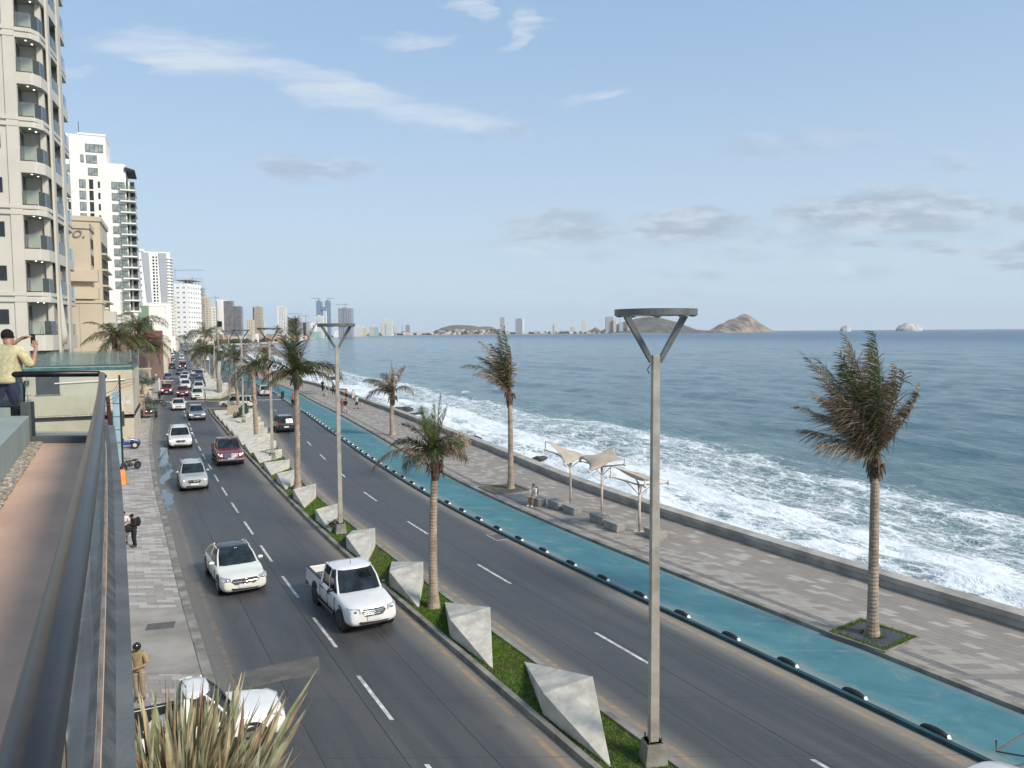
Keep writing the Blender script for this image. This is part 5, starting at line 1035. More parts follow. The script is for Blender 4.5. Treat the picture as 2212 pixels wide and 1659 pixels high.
canopy_truck('red truck with a white box canopy in the outer lane of the far road', 395, 797, 1.1, 'canopy_truck', P('white_canopy', (.72, .70, .66), .7, .1, 3))
def boxtruck():
    g = G(452, 782); g.x = fC(g.y) + 3; e = thing('box_truck', 'white box truck driving away on the seaward road beyond the palms', 'truck', (g.x, g.y, 0), head(g.y, False), GRP)
    MB().box(-1.1, 1.1, -3.2, 1.2, .8, 3.4).build('cargo_box', P('truck_white', (.78, .77, .74), .5, .05, 3), e, bevel=.04); MB().box(-1.0, 1.0, 1.3, 3.0, .5, 2.4).build('cab', paint(WHT), e, bevel=.15); MB().box(-.9, .9, -3.25, -3.1, .5, .8).build('bumper', black, e)
    for s in (-1, 1):
        for yy in (2.2, -2.2): wheel(e, s * 1.05, yy, .45, .28, alloy, 1)
boxtruck()
def cart():
    c = G(2112, 1634, 1.75); e = thing('open_taxi_cart', 'white rounded roof of a vehicle with a black frame at the bottom right corner', 'vehicle', (c.x + .25, c.y - 1.35, 0), head(16, False) * .9, GRP)
    w_ = paint((.62, .62, .57)); pts = [(.80 * math.cos(a), 1.25 * math.sin(a)) for a in np.linspace(0, 2 * math.pi, 28, endpoint=False)]; pts = [(math.copysign(abs(x / .8) ** .6 * .8, x), math.copysign(abs(y / 1.25) ** .6 * 1.25, y)) for x, y in pts]
    b = MB(); n = len(pts); 
    for k, z in ((1.0, 1.66), (1.0, 1.70), (.93, 1.75), (.6, 1.79), (.1, 1.80)): b.v += [(x * k, y * k, z) for x, y in pts]
    b.f = [(j * n + i, j * n + (i + 1) % n, (j + 1) * n + (i + 1) % n, (j + 1) * n + i) for j in range(4) for i in range(n)] + [tuple(range(n - 1, -1, -1)), tuple(range(4 * n, 5 * n))]; b.m = [0] * len(b.f); b.build('roof', w_, e, smooth=True)
    MB().box(-.75, .75, -1.9, 1.7, .35, .85).build('body', w_, e, bevel=.15)
    for s in (-1, 1):
        for yy in (1.1, -1.1): MB().tube([(s * .7, yy, .8), (s * .68, yy * .9, 1.68)], .03, 6).build('roof_post', black, e)
        for yy in (1.2, -1.3): wheel(e, s * .8, yy, .3, .2, alloy, 1)
    MB().box(-.6, .6, -.9, -.3, .8, 1.2).build('seat', black, e, bevel=.05)
    f = MB(); q = G(2152, 1623, 1.6) - e.location; a = math.radians(0); Mx = Matrix.Rotation(-e.rotation_euler.z, 3, 'Z'); L_ = lambda X, Y, Z: Mx @ (Vector((X, Y, Z)) - e.location)
    A = G(2152, 1623, 1.6); B_ = G(2152, 1600, 1.72); Cc = A + Vector((.75, -.32, 0)); D_ = G(2216, 1583, 1.9)
    f.tube([L_(*B_), L_(*A), L_(*Cc)], .018, 6); f.build('mirror_bracket', black, e); MB().tube([L_(*A), L_(*D_)], .018, 6).build('mirror_stay', P('brown_tube', (.16, .10, .08), .6, .2, 5), e)
    MB().tube([L_(*D_), L_(*(D_ + Vector((0, 0, .12))))], .022, 6).build('stay_end', black, e); MB().tube([L_(*Cc), (.7, 1.1, 1.5)], .018, 6).build('support', black, e)
cart()
# two-wheelers and buggies
def motorbike(lab, p, rz, col, fat=0, sc=1.0, name='motorcycle', rider=None):
    e = thing(name, lab, name.replace('_', ' '), p, rz); e.scale = (sc, sc, sc); tr_ = .33; w_ = .05 + fat
    for yy in (.68, -.66):
        o = MB().tube([(0, yy + (tr_ - w_) * math.cos(a), tr_ + (tr_ - w_) * math.sin(a)) for a in np.linspace(0, 2 * math.pi, 25)], w_, 8).build('wheel', rubber, e, smooth=True)
        MB().tube([(-.02, yy, tr_), (.02, yy, tr_)], tr_ * .55, 14).build('rim', alloy, o)
    f = MB(); f.tube([(0, -.66, tr_), (0, -.1, .42), (0, .3, .5), (0, .45, .85)], .035, 6); f.tube([(.06, .68, tr_), (.06, .45, .95)], .022, 6); f.tube([(-.06, .68, tr_), (-.06, .45, .95)], .022, 6); f.tube([(0, -.66, tr_), (0, -.45, .72), (0, .2, .72)], .03, 6); f.build('frame', black, e)
    MB().ell((0, .12, .74), (.13, .26, .13), 10, 0, 6).build('tank', col, e, smooth=True); MB().ell((0, -.38, .78), (.12, .34, .07), 10, 0, 6).build('seat', black, e, smooth=True)
    MB().box(-.12, .12, -.12, .22, .3, .58).build('engine', P('engine', (.12, .12, .12), .4, .3, 9, metal=.6), e, bevel=.03); MB().tube([(-.36, .3, 1.02), (-.1, .42, .98), (.1, .42, .98), (.36, .3, 1.02)], .017, 6).build('handlebar', black, e)
    MB().ell((0, .56, .86), (.08, .06, .08), 8, 0, 5).build('headlight', lampglass, e); MB().tube([(0, .5, .66), (0, .68, .72), (0, .92, .62)], .05, 5).build('front_fender', col, e); return e
p = G(283, 1016, .11); motorbike('fat-tyred green electric bike leaning on its stand on the left sidewalk', p, math.pi - .35, P('olive_paint', (.06, .08, .02), .4, .2, 6), .045, .95, 'electric_bike')
p = G(342, 878, .02); motorbike('black motorcycle parked sideways between the buggy and the kerb', p, math.pi / 2 + .2, black, 0, 1.1)
for i, (x, y, lab) in enumerate([(470, 788, 'motorcycle with rider riding away on the far seaward road'), (452, 789, 'second motorcycle with rider beside the box truck'), (633, 877, 'bicycle with rider in red passing behind the large green palm')]):
    g = G(x, y); rz = head(g.y, False); g.z = .01
    nm = 'motorcycle' if i < 2 else 'bicycle'; motorbike(lab, g, rz, paint(BLK if i else (.2, .2, .22)), 0, 1.0, nm)
    person(['rider in white on the far seaward road', 'rider in black beside the box truck', 'cyclist in a red shirt behind the large green palm'][i], g + Vector((0, 0, .02)), rz, dict(pel=(0, -.3, .88), sp=(0, -.24, 1.06), ch=(0, -.1, 1.26), nk=(0, .0, 1.38), hd=(0, .06, 1.46), ht=(0, .07, 1.56), hl=(-.09, -.28, .86), hr=(.09, -.28, .86), kl=(-.18, .12, .75), kr=(.18, .12, .75), al=(-.17, .0, .38), ar=(.17, 0, .38), tl=(-.17, .15, .33), tr=(.17, .15, .33), sl=(-.17, -.06, 1.32), sr=(.17, -.06, 1.32), el=(-.26, .12, 1.15), er=(.26, .12, 1.15), wl=(-.30, .3, 1.05), wr=(.30, .3, 1.05), fl=(-.3, .36, 1.05), fr=(.3, .36, 1.05)),
        top=[whitec, blackc, cloth('redshirt', (.45, .04, .03))][i], legs=blackc, helmet=i < 2)
def buggy(lab, p, rz, col, sc=1.0, cage=True, name='off_road_buggy'):
    e = thing(name, lab, 'off-road buggy' if cage else 'quad bike', p, rz, 'off-road buggies on the left sidewalk'); e.scale = (sc, sc, sc)
    for s in (-1, 1):
        for yy in (1.05, -1.05):
            o = MB().tube([(s * .62, yy, .38), (s * .66, yy, .38), (s * .88, yy, .38), (s * .92, yy, .38)], [.30, .38, .38, .30], 20).build('wheel', rubber, e); MB().tube([(s * .80, yy, .38), (s * .925, yy, .38)], .2, 16).build('rim', P('cream_rim', (.55, .55, .42), .4, .1, 6) if not cage else black, o)
        a = MB(); a.tube([(s * .25, 1.1, .42), (s * .7, 1.05, .38)], .03, 6); a.tube([(s * .25, -1.0, .42), (s * .7, -1.05, .38)], .03, 6); a.tube([(s * .3, 1.0, .8), (s * .62, 1.05, .45)], .045, 8); a.build('suspension_arm', paint(RED) if cage else black, e)
        MB().hull([(s * .5, .75, .82), (s * .92, .75, .80), (s * .92, 1.4, .74), (s * .5, 1.4, .76)][::s], [(s * .5, .8, .87), (s * .9, .8, .85), (s * .9, 1.35, .79), (s * .5, 1.35, .82)][::s]).build('fender', col, e)
        MB().hull([(s * .5, -1.45, .85), (s * .92, -1.45, .83), (s * .92, -.75, .83), (s * .5, -.75, .85)][::s], [(s * .5, -1.4, .9), (s * .9, -1.4, .88), (s * .9, -.8, .88), (s * .5, -.8, .9)][::s]).build('fender', col, e)
    MB().hull([(-.42, .6, .45), (.42, .6, .45), (.42, .6, 1.0), (-.42, .6, 1.0)], [(-.30, 1.5, .5), (.30, 1.5, .5), (.26, 1.45, .82), (-.26, 1.45, .82)]).build('hood', col, e, bevel=.05)
    MB().box(-.45, .45, -1.3, .6, .35, .72).build('body', col, e, bevel=.05)
    for s in (-1, 1): MB().ell((s * .24, 1.42, .78), (.09, .05, .045), 8, 0, 5).build('headlight', lamplit if cage else lampglass, e)
    MB().box(-.35, .35, -.6, -.1, .72, 1.0).build('seat', black, e, bevel=.06)
    if cage:
        f = MB()
        for s in (-1, 1): f.tube([(s * .6, .75, .9), (s * .55, .3, 1.75), (s * .55, -.75, 1.78), (s * .6, -1.25, .9)], .035, 8)
        for (yy, z) in ((.3, 1.75), (-.75, 1.78)): f.tube([(-.55, yy, z), (.55, yy, z)], .03, 6)
        f.build('roll_cage', black, e); MB().box(-.55, .55, -.75, .32, 1.79, 1.83).build('roof', black, e); MB().box(-.36, .36, 1.5, 1.56, .3, .42).build('skid_plate', chrome, e)
        MB().tube([(-.3, 1.56, .5), (0, 1.62, .66), (.3, 1.56, .5)], .03, 6).build('bumper_bar', paint(RED), e)
    else: MB().tube([(-.4, .35, 1.08), (0, .5, 1.05), (.4, .35, 1.08)], .02, 6).build('handlebar', black, e)
p, r_ = front(322, 905, 3.0); p.z = .11; buggy('black and red off-road buggy with roll cage facing the camera on the sidewalk', p, r_, paint(BLK), 1.05)
p = G(282, 968, .11); buggy('blue quad bike with cream wheels by the shop fronts on the sidewalk', p + Vector((-.5, 0, 0)), R(-70), paint((.02, .05, .25)), .85, False, 'quad_bike')

# ------------------------------------------------------------ the terrace we stand on
slate = P('slate_ledge', (.085, .092, .092), .85, .35, 6, .8, bscale=40, col2=(.04, .045, .048)); coping = P('coping_grey', (.115, .13, .14), .85, .2, 1.5, .3, bscale=25)
stucco = P('terrace_stucco', (.27, .31, .29), .85, .12, .8, .3, bscale=25)
xr = lambda y: -.15 - .505 * y - .0012 * y * y            # plan line of the hand rail
xo = lambda y: -.05 - .505 * (y)                        # outer ledge edge follows the facade
YT = [-2.0 + .8 * i for i in range(18)]; YE = 12.0
hotel = thing('hotel_terrace', 'roof terrace with brown floor, glass balustrade and slate ledge in the left foreground', 'terrace', (0, 0, 0))
yt = [y for y in YT if y < YE] + [YE]
b = MB(); vs = []
for y in yt: vs += [(xr(y) - 9, y), (xr(y) + .02, y)]
fl = MB().strip(lambda y: xr(y) - 9, lambda y: xr(y) + .02, yt, FL, 1); fl.build('floor', P('brown_terrace_floor', (.60, .39, .285), .9, .10, .9, .35, bscale=40, col2=(.51, .33, .245)), hotel)
def ribbon(f0, f1, z00, z01, ys, name, mat, th=.1):
    b = MB(); vs = []
    for y in ys: vs += [(f0(y), y, z00), (f1(y), y, z01), (f1(y), y, z01 - th), (f0(y), y, z00 - th)]
    n = len(ys); b.add(vs, [(i * 4 + k, i * 4 + (k + 1) % 4, i * 4 + 4 + (k + 1) % 4, i * 4 + 4 + k) for i in range(n - 1) for k in range(4)] + [(3, 2, 1, 0), (4 * n - 4, 4 * n - 3, 4 * n - 2, 4 * n - 1)]); return b.build(name, mat, hotel)
yl = [-2 + .88 * i for i in range(20)]
ribbon(lambda y: xr(y) + .015, lambda y: xr(y) + .065 + .002 * y, FL - .02, FL - .10, yl, 'slate_slope', slate)
ribbon(lambda y: xr(y) + .065 + .002 * y, lambda y: xr(y) + .138 + .005 * y, FL - .10, FL - .11, yl, 'coping', coping)
ribbon(lambda y: xr(y) - .02, lambda y: xr(y) + .015, FL + .03, FL + .03, yt, 'glass_channel', P('channel', (.24, .22, .19), .8, .3, 5), .15)
wb_ = MB(); vs = []
for y in yl: vs += [(xr(y) + .12, y, 0), (xr(y) + .12, y, FL - .21)]
wb_.add(vs, [(2 * i, 2 * i + 2, 2 * i + 3, 2 * i + 1) for i in range(len(yl) - 1)]); ye = yl[-1]; wb_.add([(xr(ye) + .13, ye, 0), (xr(ye) - 14, ye, 0), (xr(ye) - 14, ye, FL - .21), (xr(ye) + .13, ye, FL - .21)], [(0, 1, 2, 3)]); wb_.build('facade', cream_w, hotel)
MB().prism([(xr(YE) - 14, YE + .1), (xr(YE) + .08, YE + .1), (xr(ye) + .08, ye), (xr(ye) - 14, ye)], FL - .5, FL - .24).build('lower_roof', P('grey_roof', (.25, .25, .24), .9, .2, 1), hotel)
rail_e = thing('glass_balustrade', 'frameless glass balustrade with dark round metal handrail along the terrace edge', 'railing', (xr(0), 0, FL))
o3 = Vector((xr(0), 0, FL))
ry = [-1.4 + .5 * i for i in range(27)]; ry = [y for y in ry if y < 11.6] + [11.55]
MB().tube([Vector((xr(y), y, RZ - .041)) - o3 for y in ry] + [Vector((xr(11.6) + .0, 11.66, RZ - .07)) - o3], .041, 18).build('handrail', rail_m, rail_e, smooth=True)
for i in range(9):
    y0 = -1.4 + i * 1.47; y1 = min(y0 + 1.44, 11.5)
    if y0 < 11: MB().hull([Vector(q) - o3 for q in ((xr(y0) - .006, y0, FL), (xr(y0) + .006, y0, FL), (xr(y1) + .006, y1, FL), (xr(y1) - .006, y1, FL))], [Vector(q) - o3 for q in ((xr(y0) - .006, y0, RZ - .08), (xr(y0) + .006, y0, RZ - .08), (xr(y1) + .006, y1, RZ - .08), (xr(y1) - .006, y1, RZ - .08))]).build('glass_panel', clear, rail_e)
xe = xr(11.6)
MB().tube([Vector((xe - .05, 11.62, RZ - .03)) - o3, Vector((xe - 3.2, 11.62, RZ - .03)) - o3], .045, 14).build('end_handrail', rail_m, rail_e, smooth=True)
for i in range(2): MB().box(xe - 1.15 - i * 1.2, xe - .02 - i * 1.2, 11.61, 11.625, FL, RZ - .06).build('end_glass_panel', clear, rail_e).location = -o3
MB().box(xe - 1.12, xe - .0, 11.55, 11.68, FL, FL + .10).build('glass_channel', coping, rail_e).location = -o3
MB().box(xe - 1.20, xe - 1.10, 11.52, 11.70, FL, FL + .62).build('end_post', P('post_grey', (.10, .11, .11), .6, .2, 3), rail_e).location = -o3
# low parapet box and gravel
cA = G(65.6, 958, FL); cB = G(0, 1050, FL); dv = (cB - cA).normalized(); 
pb_ = MB(); Lb = 10; q0 = cA; q1 = cA + dv * Lb; lft = Vector((-1, 0, 0)) * 3.5
pb_.hull([(q0.x, q0.y, FL), (q1.x, q1.y, FL), (q1.x + lft.x, q1.y, FL), (q0.x + lft.x, q0.y, FL)][::-1], [(q0.x, q0.y, FL + .42), (q1.x, q1.y, FL + .42), (q1.x + lft.x, q1.y, FL + .42), (q0.x + lft.x, q0.y, FL + .42)][::-1])
tag(pb_.build('parapet', stucco, bevel=.01), 'low grey-green stucco parapet block on the terrace in front of the man', 'low wall')
fp = Vector((cA.x - .5, 11.55, 0)); tag(MB().box(fp.x - 2.4, fp.x + .25, 11.35, 11.5, FL, FL + .55).build('parapet', stucco), 'low stucco wall behind the legs of the man, under the glass', 'low wall')
gA = G(93, 955, FL); gB = G(0, 1100, FL)
gm = [P('pebble_%d' % i, c, .9, .25, 8, .3) for i, c in enumerate([(.36, .31, .25), (.26, .21, .17), (.44, .41, .36), (.20, .18, .16)])]
gb = MB(); base_ = MB().box(0, 1, 0, 1, 0, 1); gdir = (gB - gA).normalized(); 
for i in range(3400):
    t_ = random.random() * 6.2; a = cA + dv * t_ + Vector((0, 0, 0)); b_ = gA + gdir * t_; q = a.lerp(b_, random.random()); s = random.uniform(.012, .032)
    k0 = len(gb.v); r3 = [random.uniform(.6, 1.2) for _ in range(6)]
    gb.add([(q.x + s * r3[0], q.y, FL + .012 + s * .4), (q.x, q.y + s * r3[1], FL + .012 + s * .5), (q.x - s * r3[2], q.y, FL + .012 + s * .4), (q.x, q.y - s * r3[3], FL + .012 + s * .3), (q.x + random.uniform(-.01, .01), q.y, FL + .012 + s * .75), (q.x, q.y, FL)], [(0, 1, 4), (1, 2, 4), (2, 3, 4), (3, 0, 4), (1, 0, 5), (2, 1, 5), (3, 2, 5), (0, 3, 5)], i % 4)
tag(gb.build('gravel', gm), 'tan and grey pebbles filling the strip beside the stucco parapet', 'gravel', kind='stuff')
# spiky plant in front of the facade
def yucca():
    c = G(405, 1690, 7.9); c = at(388, 1700, 5.6); c.z = 6.36; e = thing('spiky_plant', 'spiky plant with long stiff grey-green and straw coloured sword leaves at the bottom left', 'plant', c)
    rr = random.Random(4); cols = [P('leaf_straw', (.46, .38, .23), .6, .3, 5, bscale=30), P('leaf_olive', (.23, .25, .14), .6, .3, 5), P('leaf_grey', (.33, .34, .23), .6, .3, 5), P('leaf_brown', (.30, .20, .13), .7, .3, 5)]
    b = MB()
    for i in range(420):
        a = rr.uniform(0, 6.28); tilt = rr.uniform(.02, .50); out = Vector((math.cos(a), math.sin(a), 0)); L = rr.uniform(.7, 1.15); o_ = out * rr.uniform(0, .34) * Vector((1.6, 1, 0)).x; base = Vector((o_.x, o_.y * .6, rr.uniform(-.1, .1)))
        d = (out * math.sin(tilt) * 1.0 + Vector((rr.gauss(.03, .05), 0, math.cos(tilt)))).normalized(); w_ = rr.uniform(.018, .032); s = d.cross(Vector((rr.uniform(-1, 1), rr.uniform(-1, 1), .1))).normalized(); nn = s.cross(d); mi = rr.choice([0, 0, 1, 2, 2, 3, 1]); P0 = []
        for k, t_ in enumerate((0, .35, .7, 1)):
            q = base + d * L * t_ + out * .12 * t_ * t_ * rr.uniform(0, 1); w2 = w_ * (1.0, 1.15, .8, .06)[k]; P0 += [q - s * w2, q + nn * w2 * .35, q + s * w2]
        b.add(P0, [(j * 3 + m_, j * 3 + m_ + 1, j * 3 + m_ + 4, j * 3 + m_ + 3) for j in range(3) for m_ in range(2)], mi)
    for i in range(16):                           # curled dry leaves at the left
        a = rr.uniform(2.4, 3.9); out = Vector((math.cos(a), math.sin(a) * .4, 0)); base = Vector((-.3, -.05, rr.uniform(-.5, .5))); P0 = []
        for k in range(7):
            t_ = k / 6; q = base + out * .55 * math.sin(t_ * 1.8) + Vector((0, 0, .42 * math.sin(t_ * 2.9) * (1 - .1 * t_))); w2 = .022 * (1 - t_ * .85); P0 += [q - Vector((0, 0, w2)), q + Vector((.0, .01, 0)), q + Vector((0, 0, w2))]
        b.add(P0, [(j * 3 + m_, j * 3 + m_ + 1, j * 3 + m_ + 4, j * 3 + m_ + 3) for j in range(6) for m_ in range(2)], 0)
    b.build('leaves', cols, e); MB().cyl((0, 0, -6.2), (0, 0, .1), .16, 10).build('stem', bark, e)
yucca()

# ------------------------------------------------------------ buildings along the left
pane_m = P('window_pane', (.30, .34, .33), .08, .35, .6, spec=.8); frame_d = P('dark_frame', (.03, .03, .03), .5, .1, 4); dark_in = P('dark_recess', (.03, .028, .03), .8, .3, 1)  # near-black fill for openings, also used for painted balcony shade
def window(e, x0, x1, z0, z1, y=0.0, n=2, pm=None, face='f', X=0.0, name='window'):
    """window with frame and mullions on the local front (y) or on the side wall (x=X)"""
    b = MB(); w_, h_ = x1 - x0, z1 - z0; f_ = .07
    b.box(0, w_, -.03, .03, 0, h_, 0)
    for i in range(n + 1): q = (w_ - f_) * i / n; b.box(q, q + f_, -.075, -.031, 0, h_, 1)
    b.box(f_, w_ - f_, -.07, -.031, 0, f_, 1); b.box(f_, w_ - f_, -.07, -.031, h_ - f_, h_, 1)
    o = b.build(name, [pm or pane_m, frame_d], e)
    if face == 'f': o.location = (x0, y, z0)
    else: o.location = (X, x0, z0); o.rotation_euler = (0, 0, math.pi / 2)
    return o
def bld(name, label, corner, cat='building', group=None, rz=SR): return thing(name, label, cat, (corner.x, corner.y, 0), rz, group)
# nearest tower
def tower_near():
    c = at(115, 735, 80); e = bld('apartment_tower', 'nearest cream apartment tower with stacked corner balconies and glass railings, cut by the left edge', c, 'apartment tower')
    W1, W2, D1, FH, z0 = 26, 2.15, 2.7, 4.39, 10.25; top = z0 + FH * 10.6
    MB().box(-W1, -W2, 0, 17, 0, top).build('wall', cream_w, e); MB().box(-W2, -.40, D1, 17, 0, top).build('rear_wall', cream_w, e)
    MB().box(-W2 - 1.05, -W2 - .02, -.14, -.003, 7, top).build('pilaster', cream_w, e)
    MB().box(-.62, -.12, D1 - .5, D1 + .35, 5.5, top).build('column', cream_w, e)
    b = MB(); b.tube([(.35, 4.3, 9.3), (.5, 4.3, 10.3), (.2, 4.3, 13.5), (.0, 4.3, 17), (-.1, 4.3, top)], .36, 10); b.build('curved_fin', cream_w, e, smooth=True)
    for (ya, yb, xx) in ((3.0, 4.6, .36), (8.2, 10.4, .70)): MB().box(xx - .22, xx, ya, yb, 7.5, top).build('side_panel', cream_w, e)
    plan = [(-W2, 0), (-.92, -.02), (-.70, .12), (-.12, .95), (.10, 2.2), (.35, 5), (.62, 9), (.68, 14.5), (-.4, 14.5), (-.4, D1), (-W2, D1)]
    ins = [(x - (.14 if x > 0 else .0), y + (.12 if y < .3 else 0)) for x, y in plan]
    for k in range(11):
        z = z0 + FH * k; band = k % 4 in (1, 3) or k == 5
        if band:
            s = MB().prism(plan, z - .38, z).prism(ins, z - .62, z - .38).prism(plan, z - 1.0, z - .62)
            MB().box(-W1, -W2 - .01, -.20, -.004, z - .38, z).box(-W1, -W2 - .01, -.20, -.004, z - 1.0, z - .62).build('wall_band', cream_w, e)
        else: s = MB().prism(plan, z - (1.15 if k else 1.6), z)
        sl = s.build('balcony', cream_w, e)
        if k > 0:
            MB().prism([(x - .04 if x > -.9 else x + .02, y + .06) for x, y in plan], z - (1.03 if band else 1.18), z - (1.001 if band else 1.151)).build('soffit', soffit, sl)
            for (lx, ly) in ((-1.3, .7), (-.9, 1.7)): MB().cyl((lx, ly, z - (1.05 if band else 1.20)), (lx, ly, z - (1.031 if band else 1.181)), .085, 10).build('downlight', P('downlight', (1, .93, .8), .4, 0, 1, emit=5), sl)
        if k < 10:
            g = MB(); path = [(-W2 + .05, .06), (-.90, .06), (-.72, .20), (-.18, .98), (.02, 2.2)]
            for a, b_ in zip(path[:-1], path[1:]): g.hull([(a[0], a[1], z), (b_[0], b_[1], z), (b_[0], b_[1] + .03, z), (a[0], a[1] + .03, z)], [(a[0], a[1], z + 1.45), (b_[0], b_[1], z + 1.45), (b_[0], b_[1] + .03, z + 1.45), (a[0], a[1] + .03, z + 1.45)])
            g.build('glass_railing', bclear, sl); MB().box(-W2 + .02, -.8, -.02, .03, z, z + .09).build('rail_shoe', frame_d, sl)
            g = MB().hull([(q_, y_, z + h_) for q_, y_ in ((.34, 5.2), (.60, 9), (.66, 14), (.63, 14), (.57, 9), (.31, 5.2)) for h_ in (0,)], [(q_, y_, z + 1.3) for q_, y_ in ((.34, 5.2), (.60, 9), (.66, 14), (.63, 14), (.57, 9), (.31, 5.2))]); g.build('side_glass_railing', bclear, sl)
            MB().box(-W2 - .001, -W2 + .06, .45, 2.4, z + .02, z + 3.0).build('sliding_door', dark_glass, e); MB().box(-W2 + .061, -W2 + .09, 1.35, 1.45, z + .02, z + 3.0).build('door_frame', frame_d, e)
            MB().box(-.40, -.34, 4.9, 12, z, z + 2.9).build('side_opening', dark_glass, e)
            window(e, -W2 - 2.75, -W2 - 1.62, z + 1.15, z + 2.62, -.01, 1, dark_glass)
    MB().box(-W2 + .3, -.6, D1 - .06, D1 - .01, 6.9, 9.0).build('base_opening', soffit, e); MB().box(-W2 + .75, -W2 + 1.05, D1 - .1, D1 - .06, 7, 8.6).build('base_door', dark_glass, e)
    # sawhorse-like clutter on the lowest balcony
    MB().tube([(-1.35, 1.2, z0), (-1.15, 1.3, z0 + .95), (-.95, 1.2, z0)], .035, 5).build('stool_frame', frame_d, e)
tower_near()
def pool_house():
    c = at(285, 790, 74); zt = c.z; e = bld('pool_house', 'low cream building with rust stained parapet, glass fence and teal pool on its roof', c, 'building')
    st = P('stained_cream', (.52, .49, .40), .85, .1, .25, .2, col2=(.44, .38, .27)); L = 30
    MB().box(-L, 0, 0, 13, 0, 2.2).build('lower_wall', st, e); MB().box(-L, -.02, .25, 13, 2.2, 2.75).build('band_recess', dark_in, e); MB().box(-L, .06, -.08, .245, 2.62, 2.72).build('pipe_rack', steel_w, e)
    MB().box(-L, 0, 0, 13, 2.75, zt - .28).build('wall', st, e); MB().box(-L, .12, -.12, 13.1, zt - .28, zt - .04).build('roof_edge', P('teal_tile', (.05, .17, .17), .3, .3, 2), e)
    MB().box(-L, 0, 0, 13, zt - .04, zt).build('deck', P('deck_pale', (.45, .45, .42), .8, .1, 1), e)
    MB().box(-9, -.5, 1.2, 9, zt, zt + .12).build('pool_edge', P('teal_tile'  , (.05, .17, .17), .3), e); MB().box(-8.7, -.8, 1.5, 8.7, zt + .121, zt + .13).build('pool_water', P('pool_water', (.05, .28, .30), .05, .2, 2), e)
    for yy in (.05, 10.5):
        for i in range(5): MB().box(-.15 - 3.1 * (i + 1), -.2 - 3.1 * i, yy, yy + .03, zt, zt + 1.25).build('glass_fence', bclear, e)
    MB().box(.03, .06, .1, 12, zt, zt + 1.2).build('side_glass_fence', bclear, e)
    MB().tube([(-8.6, .8, zt), (-8.6, .8, zt + 1.0), (-5.9, .9, zt + .2)], .035, 6).build('stair_rail', chrome, e); MB().tube([(-8.1, .8, zt), (-8.1, .8, zt + .8), (-5.6, .9, zt + .1)], .035, 6).build('stair_rail', chrome, e)
    MB().box(-12, -9.2, .1, 2.5, zt, zt + .55).build('planter', white_w, e)
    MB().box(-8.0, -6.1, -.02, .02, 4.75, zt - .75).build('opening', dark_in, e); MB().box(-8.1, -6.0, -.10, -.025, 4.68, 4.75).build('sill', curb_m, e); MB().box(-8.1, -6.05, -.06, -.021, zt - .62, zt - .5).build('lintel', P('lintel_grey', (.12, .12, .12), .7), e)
    MB().tube([(-6.5, -.1, 5.75), (-.6, -.1, 5.95)], .06, 8).build('pipe', white_w, e); MB().box(-8.9, -8.5, -.25, -.02, 5.7, 6.1).build('floodlight', frame_d, e)
    r_ = MB()
    for x in (-10.5, -9.9, -8.6): r_.box(x, x + .05, -.2, -.15, 3.9, 4.9)
    r_.box(-10.5, -8.3, -.2, -.15, 4.85, 4.9); r_.box(-10.5, -8.3, -.2, -.15, 4.4, 4.44); r_.build('small_railing', steel_w, e)
    MB().box(-.9, -.25, -.03, 0, 3.6, 4.3).build('patch', P('patch_white', (.55, .53, .5), .8), e)
pool_house()
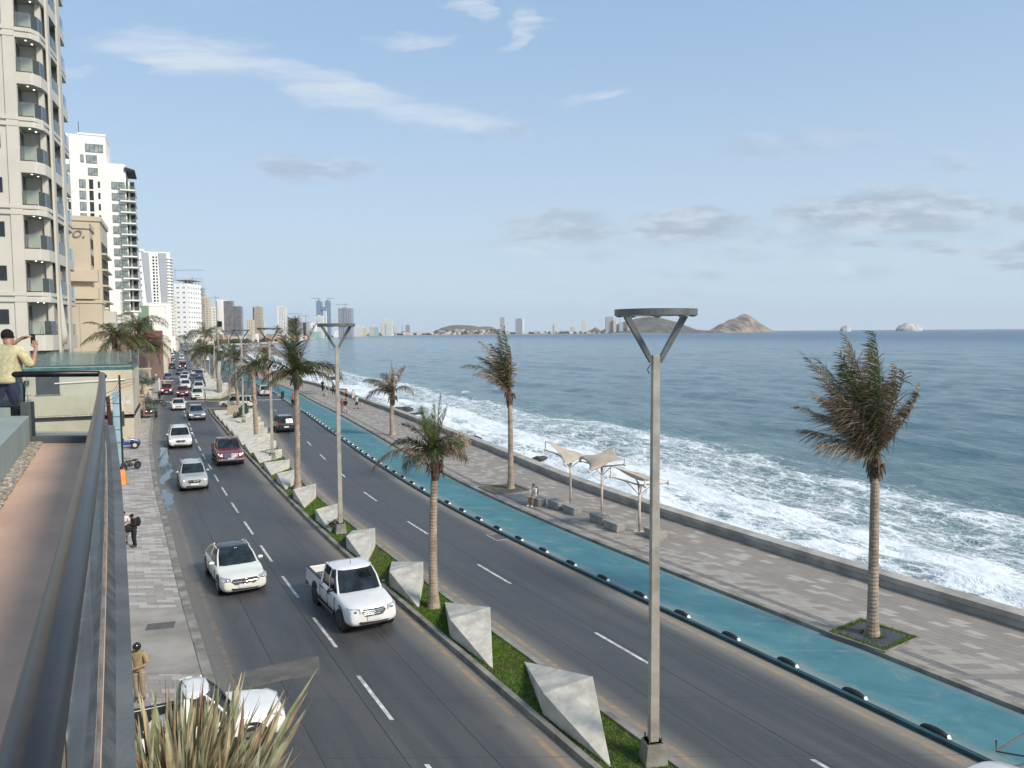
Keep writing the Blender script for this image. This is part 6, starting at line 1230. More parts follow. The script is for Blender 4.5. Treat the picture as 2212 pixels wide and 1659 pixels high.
def hotel_beige():
    c = at(197, 600, 105); e = bld('beige_hotel', 'beige hotel with small side balconies and grey cursive lettering near its roof', c, 'hotel')
    zt = at(197, 486, 105).z; z2 = at(203, 474, 111).z
    MB().box(-18, 0, 0, 16, 0, zt).build('wall', beige_w, e); MB().box(-18.2, .2, -.2, .0, zt - .5, zt + .15).build('cornice', beige_w, e); MB().box(0.0, .2, -.2, 16, zt - .5, zt + .15).build('cornice', beige_w, e)
    MB().box(-14, .9, 5, 17, 0, z2).build('rear_block', beige_w, e); MB().box(-14.2, 1.1, 4.8, 17.2, z2 - .45, z2 + .2).build('rear_cornice', beige_w, e)
    text('ayo.', 2.2, .05, P('sign_grey', (.22, .21, .20), .5, .05, 3, metal=.4), e, (-2.3, -.07, at(160, 504, 105).z), (math.pi / 2, 0, 0), 'lettering', .35)
    for y_ in (607, 645, 716):
        z = at(190, y_, 105).z; MB().box(-2.6, .85, -.85, 1.1, z - .1, z + 1.45).build('balcony', beige_w, e, bevel=.02)
    for k in range(7):
        z = 8.5 + 2.25 * k
        for y_ in (1.2, 3.0): window(e, y_, y_ + .75, z, z + 1.35, face='s', X=.02, n=1, pm=dark_in)
        for y_ in (6.2, 8.6, 11, 13.6): window(e, y_, y_ + 1.0, z, z + 1.4, face='s', X=.92, n=1, pm=dark_in)
        MB().box(.9, 1.5, 5.9, 16, z - .4, z - .15).build('ledge', beige_w, e)
    c2 = at(222, 700, 100); e2 = bld('beige_podium', 'plain tan windowless wall in front of the beige hotel', c2, 'building'); z3 = at(222, 655, 100).z
    MB().box(-22, 0, 0, 4.6, 0, z3).build('wall', beige_w, e2); MB().box(-22, .12, -.12, 4.7, z3, z3 + .3).build('coping', beige_w, e2); MB().box(.0, 1.4, 2.2, 4.6, 0, z3 - 1).build('side_wing', P('pale_wing', (.50, .47, .42), .8, .05, .4), e2)
    MB().box(-2.6, -2.57, -.02, -.0, 3, z3).build('joint', P('joint', (.25, .2, .15), .8), e2)
    MB().box(-5.1, -4.8, -.3, -.005, z3 - .25, z3 - .02).build('wall_lamp', frame_d, e2)
    c3 = at(252, 700, 112); e3 = bld('yellow_wall', 'narrow pale yellow wall with curved top beside the tan podium', c3, 'building')
    zz_ = at(246, 668, 112).z; MB().hull([(-2.2, 0, 0), (0, 0, 0), (0, 2, 0), (-2.2, 2, 0)], [(-2.2, 0, zz_), (-1.0, 0, zz_ - .1), (-1.0, 2, zz_ - .1), (-2.2, 2, zz_)]).build('wall', P('yellow_wall', (.62, .52, .28), .8, .05, .5), e3); MB().box(-2.25, -1.0, -.05, 2.05, zz_, zz_ + .25).build('coping', white_w, e3)
hotel_beige()
def tower_white():
    Y = 225; c = at(284, 700, Y); e = bld('white_tower', 'tall white hotel tower with stepped top and dark sea-side balconies, antenna on the roof', c, 'apartment tower')
    zy = lambda y: 10.2 + (721.5 - y) / 1667.6 * Y; T = lambda x: (284 - x) / 8.55
    tz = zy(305)
    MB().box(-T(50), -T(243), 0, 15, 0, tz).build('wall', white_w, e); MB().box(-T(243) + .003, 0, .0, 15, 0, zy(360)).build('wall_step', white_w, e)
    MB().box(-T(243) - 7, -T(243) + .15, -.15, 15, tz, tz + .5).build('parapet', white_w, e); MB().cyl((-T(184), 3, tz), (-T(184), 3, tz + 4.2), .09, 6).build('antenna', frame_d, e)
    MB().box(-T(165), -T(163.7), -.06, -.001, 8, tz).build('joint', P('joint_grey', (.4, .38, .34), .8), e)
    for (x0, x1, ya, yb, n) in ((199, 237, 323, 340, 4), (188, 195, 346, 362, 1), (200, 223, 346, 363, 3), (203, 224, 372, 388, 3), (153, 164, 368, 384, 1)):
        window(e, -T(x0), -T(x1), zy(yb), zy(ya), -.02, n)
    for i in range(12):
        y = 406 + 23.3 * i
        window(e, -T(252), -T(281), zy(y + 8), zy(y - 8), -.02, 5)
        window(e, -T(223), -T(227.5), zy(y + 6.5), zy(y - 6.5), -.02, 1, dark_in)
        if i < 10:
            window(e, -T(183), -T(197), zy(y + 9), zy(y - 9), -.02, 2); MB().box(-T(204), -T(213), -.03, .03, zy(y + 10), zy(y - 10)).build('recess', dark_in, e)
            window(e, -T(141), -T(156), zy(y + 8), zy(y - 8), -.02, 2); MB().box(-T(158), -T(164), -.03, .03, zy(y + 8), zy(y - 8)).build('ac_recess', dark_in, e); MB().box(-T(100), -T(163), -.9, -.001, zy(y + 10.5), zy(y + 9)).build('slab', white_w, e)  # flat dark panel stands in for the shadow inside the left balcony
        z = zy(y + 10); s = MB().box(-1.6, 2.3, -1.1, 12.5, z, z + .38).build('balcony', white_w, e); MB().box(-1.5, 2.25, -1.08, -1.02, z + .38, z + 1.4).box(2.2, 2.26, -1.0, 12.4, z + .38, z + 1.4).build('glass_railing', bclear, s)
        MB().box(.002, .10, .2, 12.2, z + .4, z + 3.0).box(.101, 2.1, 1.9, 2.0, z + .4, z + 3.0).build('balcony_recess', dark_in, e)  # dark panels added to imitate the deep shade between the balcony slabs
        MB().box(.4, .9, 1.2, 1.7, z + .38, z + 2.95).build('pier', white_w, e)
    MB().hull([(-.2, -.6, zy(374)), (2.4, -.6, zy(374)), (2.4, 12, zy(374)), (-.2, 12, zy(374))], [(-.2, -.6, zy(366)), (2.4, -.6, zy(371)), (2.4, 12, zy(371)), (-.2, 12, zy(366))]).build('awning', dark_in, e)
    c2 = at(262, 700, 215); e2 = bld('white_annex', 'lower plain white block at the foot of the tall white tower', c2); MB().box(-16, 0, 0, 8, 0, at(262, 632, 215).z).build('wall', white_w, e2); MB().box(-4.5, -4.3, -.1, 0, 3, at(262, 634, 215).z).build('downpipe', steel_w, e2)
tower_white()
def tower_striped():
    Y = 780; c = at(372, 700, Y); e = bld('striped_tower', 'white tower with two tapering grey vertical panels and rounded balconies', c, 'apartment tower'); S = Y / 1667.6
    zy = lambda y: 10.2 + (721 - y) * S; X = lambda x: (x - 372) * S * 1.0
    sw_ = P('far_white_wall', (.80, .79, .76), .8, .03, .05); MB().box(X(306), 0, 0, 30, 0, zy(545)).build('wall', sw_, e)
    MB().box(X(308), X(322), -1, 20, zy(545), zy(540)).build('roof_block', sw_, e)
    gp_ = P('grey_panel', (.36, .38, .41), .7, .05, .05)
    for (a, b, c_, d_, y1) in ((317.5, 331, 329, 336, 700), (350, 365, 355, 364, 706), (306.5, 312.5, 312, 317, 700)): MB().hull([(X(a), -.8, zy(547)), (X(b), -.8, zy(547)), (X(b), .1, zy(547)), (X(a), .1, zy(547))][::-1], [(X(c_), -.8, zy(y1)), (X(d_), -.8, zy(y1)), (X(d_), .1, zy(y1)), (X(c_), .1, zy(y1))][::-1]).build('grey_panel', gp_, e)
    for i in range(24):
        y = 556 + 6.6 * i
        MB().box(X(338), X(341.5), -.3, .1, zy(y + 2.2), zy(y - 1.4)).build('window', dark_glass, e); MB().box(X(344.5), X(347), -.3, .1, zy(y + 2.2), zy(y - 1.4)).build('window', dark_glass, e)
        if i < 23 and i % 2: MB().box(X(314.5), X(316.5), -.3, .1, zy(y + 2), zy(y - 1)).build('window', dark_glass, e)
        pl = [(X(366), -2)] + [(X(369) + 3.6 * math.sin(a), 2.5 - 4.5 * math.cos(a)) for a in np.linspace(0, math.pi / 2, 5)] + [(X(369) + 3.6, 28), (X(366), 28)]
        MB().prism(pl, zy(y + 3.2), zy(y + 1.2)).build('balcony', sw_, e)
    MB().box(.002, .3, .5, 27, 3, zy(556)).build('side_recess', P('far_dark', (.24, .25, .27), .8, .2, .1), e)
tower_striped()
_fac = {}
def facade(name, wall, win, fh, bw, fr=.55, wr=.6):
    if name in _M: return _M[name]
    mt = bpy.data.materials.new(name); mt.use_nodes = True; t = NT(mt.node_tree); co = t.n('ShaderNodeTexCoord').outputs['Object']; s = t.n('ShaderNodeSeparateXYZ', {0: co})
    hz_ = t.m('ADD', s.outputs[0], s.outputs[1]); a = t.m('LESS_THAN', t.m('FLOORED_MODULO', s.outputs[2], fh), fh * fr); b = t.m('LESS_THAN', t.m('FLOORED_MODULO', hz_, bw), bw * wr)
    cell = t.n('ShaderNodeCombineXYZ', {0: t.m('FLOOR', t.m('DIVIDE', hz_, bw)), 1: t.m('FLOOR', t.m('DIVIDE', s.outputs[2], fh)), 2: 0.0}); wn = t.n('ShaderNodeTexWhiteNoise', {0: cell}, noise_dimensions='3D').outputs[0]
    nrm = t.n('ShaderNodeSeparateXYZ', {0: t.n('ShaderNodeNewGeometry').outputs['Normal']}).outputs[2]; side = t.m('LESS_THAN', t.m('ABSOLUTE', nrm), .5)
    k = t.m('MULTIPLY', t.m('MULTIPLY', a, b), side); c = t.mix(t.m('MULTIPLY', k, t.ramp(wn, 0, 1, .6, 1.0)), wall, win)
    t.n('ShaderNodeOutputMaterial', {0: t.n('ShaderNodeBsdfPrincipled', {'Base Color': c, 'Roughness': t.ramp(k, 0, 1, .8, .25)})}); _M[name] = mt; return mt
GF = 'high-rise buildings along the bay'
F_white = facade('facade_white', (.74, .73, .69), (.24, .27, .30), 3.4, 4.2); F_cream = facade('facade_cream', (.62, .55, .43), (.25, .22, .18), 3.4, 4.6); F_tan = facade('facade_tan', (.45, .39, .30), (.20, .16, .13), 3.4, 3.8); F_dark = facade('facade_dark', (.36, .37, .41), (.14, .16, .21), 3.4, 6.5, .7, .7)
F_blue = facade('facade_blue', (.30, .36, .46), (.07, .13, .24), 3.4, 5, .7, .8); F_teal = facade('facade_teal', (.42, .55, .56), (.14, .28, .32), 3.4, 6, .6, .8); F_yel = facade('facade_yellow', (.70, .60, .34), (.3, .28, .2), 3.4, 5); F_band = facade('facade_banded', (.72, .73, .68), (.24, .30, .30), 3.6, 60, .45, .97)
def far_tower(lab, x0, x1, yt, Y, mat, yb=None, parts=(), cat='apartment tower', rz=.25, crown_=True, base=-3.5, dep=None):
    a, b = at(x0, 715, Y), at(x1, 715, Y); zt = at((x0 + x1) / 2, yt, Y).z; w_ = (b.x - a.x); e = thing('tower' if cat == 'apartment tower' else 'building', lab, cat, (b.x, Y, base), 0, GF); ht = zt - base; d_ = dep or w_ * .8
    MB().box(-w_, 0, 0, d_, 0, ht).build('wall', mat, e)
    if crown_: MB().box(-w_ * .7, -w_ * .35, d_ * .1, d_ * .5, ht, ht + max(2.0, ht * .03)).build('roof_block', mat, e)
    for (fx0, fx1, fz0, fz1, m_, nm) in parts: MB().box(-w_ * (1 - fx0), -w_ * (1 - fx1), -w_ * .03, .01 , ht * fz0, ht * fz1).build(nm, m_, e)
    return e
def frame_tower(lab, x0, x1, yt, Y, fh=3.6, nx=6, col=(.36, .31, .26), base=-1, ny=3, infill=None, dep=None, x2=None):
    a, b = at(x0, 715, Y), at(x1, 715, Y); zt = at((x0 + x1) / 2, yt, Y).z; w_ = b.x - a.x; d_ = dep or w_ * .7; ht = zt - base; e = thing('unfinished_tower', lab, 'building', (b.x, Y, base), 0, 'unfinished concrete towers'); cm_ = P('raw_concrete_%d' % int(col[0] * 100), col, .9, .15, .1)
    s = MB(); n = int(ht / fh)
    for k in range(1, n + 1): s.box(-w_ - .4, .4, -.4, d_, k * fh - .45, k * fh)
    s.build('floor_slabs', cm_, e); c = MB(); cw = max(.45, w_ * .018)
    for i in range(nx + 1):
        for j in range(ny + 1): x = -w_ + w_ * i / nx; y = d_ * j / ny; c.box(x - cw / 2, x + cw / 2, y + .01 - cw / 2, y + .01 + cw / 2, 0, n * fh - .46 + (3 if (i + j) % 2 else 1.2))
    c.build('columns', cm_, e); MB().box(-w_ * .62, -w_ * .38, d_ * .35, d_ * .65, 0, n * fh - .5).build('core', cm_, e)
    if infill: MB().box(-w_ * .98, -w_ * .02, .8, d_ * .9, 0, ht * infill[0]).build('infill_wall', infill[1], e)
    return e
def crane(lab, x, y0, y1, jx0, jx1, Y, jy=None):
    c = at(x, y0, Y); z1 = at(x, y1, Y).z; e = thing('tower_crane', lab, 'crane', (c.x, Y, 0), 0, 'tower cranes on the skyline'); cm_ = P('crane_steel', (.16, .15, .17), .6, .1, 3); S = Y / 1667.6; r_ = S * .35; b = MB()
    z0 = c.z; b.tube([(-r_, 0, z0), (-r_, 0, z1)], r_ * .45, 4); b.tube([(r_, 0, z0), (r_, 0, z1)], r_ * .45, 4); n = max(3, int((z1 - z0) / (3 * r_)))
    b.tube([((-r_ if k % 2 else r_), 0, z0 + (z1 - z0) * k / n) for k in range(n + 1)], r_ * .35, 4); b.build('mast', cm_, e)
    zj = z1 - (z1 - z0) * .12 if jy is None else at(x, jy, Y).z; j = MB(); a_, b_ = (jx0 - x) * S, (jx1 - x) * S
    j.tube([(a_, 0, zj), (b_, 0, zj)], r_ * .5, 4); j.tube([(a_, 0, zj + r_ * 1.6), (b_, 0, zj + r_ * 1.6)], r_ * .35, 4); n = 16; j.tube([(a_ + (b_ - a_) * k / n, 0, zj + (r_ * 1.6 if k % 2 else 0)) for k in range(n + 1)], r_ * .25, 4); j.build('jib', cm_, e)
    MB().box(-r_ * 2 if b_ > -a_ else r_, -r_ if b_ > -a_ else r_ * 3, -r_, r_, zj - r_ * 2, zj).build('counterweight', cm_, e)
# row along the street
wt = far_tower('white block with small dark windows under an unfinished concrete top', 379, 410, 612, 980, facade('facade_dots', (.82, .82, .80), (.16, .17, .19), 6.2, 7.5, .32, .42), crown_=False, base=0, dep=40)
frame_tower('open concrete floors on top of the white block with small dark windows', 379, 416, 603.5, 985, 4.2, 5, (.42, .36, .30), at(379, 611.5, 985).z, 2, dep=36)
far_tower('cream balconied tower left of the white block with small windows', 365, 379, 640, 960, facade('facade_cream_b', (.74, .70, .58), (.38, .36, .33), 4.2, 5.5), base=0, crown_=False)
frame_tower('grey concrete skeleton tower with dark open floors behind the brown one', 414, 438, 620, 1250, 5.0, 4, (.20, .185, .17))
frame_tower('brown concrete skeleton tower with partly closed walls', 416, 438, 641, 1120, 4.4, 4, (.40, .31, .25), infill=(.35, F_cream))
far_tower('cream tower with many small balconies right of the brown skeleton', 436, 453, 642, 1180, F_cream, base=0); far_tower('pale cream stepped tower left of the dark gridded building', 453, 469, 664.5, 1250, facade('facade_white2', (.78, .76, .66), (.42, .40, .34), 4.5, 6), base=0)
e8 = far_tower('white end wall of the dark gridded building', 468.5, 480, 647, 1400, P('far_white_wall', (.8, .79, .76), .8), base=0, crown_=False, dep=60)
frame_tower('long dark gridded building with stepped roofline', 480, 502, 648, 1410, 4.6, 9, (.36, .35, .35), 0, 2, (.98, P('far_dark', (.24, .25, .27), .8))); frame_tower('lower right wing of the dark gridded building', 501, 521, 660, 1412, 4.6, 8, (.36, .34, .33), 0, 2, (.98, P('far_dark', (.24, .25, .27), .8)))
crane('crane with a long jib pointing right behind the striped tower', 378.5, 604, 578, 377, 441, 1000, 584); crane('small crane between the unfinished towers', 416.5, 612, 598, 410, 438, 1240, 602.5); crane('crane left of the dark gridded building', 466.6, 668, 638, 452, 475, 1350, 643.5)
# across the bay
far_tower('short cream block left of the tan tower', 532.5, 547, 691, 1750, F_cream); far_tower('slim tan tower with a dark left edge', 547.3, 565, 663, 1800, F_tan, parts=((0, .12, 0, .99, dark_in, 'dark_edge'),)); far_tower('small white block right of the tan tower', 565.5, 573, 697, 1850, F_white)
far_tower('slim bright white tower above the palms', 600.4, 617.6, 662, 1900, F_white, parts=((0, .12, 0, 1.02, P('far_white_wall', (.8, .79, .76), .8), 'edge_wall'),))
frame_tower('brown skeleton with rebar spikes behind the big green palm', 619, 646, 686, 1950, 5, 9, (.30, .23, .21)); frame_tower('lower brown skeleton right of the first one', 645, 667, 694, 2000, 5, 8, (.30, .23, .21)); crane('crane with a flat jib over the brown skeletons', 661, 700, 680, 643, 668, 2010, 682.5)
crane('long low jib crane left of the brown skeletons', 619, 690, 676, 619, 650, 2020, 678)
far_tower('low white hall right of the brown skeletons', 667, 682, 697, 2250, P('far_white_wall', (.8, .79, .76), .8), cat='building', crown_=False)
far_tower('left one of the twin blue towers', 684, 696, 651, 2500, F_blue); far_tower('right one of the twin blue towers with a white stripe', 702.8, 714, 650.5, 2500, F_blue, parts=((.08, .38, 0, .8, P('far_white_wall', (.8, .79, .76), .8), 'white_stripe'),))
tag(MB().box(0, 17, 0, 9, 0, 12).build('sky_bridge', F_blue, loc=at(694, 671, 2498)), 'link bridge high between the twin blue towers', 'bridge')
far_tower('white tower in front of the left twin tower', 681.5, 698, 682, 2400, F_white); crane('crane on the left twin tower', 688.5, 652, 643.5, 673, 694, 2500, 645); crane('crane on the right twin tower', 711, 651, 642.5, 705, 723, 2500, 645)
far_tower('wide dark bronze tower right of the twin towers', 731, 760, 666, 2700, F_dark, parts=((.42, .58, .0, 1.03, F_dark, 'centre_bay'),)); crane('crane on the wide dark bronze tower', 745.7, 666, 655, 726, 753, 2700, 658)
far_tower('low white shop hall at the waterfront left of the second lamp', 668, 690, 716, 2200, F_teal, cat='building', crown_=False); far_tower('low white pavilion below the dark bronze tower', 722, 745, 714, 2900, P('far_white_wall', (.8, .79, .76), .8), cat='building', crown_=False)
far_tower('wide cream hotel with orange band right of the second lamp', 761, 783, 705, 3200, F_white, cat='building'); far_tower('small bright yellow hotel wing', 783, 791, 709, 3200, F_yel, cat='building', crown_=False)
far_tower('pale pink block left of the teal glass one', 798, 807, 705, 3500, F_cream, cat='building'); far_tower('small teal glass block right of the pale pink one', 807, 817, 706.5, 3520, F_teal, cat='building')
far_tower('broad white banded hotel slab', 822.3, 847.3, 691, 3900, F_band, parts=((.12, .14, .1, .75, F_white, 'pier'), (.44, .47, .1, .75, F_dark, 'window_strip')))
far_tower('thin dark tower just right of the white banded slab', 849, 851.5, 703, 4100, F_dark); far_tower('thin pale tower right of the white banded slab', 854, 857, 706, 4100, F_cream); far_tower('slim dark chimney-like tower', 868, 869.6, 702, 4500, F_dark, crown_=False); far_tower('grey block tower above the low town', 876, 884.6, 702, 4600, F_dark)
far_tower('green netted low block by the shore', 869, 875, 716, 4400, P('green_net', (.05, .22, .19), .8), cat='building', crown_=False)
crane('small crane left of the long low hill', 950, 720, 713, 942, 951, 5200, 714)
far_tower('grey tower right of the long low hill', 1080, 1090, 685.5, 5300, facade('facade_grey', (.42, .41, .40), (.18, .18, .2), 4, 7)); far_tower('dark glass tower with a white right edge', 1113.5, 1132.5, 688.5, 5350, F_dark, parts=((.78, 1.0, 0, 1.02, P('far_white_wall', (.8, .79, .76), .8), 'white_edge'),))
far_tower('small white tower with a brown side in the low town', 1194, 1201, 701, 5400, F_white, parts=((0, .45, 0, 1.0, F_tan, 'brown_side'),)); far_tower('white banded tower left of the antenna hill', 1258, 1267.5, 692.5, 5450, F_band)
far_tower('grey unfinished tower at the foot of the antenna hill', 1309, 1325, 684.5, 5400, facade('facade_grey', (.42, .41, .40), (.18, .18, .2), 4, 7)); far_tower('pale tower touching the grey unfinished tower', 1325, 1331, 691, 5380, F_cream); far_tower('teal and white tower before the antenna hill', 1338, 1346, 696, 5390, F_teal); far_tower('brown and white tower before the antenna hill', 1355, 1370, 697, 5380, F_tan); far_tower('small pink block before the antenna hill', 1232, 1240, 706, 5400, F_cream)
far_tower('turquoise building at the foot of the antenna hill', 1474, 1492, 711, 5600, P('turquoise', (.12, .36, .45), .7), cat='building', crown_=False)

# far land, beach, hills, islands
shore = [(395, 900), (520, 1000), (590, 1180), (640, 1600), (690, 2400), (740, 3100), (800, 3500), (850, 3900), (950, 4500), (1100, 5100), (1300, 5200), (1480, 5300), (1534, 5700)]
SL = [at(x, 720, Y) for x, Y in shore]
b = MB(); vs = []
for p in SL: d = Vector((p.x, p.y, 0)).normalized(); vs += [(p.x, p.y, SEA + .1), (p.x + d.x * 45, p.y + d.y * 45, SEA + 1.6), (p.x + d.x * 900, p.y + d.y * 900, 3), (p.x + d.x * 3500 - 300, p.y + d.y * 3500, 10)]
n = len(SL); b.add(vs, [(4 * i + k, 4 * i + k + 4, 4 * i + k + 5, 4 * i + k + 1) for i in range(n - 1) for k in (1, 2)]); tag(b.build('far_ground', P('far_earth', (.20, .18, .13), .95, .3, .004)), kind='structure')
b = MB().add(vs, [(4 * i, 4 * i + 4, 4 * i + 5, 4 * i + 1) for i in range(n - 1)]); tag(b.build('beach', P('sand', (.52, .46, .36), .95, .1, .01)), kind='structure')
def hill(name, Y, outline, dep, mat, seed, amp=.12, label=None, cat=None, base=-4.5, res=70, pts=None):
    """ridge whose skyline follows the outline (picture x, y); full solid terrain with depth"""
    xs = [o[0] for o in outline]; r = np.random.default_rng(seed); nx, ny = res, 40; b = MB(); S = Y / F
    ph = r.uniform(0, 6.28, 12); fr_ = r.uniform(1, 9, 12); fy = r.uniform(1, 7, 12)
    for j in range(ny + 1):
        v = j / ny * 2 - 1; prof = max(0, 1 - abs(v) ** 1.5)
        for i in range(nx + 1):
            u = i / nx; x = xs[0] + (xs[-1] - xs[0]) * u; yy_ = np.interp(x, xs, [o[1] for o in outline]); zt = at(x, yy_, Y).z - base; p = at(x, 715, Y)
            nz = sum(math.sin(fr_[q] * 2.2 * u * 6.28 / 2 + fy[q] * v * 2.2 + ph[q]) / (1 + q * .35) for q in range(12)) / 3.2; rid = 1 - abs(nz)
            z = zt * prof * (1 + amp * (rid - .6) * (1 - prof) * 2.5) ; b.v.append((p.x + (u - .5) * 0, Y + v * dep, base + max(z, 0) - (0 if 0 < i < nx else 1)))
    b.f = [(j * (nx + 1) + i, j * (nx + 1) + i + 1, (j + 1) * (nx + 1) + i + 1, (j + 1) * (nx + 1) + i) for j in range(ny) for i in range(nx)]; b.m = [0] * len(b.f); o = b.build(name, mat, smooth=True); tag(o, kind='structure'); return o
hm = P('hill_scrub', (.17, .145, .10), .95, .25, .01, .8, bscale=.03, col2=(.085, .08, .05)); hm2 = P('hill_green', (.13, .115, .085), .95, .3, .012, .8, bscale=.04, col2=(.065, .06, .045)); rock_m = P('rock_ochre', (.33, .255, .185), .95, .3, .012, 1.0, bscale=.03, col2=(.16, .135, .085)); isl_m = P('guano_rock', (.62, .58, .52), .95, .2, .03, .8, bscale=.08, col2=(.30, .27, .24))
hill('hills', 6600, [(925, 720), (940, 716), (955, 708), (975, 702.5), (1000, 702), (1022, 703.5), (1036, 706), (1050, 705), (1062, 706), (1076, 712), (1086, 720)], 700, hm, 1)
hill('hills', 5750, [(1290, 719), (1318, 706), (1345, 696), (1375, 688), (1400, 684), (1420, 684.5), (1440, 690), (1462, 696), (1478, 703), (1495, 711), (1540, 716)], 450, hm2, 2)
hill('hills', 5600, [(1455, 716), (1500, 713.5), (1540, 713.5), (1560, 716)], 80, hm2, 5)
hill('hills', 5550, [(1266, 716), (1278, 712), (1286, 706.5), (1294, 711), (1300, 716)], 60, rock_m, 6)
mount = hill('mountain', 6300, [(1528, 717), (1541, 711), (1556, 700), (1566, 697), (1576, 690), (1590, 687), (1600, 680), (1607, 677.5), (1614, 679), (1622, 684), (1632, 694), (1643, 701), (1655, 711), (1664, 716)], 260, rock_m, 3, .5, res=110)
tag(MB().box(-6, 6, -5, 5, 0, 9).cyl((0, 0, 9), (0, 0, 14), 2.5, 8).build('lighthouse', white_w, loc=at(1607, 678, 6300) - Vector((0, 0, 1))), 'tiny white lighthouse on the mountain top', 'lighthouse')
for i, (x0, x1, yt, Y, lab) in enumerate([(1815, 1837, 703.5, 7000, 'small steep rocky island left of the large palm'), (1937, 1991, 698.5, 7200, 'wide pale rocky island near the right side of the horizon')]):
    a, b_ = at(x0, 714, Y), at(x1, 714, Y); w_ = b_.x - a.x; ht = at(x0, yt, Y).z - SEA; mb = MB().ell((0, 0, 0), (1, 1, 1), 30, 0, 16, lo=-10); vv = []
    for v in mb.v:
        f = 1 + .10 * math.sin(v[0] * 5 + i) + .07 * math.sin(v[0] * 11 + v[1] * 7 + i * 3) + .05 * math.sin(v[2] * 13 + v[0] * 17); vv.append((math.copysign(abs(v[0]) ** .85, v[0]) * w_ / 2 * (1 + .04 * math.sin(v[2] * 9)), v[1] * w_ * .35, max(-1, v[2] ** (.8) if v[2] > 0 else v[2]) * ht * min(f, 1.06) * (.93 if v[0] > 0 else 1.0)))
    mb.v = vv; tag(mb.build('island', isl_m, loc=((a.x + b_.x) / 2, Y, SEA)), kind='structure')
for i, (x, y0, y1) in enumerate([(1339, 695, 686), (1352, 690, 679), (1387, 686, 668), (1391.5, 685, 672), (1374, 688, 676)]):
    p = at(x, y0, 5700); z1 = at(x, y1, 5700).z - p.z; tag(MB().box(-1.3, 1.3, -1.3, 1.3, 0, z1 * .6).box(-.8, .8, -.8, .8, z1 * .6, z1).build('antenna_mast', P('mast_red', (.35, .16, .13), .7, .3, .1), loc=p), f'thin red and white radio mast on the antenna hill, {nth(i)} one', 'antenna mast', 'radio masts on the antenna hill')
# houses of the far town
HC = [P('house_%d' % i, c, .85, .08, .05) for i, c in enumerate([(.74, .72, .68), (.62, .55, .44), (.70, .62, .46), (.45, .30, .22), (.66, .66, .66), (.52, .48, .42), (.60, .42, .33)])]
HF = [facade('house_win_%d' % i, c, (.16, .15, .15), 3.3, 4.0, .45, .45) for i, c in enumerate([(.74, .72, .68), (.62, .55, .44), (.70, .62, .46), (.60, .42, .33)])]
HN = ['white', 'tan', 'pale yellow', 'brick red', 'light grey', 'sand coloured', 'salmon']
rr = random.Random(21); k = 0
trees_far = []
for i in range(235):
    x = rr.choice([rr.uniform(420, 620), rr.uniform(700, 1500), rr.uniform(860, 1330), rr.uniform(620, 900)]); Y0 = np.interp(x, [s_[0] for s_ in shore], [s_[1] for s_ in shore]); dp = rr.random() ** 1.4; Y = Y0 * (1.02 + .10 * dp) + 50
    up = (26 if 935 < x < 1080 or x > 1320 else 9) * dp * (Y0 / 5000); p = at(x, 718, Y); h_ = rr.uniform(5, 12) + 4 * rr.random() * (Y0 > 3000); w_ = rr.uniform(9, 22) * (.6 + .6 * (Y0 / 5000)); ci = rr.randrange(7)
    e = thing('house', f'{HN[ci]} low house in the far town along the bay shore', 'house', (p.x, Y, -2.2 + up), rr.uniform(-.3, .3), f'{HN[ci]} low houses of the far town')
    MB().box(-w_ / 2, w_ / 2, 0, w_ * .7, -6, h_).build('wall', HF[{0: 0, 1: 1, 2: 2, 3: 3, 4: 0, 5: 1, 6: 3}[ci]] if i % 2 else HC[ci], e)
    MB().box(-w_ / 2 - .3, w_ / 2 + .3, -.3, w_ * .7 + .3, h_, h_ + .6).build('roof', HC[(ci + (3 if i % 5 == 0 else 0)) % 7], e)
tb = MB(); r = np.random.default_rng(8)
for i in range(420):
    x = r.uniform(430, 1500); Y0 = np.interp(x, [s_[0] for s_ in shore], [s_[1] for s_ in shore]); Y = Y0 * (1.015 + .12 * r.random()) + 40; p = at(x, 718, Y); s = r.uniform(3, 7) * (.5 + Y0 / 6000); up = (24 if 935 < x < 1080 or x > 1320 else 7) * ((Y / Y0 - 1.02) / .1) * (Y0 / 5000)
    n0 = len(tb.v); tb.ell((p.x, Y, max(-2, up - 2) + s * .4), (s * 1.5, s, s * .8), 6, 0, 4)
    for q in range(n0, len(tb.v)): v = tb.v[q]; tb.v[q] = (v[0] + r.normal(0, s * .15), v[1], v[2] + r.normal(0, s * .12))
tag(tb.build('far_trees', P('far_tree', (.05, .07, .03), .9, .3, .05)), 'dark green trees scattered through the far town along the bay', 'trees', kind='stuff')

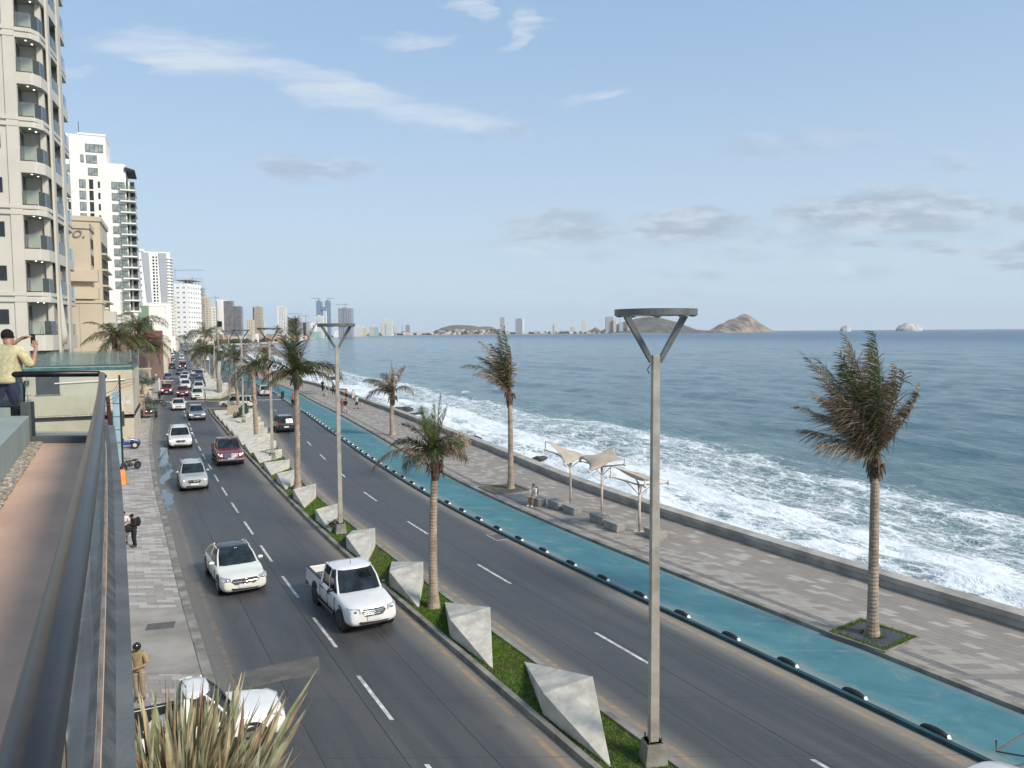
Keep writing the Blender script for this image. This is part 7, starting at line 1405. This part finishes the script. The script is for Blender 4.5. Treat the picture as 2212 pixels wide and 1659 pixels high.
# low buildings and shops beside the street
def low(lab, xr_, yt, Y, wd, dp, mat, name='building', extra=None, cat='building'):
    c = at(xr_, 715, Y); e = bld(name, lab, c, cat); zt = at(xr_, yt, Y).z; MB().box(-wd, 0, 0, dp, 0, zt).build('wall', mat, e); MB().box(-wd - .15, .15, -.15, dp + .1, zt, zt + .25).build('parapet', mat, e)
    for k in range(max(1, int(wd / 3.2))):
        MB().box(-wd + .6 + k * 3.2, -wd + 2.6 + k * 3.2, -.06, -.002, .3, min(2.6, zt * .6)).build('shop_front', dark_glass, e)
    return e, zt
maroon = P('maroon_wall', (.085, .05, .055), .8, .15, .5)
e, z = low('dark maroon restaurant box with small pale lettering behind the slim palms', 309, 757, 138, 8.5, 9, maroon); text('Una T', .62, .03, white_w, e, (-3.4, -.19, z - .75), (math.pi / 2, 0, 0))
e, z = low('brown restaurant building with a red sign band lettered in white', 349, 727, 172, 12, 10, P('brown_wall', (.20, .13, .11), .8, .1, .5)); MB().box(-8.2, .2, -.55, -.16, z - .15, z + 1.35).build('sign_panel', P('sign_red', (.24, .06, .06), .5, .1, .5), e); text('WANA', 1.25, .04, white_w, e, (-5.4, -.62, z + .62), (math.pi / 2, 0, 0)); MB().box(-11.8, .1, -2.4, -.56, z - 1.6, z - 1.3).build('awning', P('awning_maroon', (.25, .06, .06), .8), e)
MB().box(-12, -2, 1, 9, z + .3, z + 3.0).build('upper_floor', P('upper_green_grey', (.14, .17, .15), .7, .1, .4), e)
e, z = low('cream two-storey restaurant with orange lower wall up the street', 366, 738, 235, 12, 10, P('cream_shop', (.60, .55, .44), .8, .1, .3)); MB().box(-11, -.2, -.2, -.01, .2, 3.4).build('orange_wall', P('orange_shop', (.55, .28, .16), .8, .1, .3), e)
e, z = low('white hall with a sloping green gable wall', 358, 662, 330, 16, 14, white_w, 'gabled_hall')
MB().hull([(-9.5, -.35, z + .3), (-6.2, -.35, z + .3), (-6.2, -.1, z + .3), (-9.5, -.1, z + .3)][::-1], [(-12.6, -.9, 5), (-6.6, -.9, 5), (-6.6, -.2, 5), (-12.6, -.2, 5)][::-1]).build('green_panel', P('green_panel', (.16, .24, .17), .7, .1, .2), e)
low('tall plain white side wall right of the green gable', 372, 655, 420, 13, 12, white_w); low('small grey boxy house at the end of the left sidewalk', 388, 733, 520, 8, 8, P('grey_box', (.30, .30, .31), .8, .1, .2)); low('white two-storey house past the gabled hall', 378, 727, 430, 10, 9, white_w)
low('cream house with terrace far up the left side', 384, 736, 470, 9, 9, P('cream_shop', (.60, .55, .44), .8)); low('low cream shop beside the parked cars', 360, 756, 205, 9, 6, P('cream_shop', (.60, .55, .44), .8)); low('low beige garden wall behind the silver palm', 322, 798, 128, 9, .4, beige_w, 'garden_wall', cat='wall')
low('stone faced planter wall at the street corner', 306, 856, 101, 4, 1.2, P('stone_wall', (.36, .28, .22), .9, .35, 2.5, .7), 'stone_planter', cat='planter')
# odds and ends along the left sidewalk
blue_sign = P('light_blue_sign', (.30, .45, .50), .6, .15, .8)
p = G(266, 1010, .1); e = thing('blade_sign', 'tall narrow light blue sign panel standing out from the shop fronts', 'sign', (p.x, p.y, 0), SR * .9); MB().box(-.55, 0, 0, .14, .6, 5.9).build('panel', blue_sign, e)
for z in (2.0, 3.0, 4.0, 5.0): MB().box(-.56, .01, -.02, -.005, z, z + .04).build('joint_strip', black, e)
MB().tube([(-.75, -.1, 0), (-.72, -.15, 3), (-.85, -.1, 5.6)], .14, 8).build('wrapped_post', P('wine_cloth', (.07, .02, .025), .9, .3, 4, .5), e, smooth=True)
p = G(291, 955, .1); e = thing('meter_cabinet', 'dark green wall cabinet with a grey box above it on the white wall corner', 'cabinet', (p.x - .9, p.y, 0), SR); MB().box(-1.2, 0, 0, .3, 1.6, 3.0).build('cabinet', P('cabinet_green', (.02, .06, .05), .6, .2, 2), e); MB().box(-1.1, .05, -.02, .3, 3.2, 4.0).build('meter_box', steel_w, e)
for i, (x, y) in enumerate([(300, 927), (293.5, 942)]):
    p = G(x, y, .1); tag(MB().cyl((0, 0, 0), (0, 0, 1.5 + .2 * i), .055, 10).build('bollard', P('yellow_paint', (.62, .45, .05), .5, .15, 4), loc=p), ['farther yellow pole bollard in front of the buggy', 'nearer yellow pole bollard on the sidewalk'][i], 'bollard')
p = G(263, 1046, .1); e = thing('sandwich_board', 'bright orange A-frame board on the sidewalk at the wall', 'sign', p, .3); MB().hull([(-.3, -.28, 0), (.3, -.28, 0), (.3, -.25, 0), (-.3, -.25, 0)], [(-.24, -.03, 1.0), (.24, -.03, 1.0), (.24, 0, 1.0), (-.24, 0, 1.0)]).build('front_board', P('orange_board', (.75, .28, .06), .6, .1, 3), e); MB().hull([(-.3, .25, 0), (.3, .25, 0), (.3, .28, 0), (-.3, .28, 0)], [(-.24, 0.01, 1.0), (.24, .01, 1.0), (.24, .03, 1.0), (-.24, .03, 1.0)]).build('back_board', P('orange_board', (.75, .28, .06)), e)
wires = MB(); a = at(258, 822, 57); 
for k in range(4): q0 = a + Vector((0, 0, -.3 * k)); q1 = at(228, 850 + 9 * k, 33); wires.tube([q0, q0.lerp(q1, .5) + Vector((0, 0, -.25)), q1], .015, 4)
for k in range(3): wires.tube([a + Vector((0, 0, -.3 * k)), at(291, 818 + 5 * k, 60)], .015, 4)
wires.tube([a + Vector((0, 0, .4)), Vector((a.x, a.y, 0))], .07, 6); tag(wires.build('power_line', black), 'thin black overhead wires gathered on a pole beside the light blue sign', 'wires')
p = G(345, 862, .1); tag(MB().cyl((0, 0, 0), (0, 0, 3.3), .06, 8).box(-.12, .12, -.04, .0, 2.5, 3.2).build('sign_post', white_w, loc=p), 'white thin sign post at the kerb by the stone planter', 'sign post')
p = G(498, 905); e = thing('utility_box', 'beige and green utility box standing on the concrete wedges', 'cabinet', (p.x + 1.0, p.y, .1), .1); MB().box(-1.2, .1, -.5, .5, 0, 1.5).build('housing', P('tan_box', (.42, .36, .26), .8, .1, 2), e, bevel=.02); MB().box(.1, 1.1, -.45, .4, 0, 1.3).build('green_box', P('cabinet_green', (.02, .06, .05)), e, bevel=.02)
for i in range(9):
    y_ = 121 + 2.4 * i; tag(MB().cyl((0, 0, 0), (0, 0, 1.1), .07, 8).build('bollard', P('bollard_dark', (.05, .055, .05), .6, .2, 4), loc=(fC(y_) + .25, y_, 0)), f'thin dark bollard beside the far median island, {nth(i)} from its tip', 'bollard', 'dark bollards beside the far median island')
for i in range(26):
    y_ = 117.5 + 1.9 * i; tag(MB().cyl((0, 0, 0), (0, 0, 1.05), .05, 6).build('fence_post', P('bollard_dark', (.05, .055, .05)), loc=(fB(y_) + .1, y_, .15)), f'dark post of the low fence on the far median kerb, {nth(i)} from its tip', 'fence post', 'posts of the low median fence')
for i, (x, y) in enumerate([(612, 861), (609, 862.5)]): tag(MB().cyl((0, 0, 0), (0, 0, 1.2), .14, 10).build('bollard', black, loc=G(x, y, .01)), ['right one of two stout black bollards by the bike lane gap', 'left one of two stout black bollards by the bike lane gap'][i], 'bollard')

# ------------------------------------------------------------ sea haze
hzm = bpy.data.materials.new('haze_air'); hzm.use_nodes = True; t = NT(hzm.node_tree)
o_ = t.n('ShaderNodeOutputMaterial'); v_ = t.n('ShaderNodeVolumePrincipled', {'Color': (.80, .88, 1.0), 'Density': .00004, 'Anisotropy': .2}); t.t.links.new(v_.outputs[0], o_.inputs['Volume'])
tag(MB().box(-16000, 16000, -400, 8600, -9, 220).build('haze', hzm), 'thin pale sea haze over the whole bay', 'haze', kind='stuff')
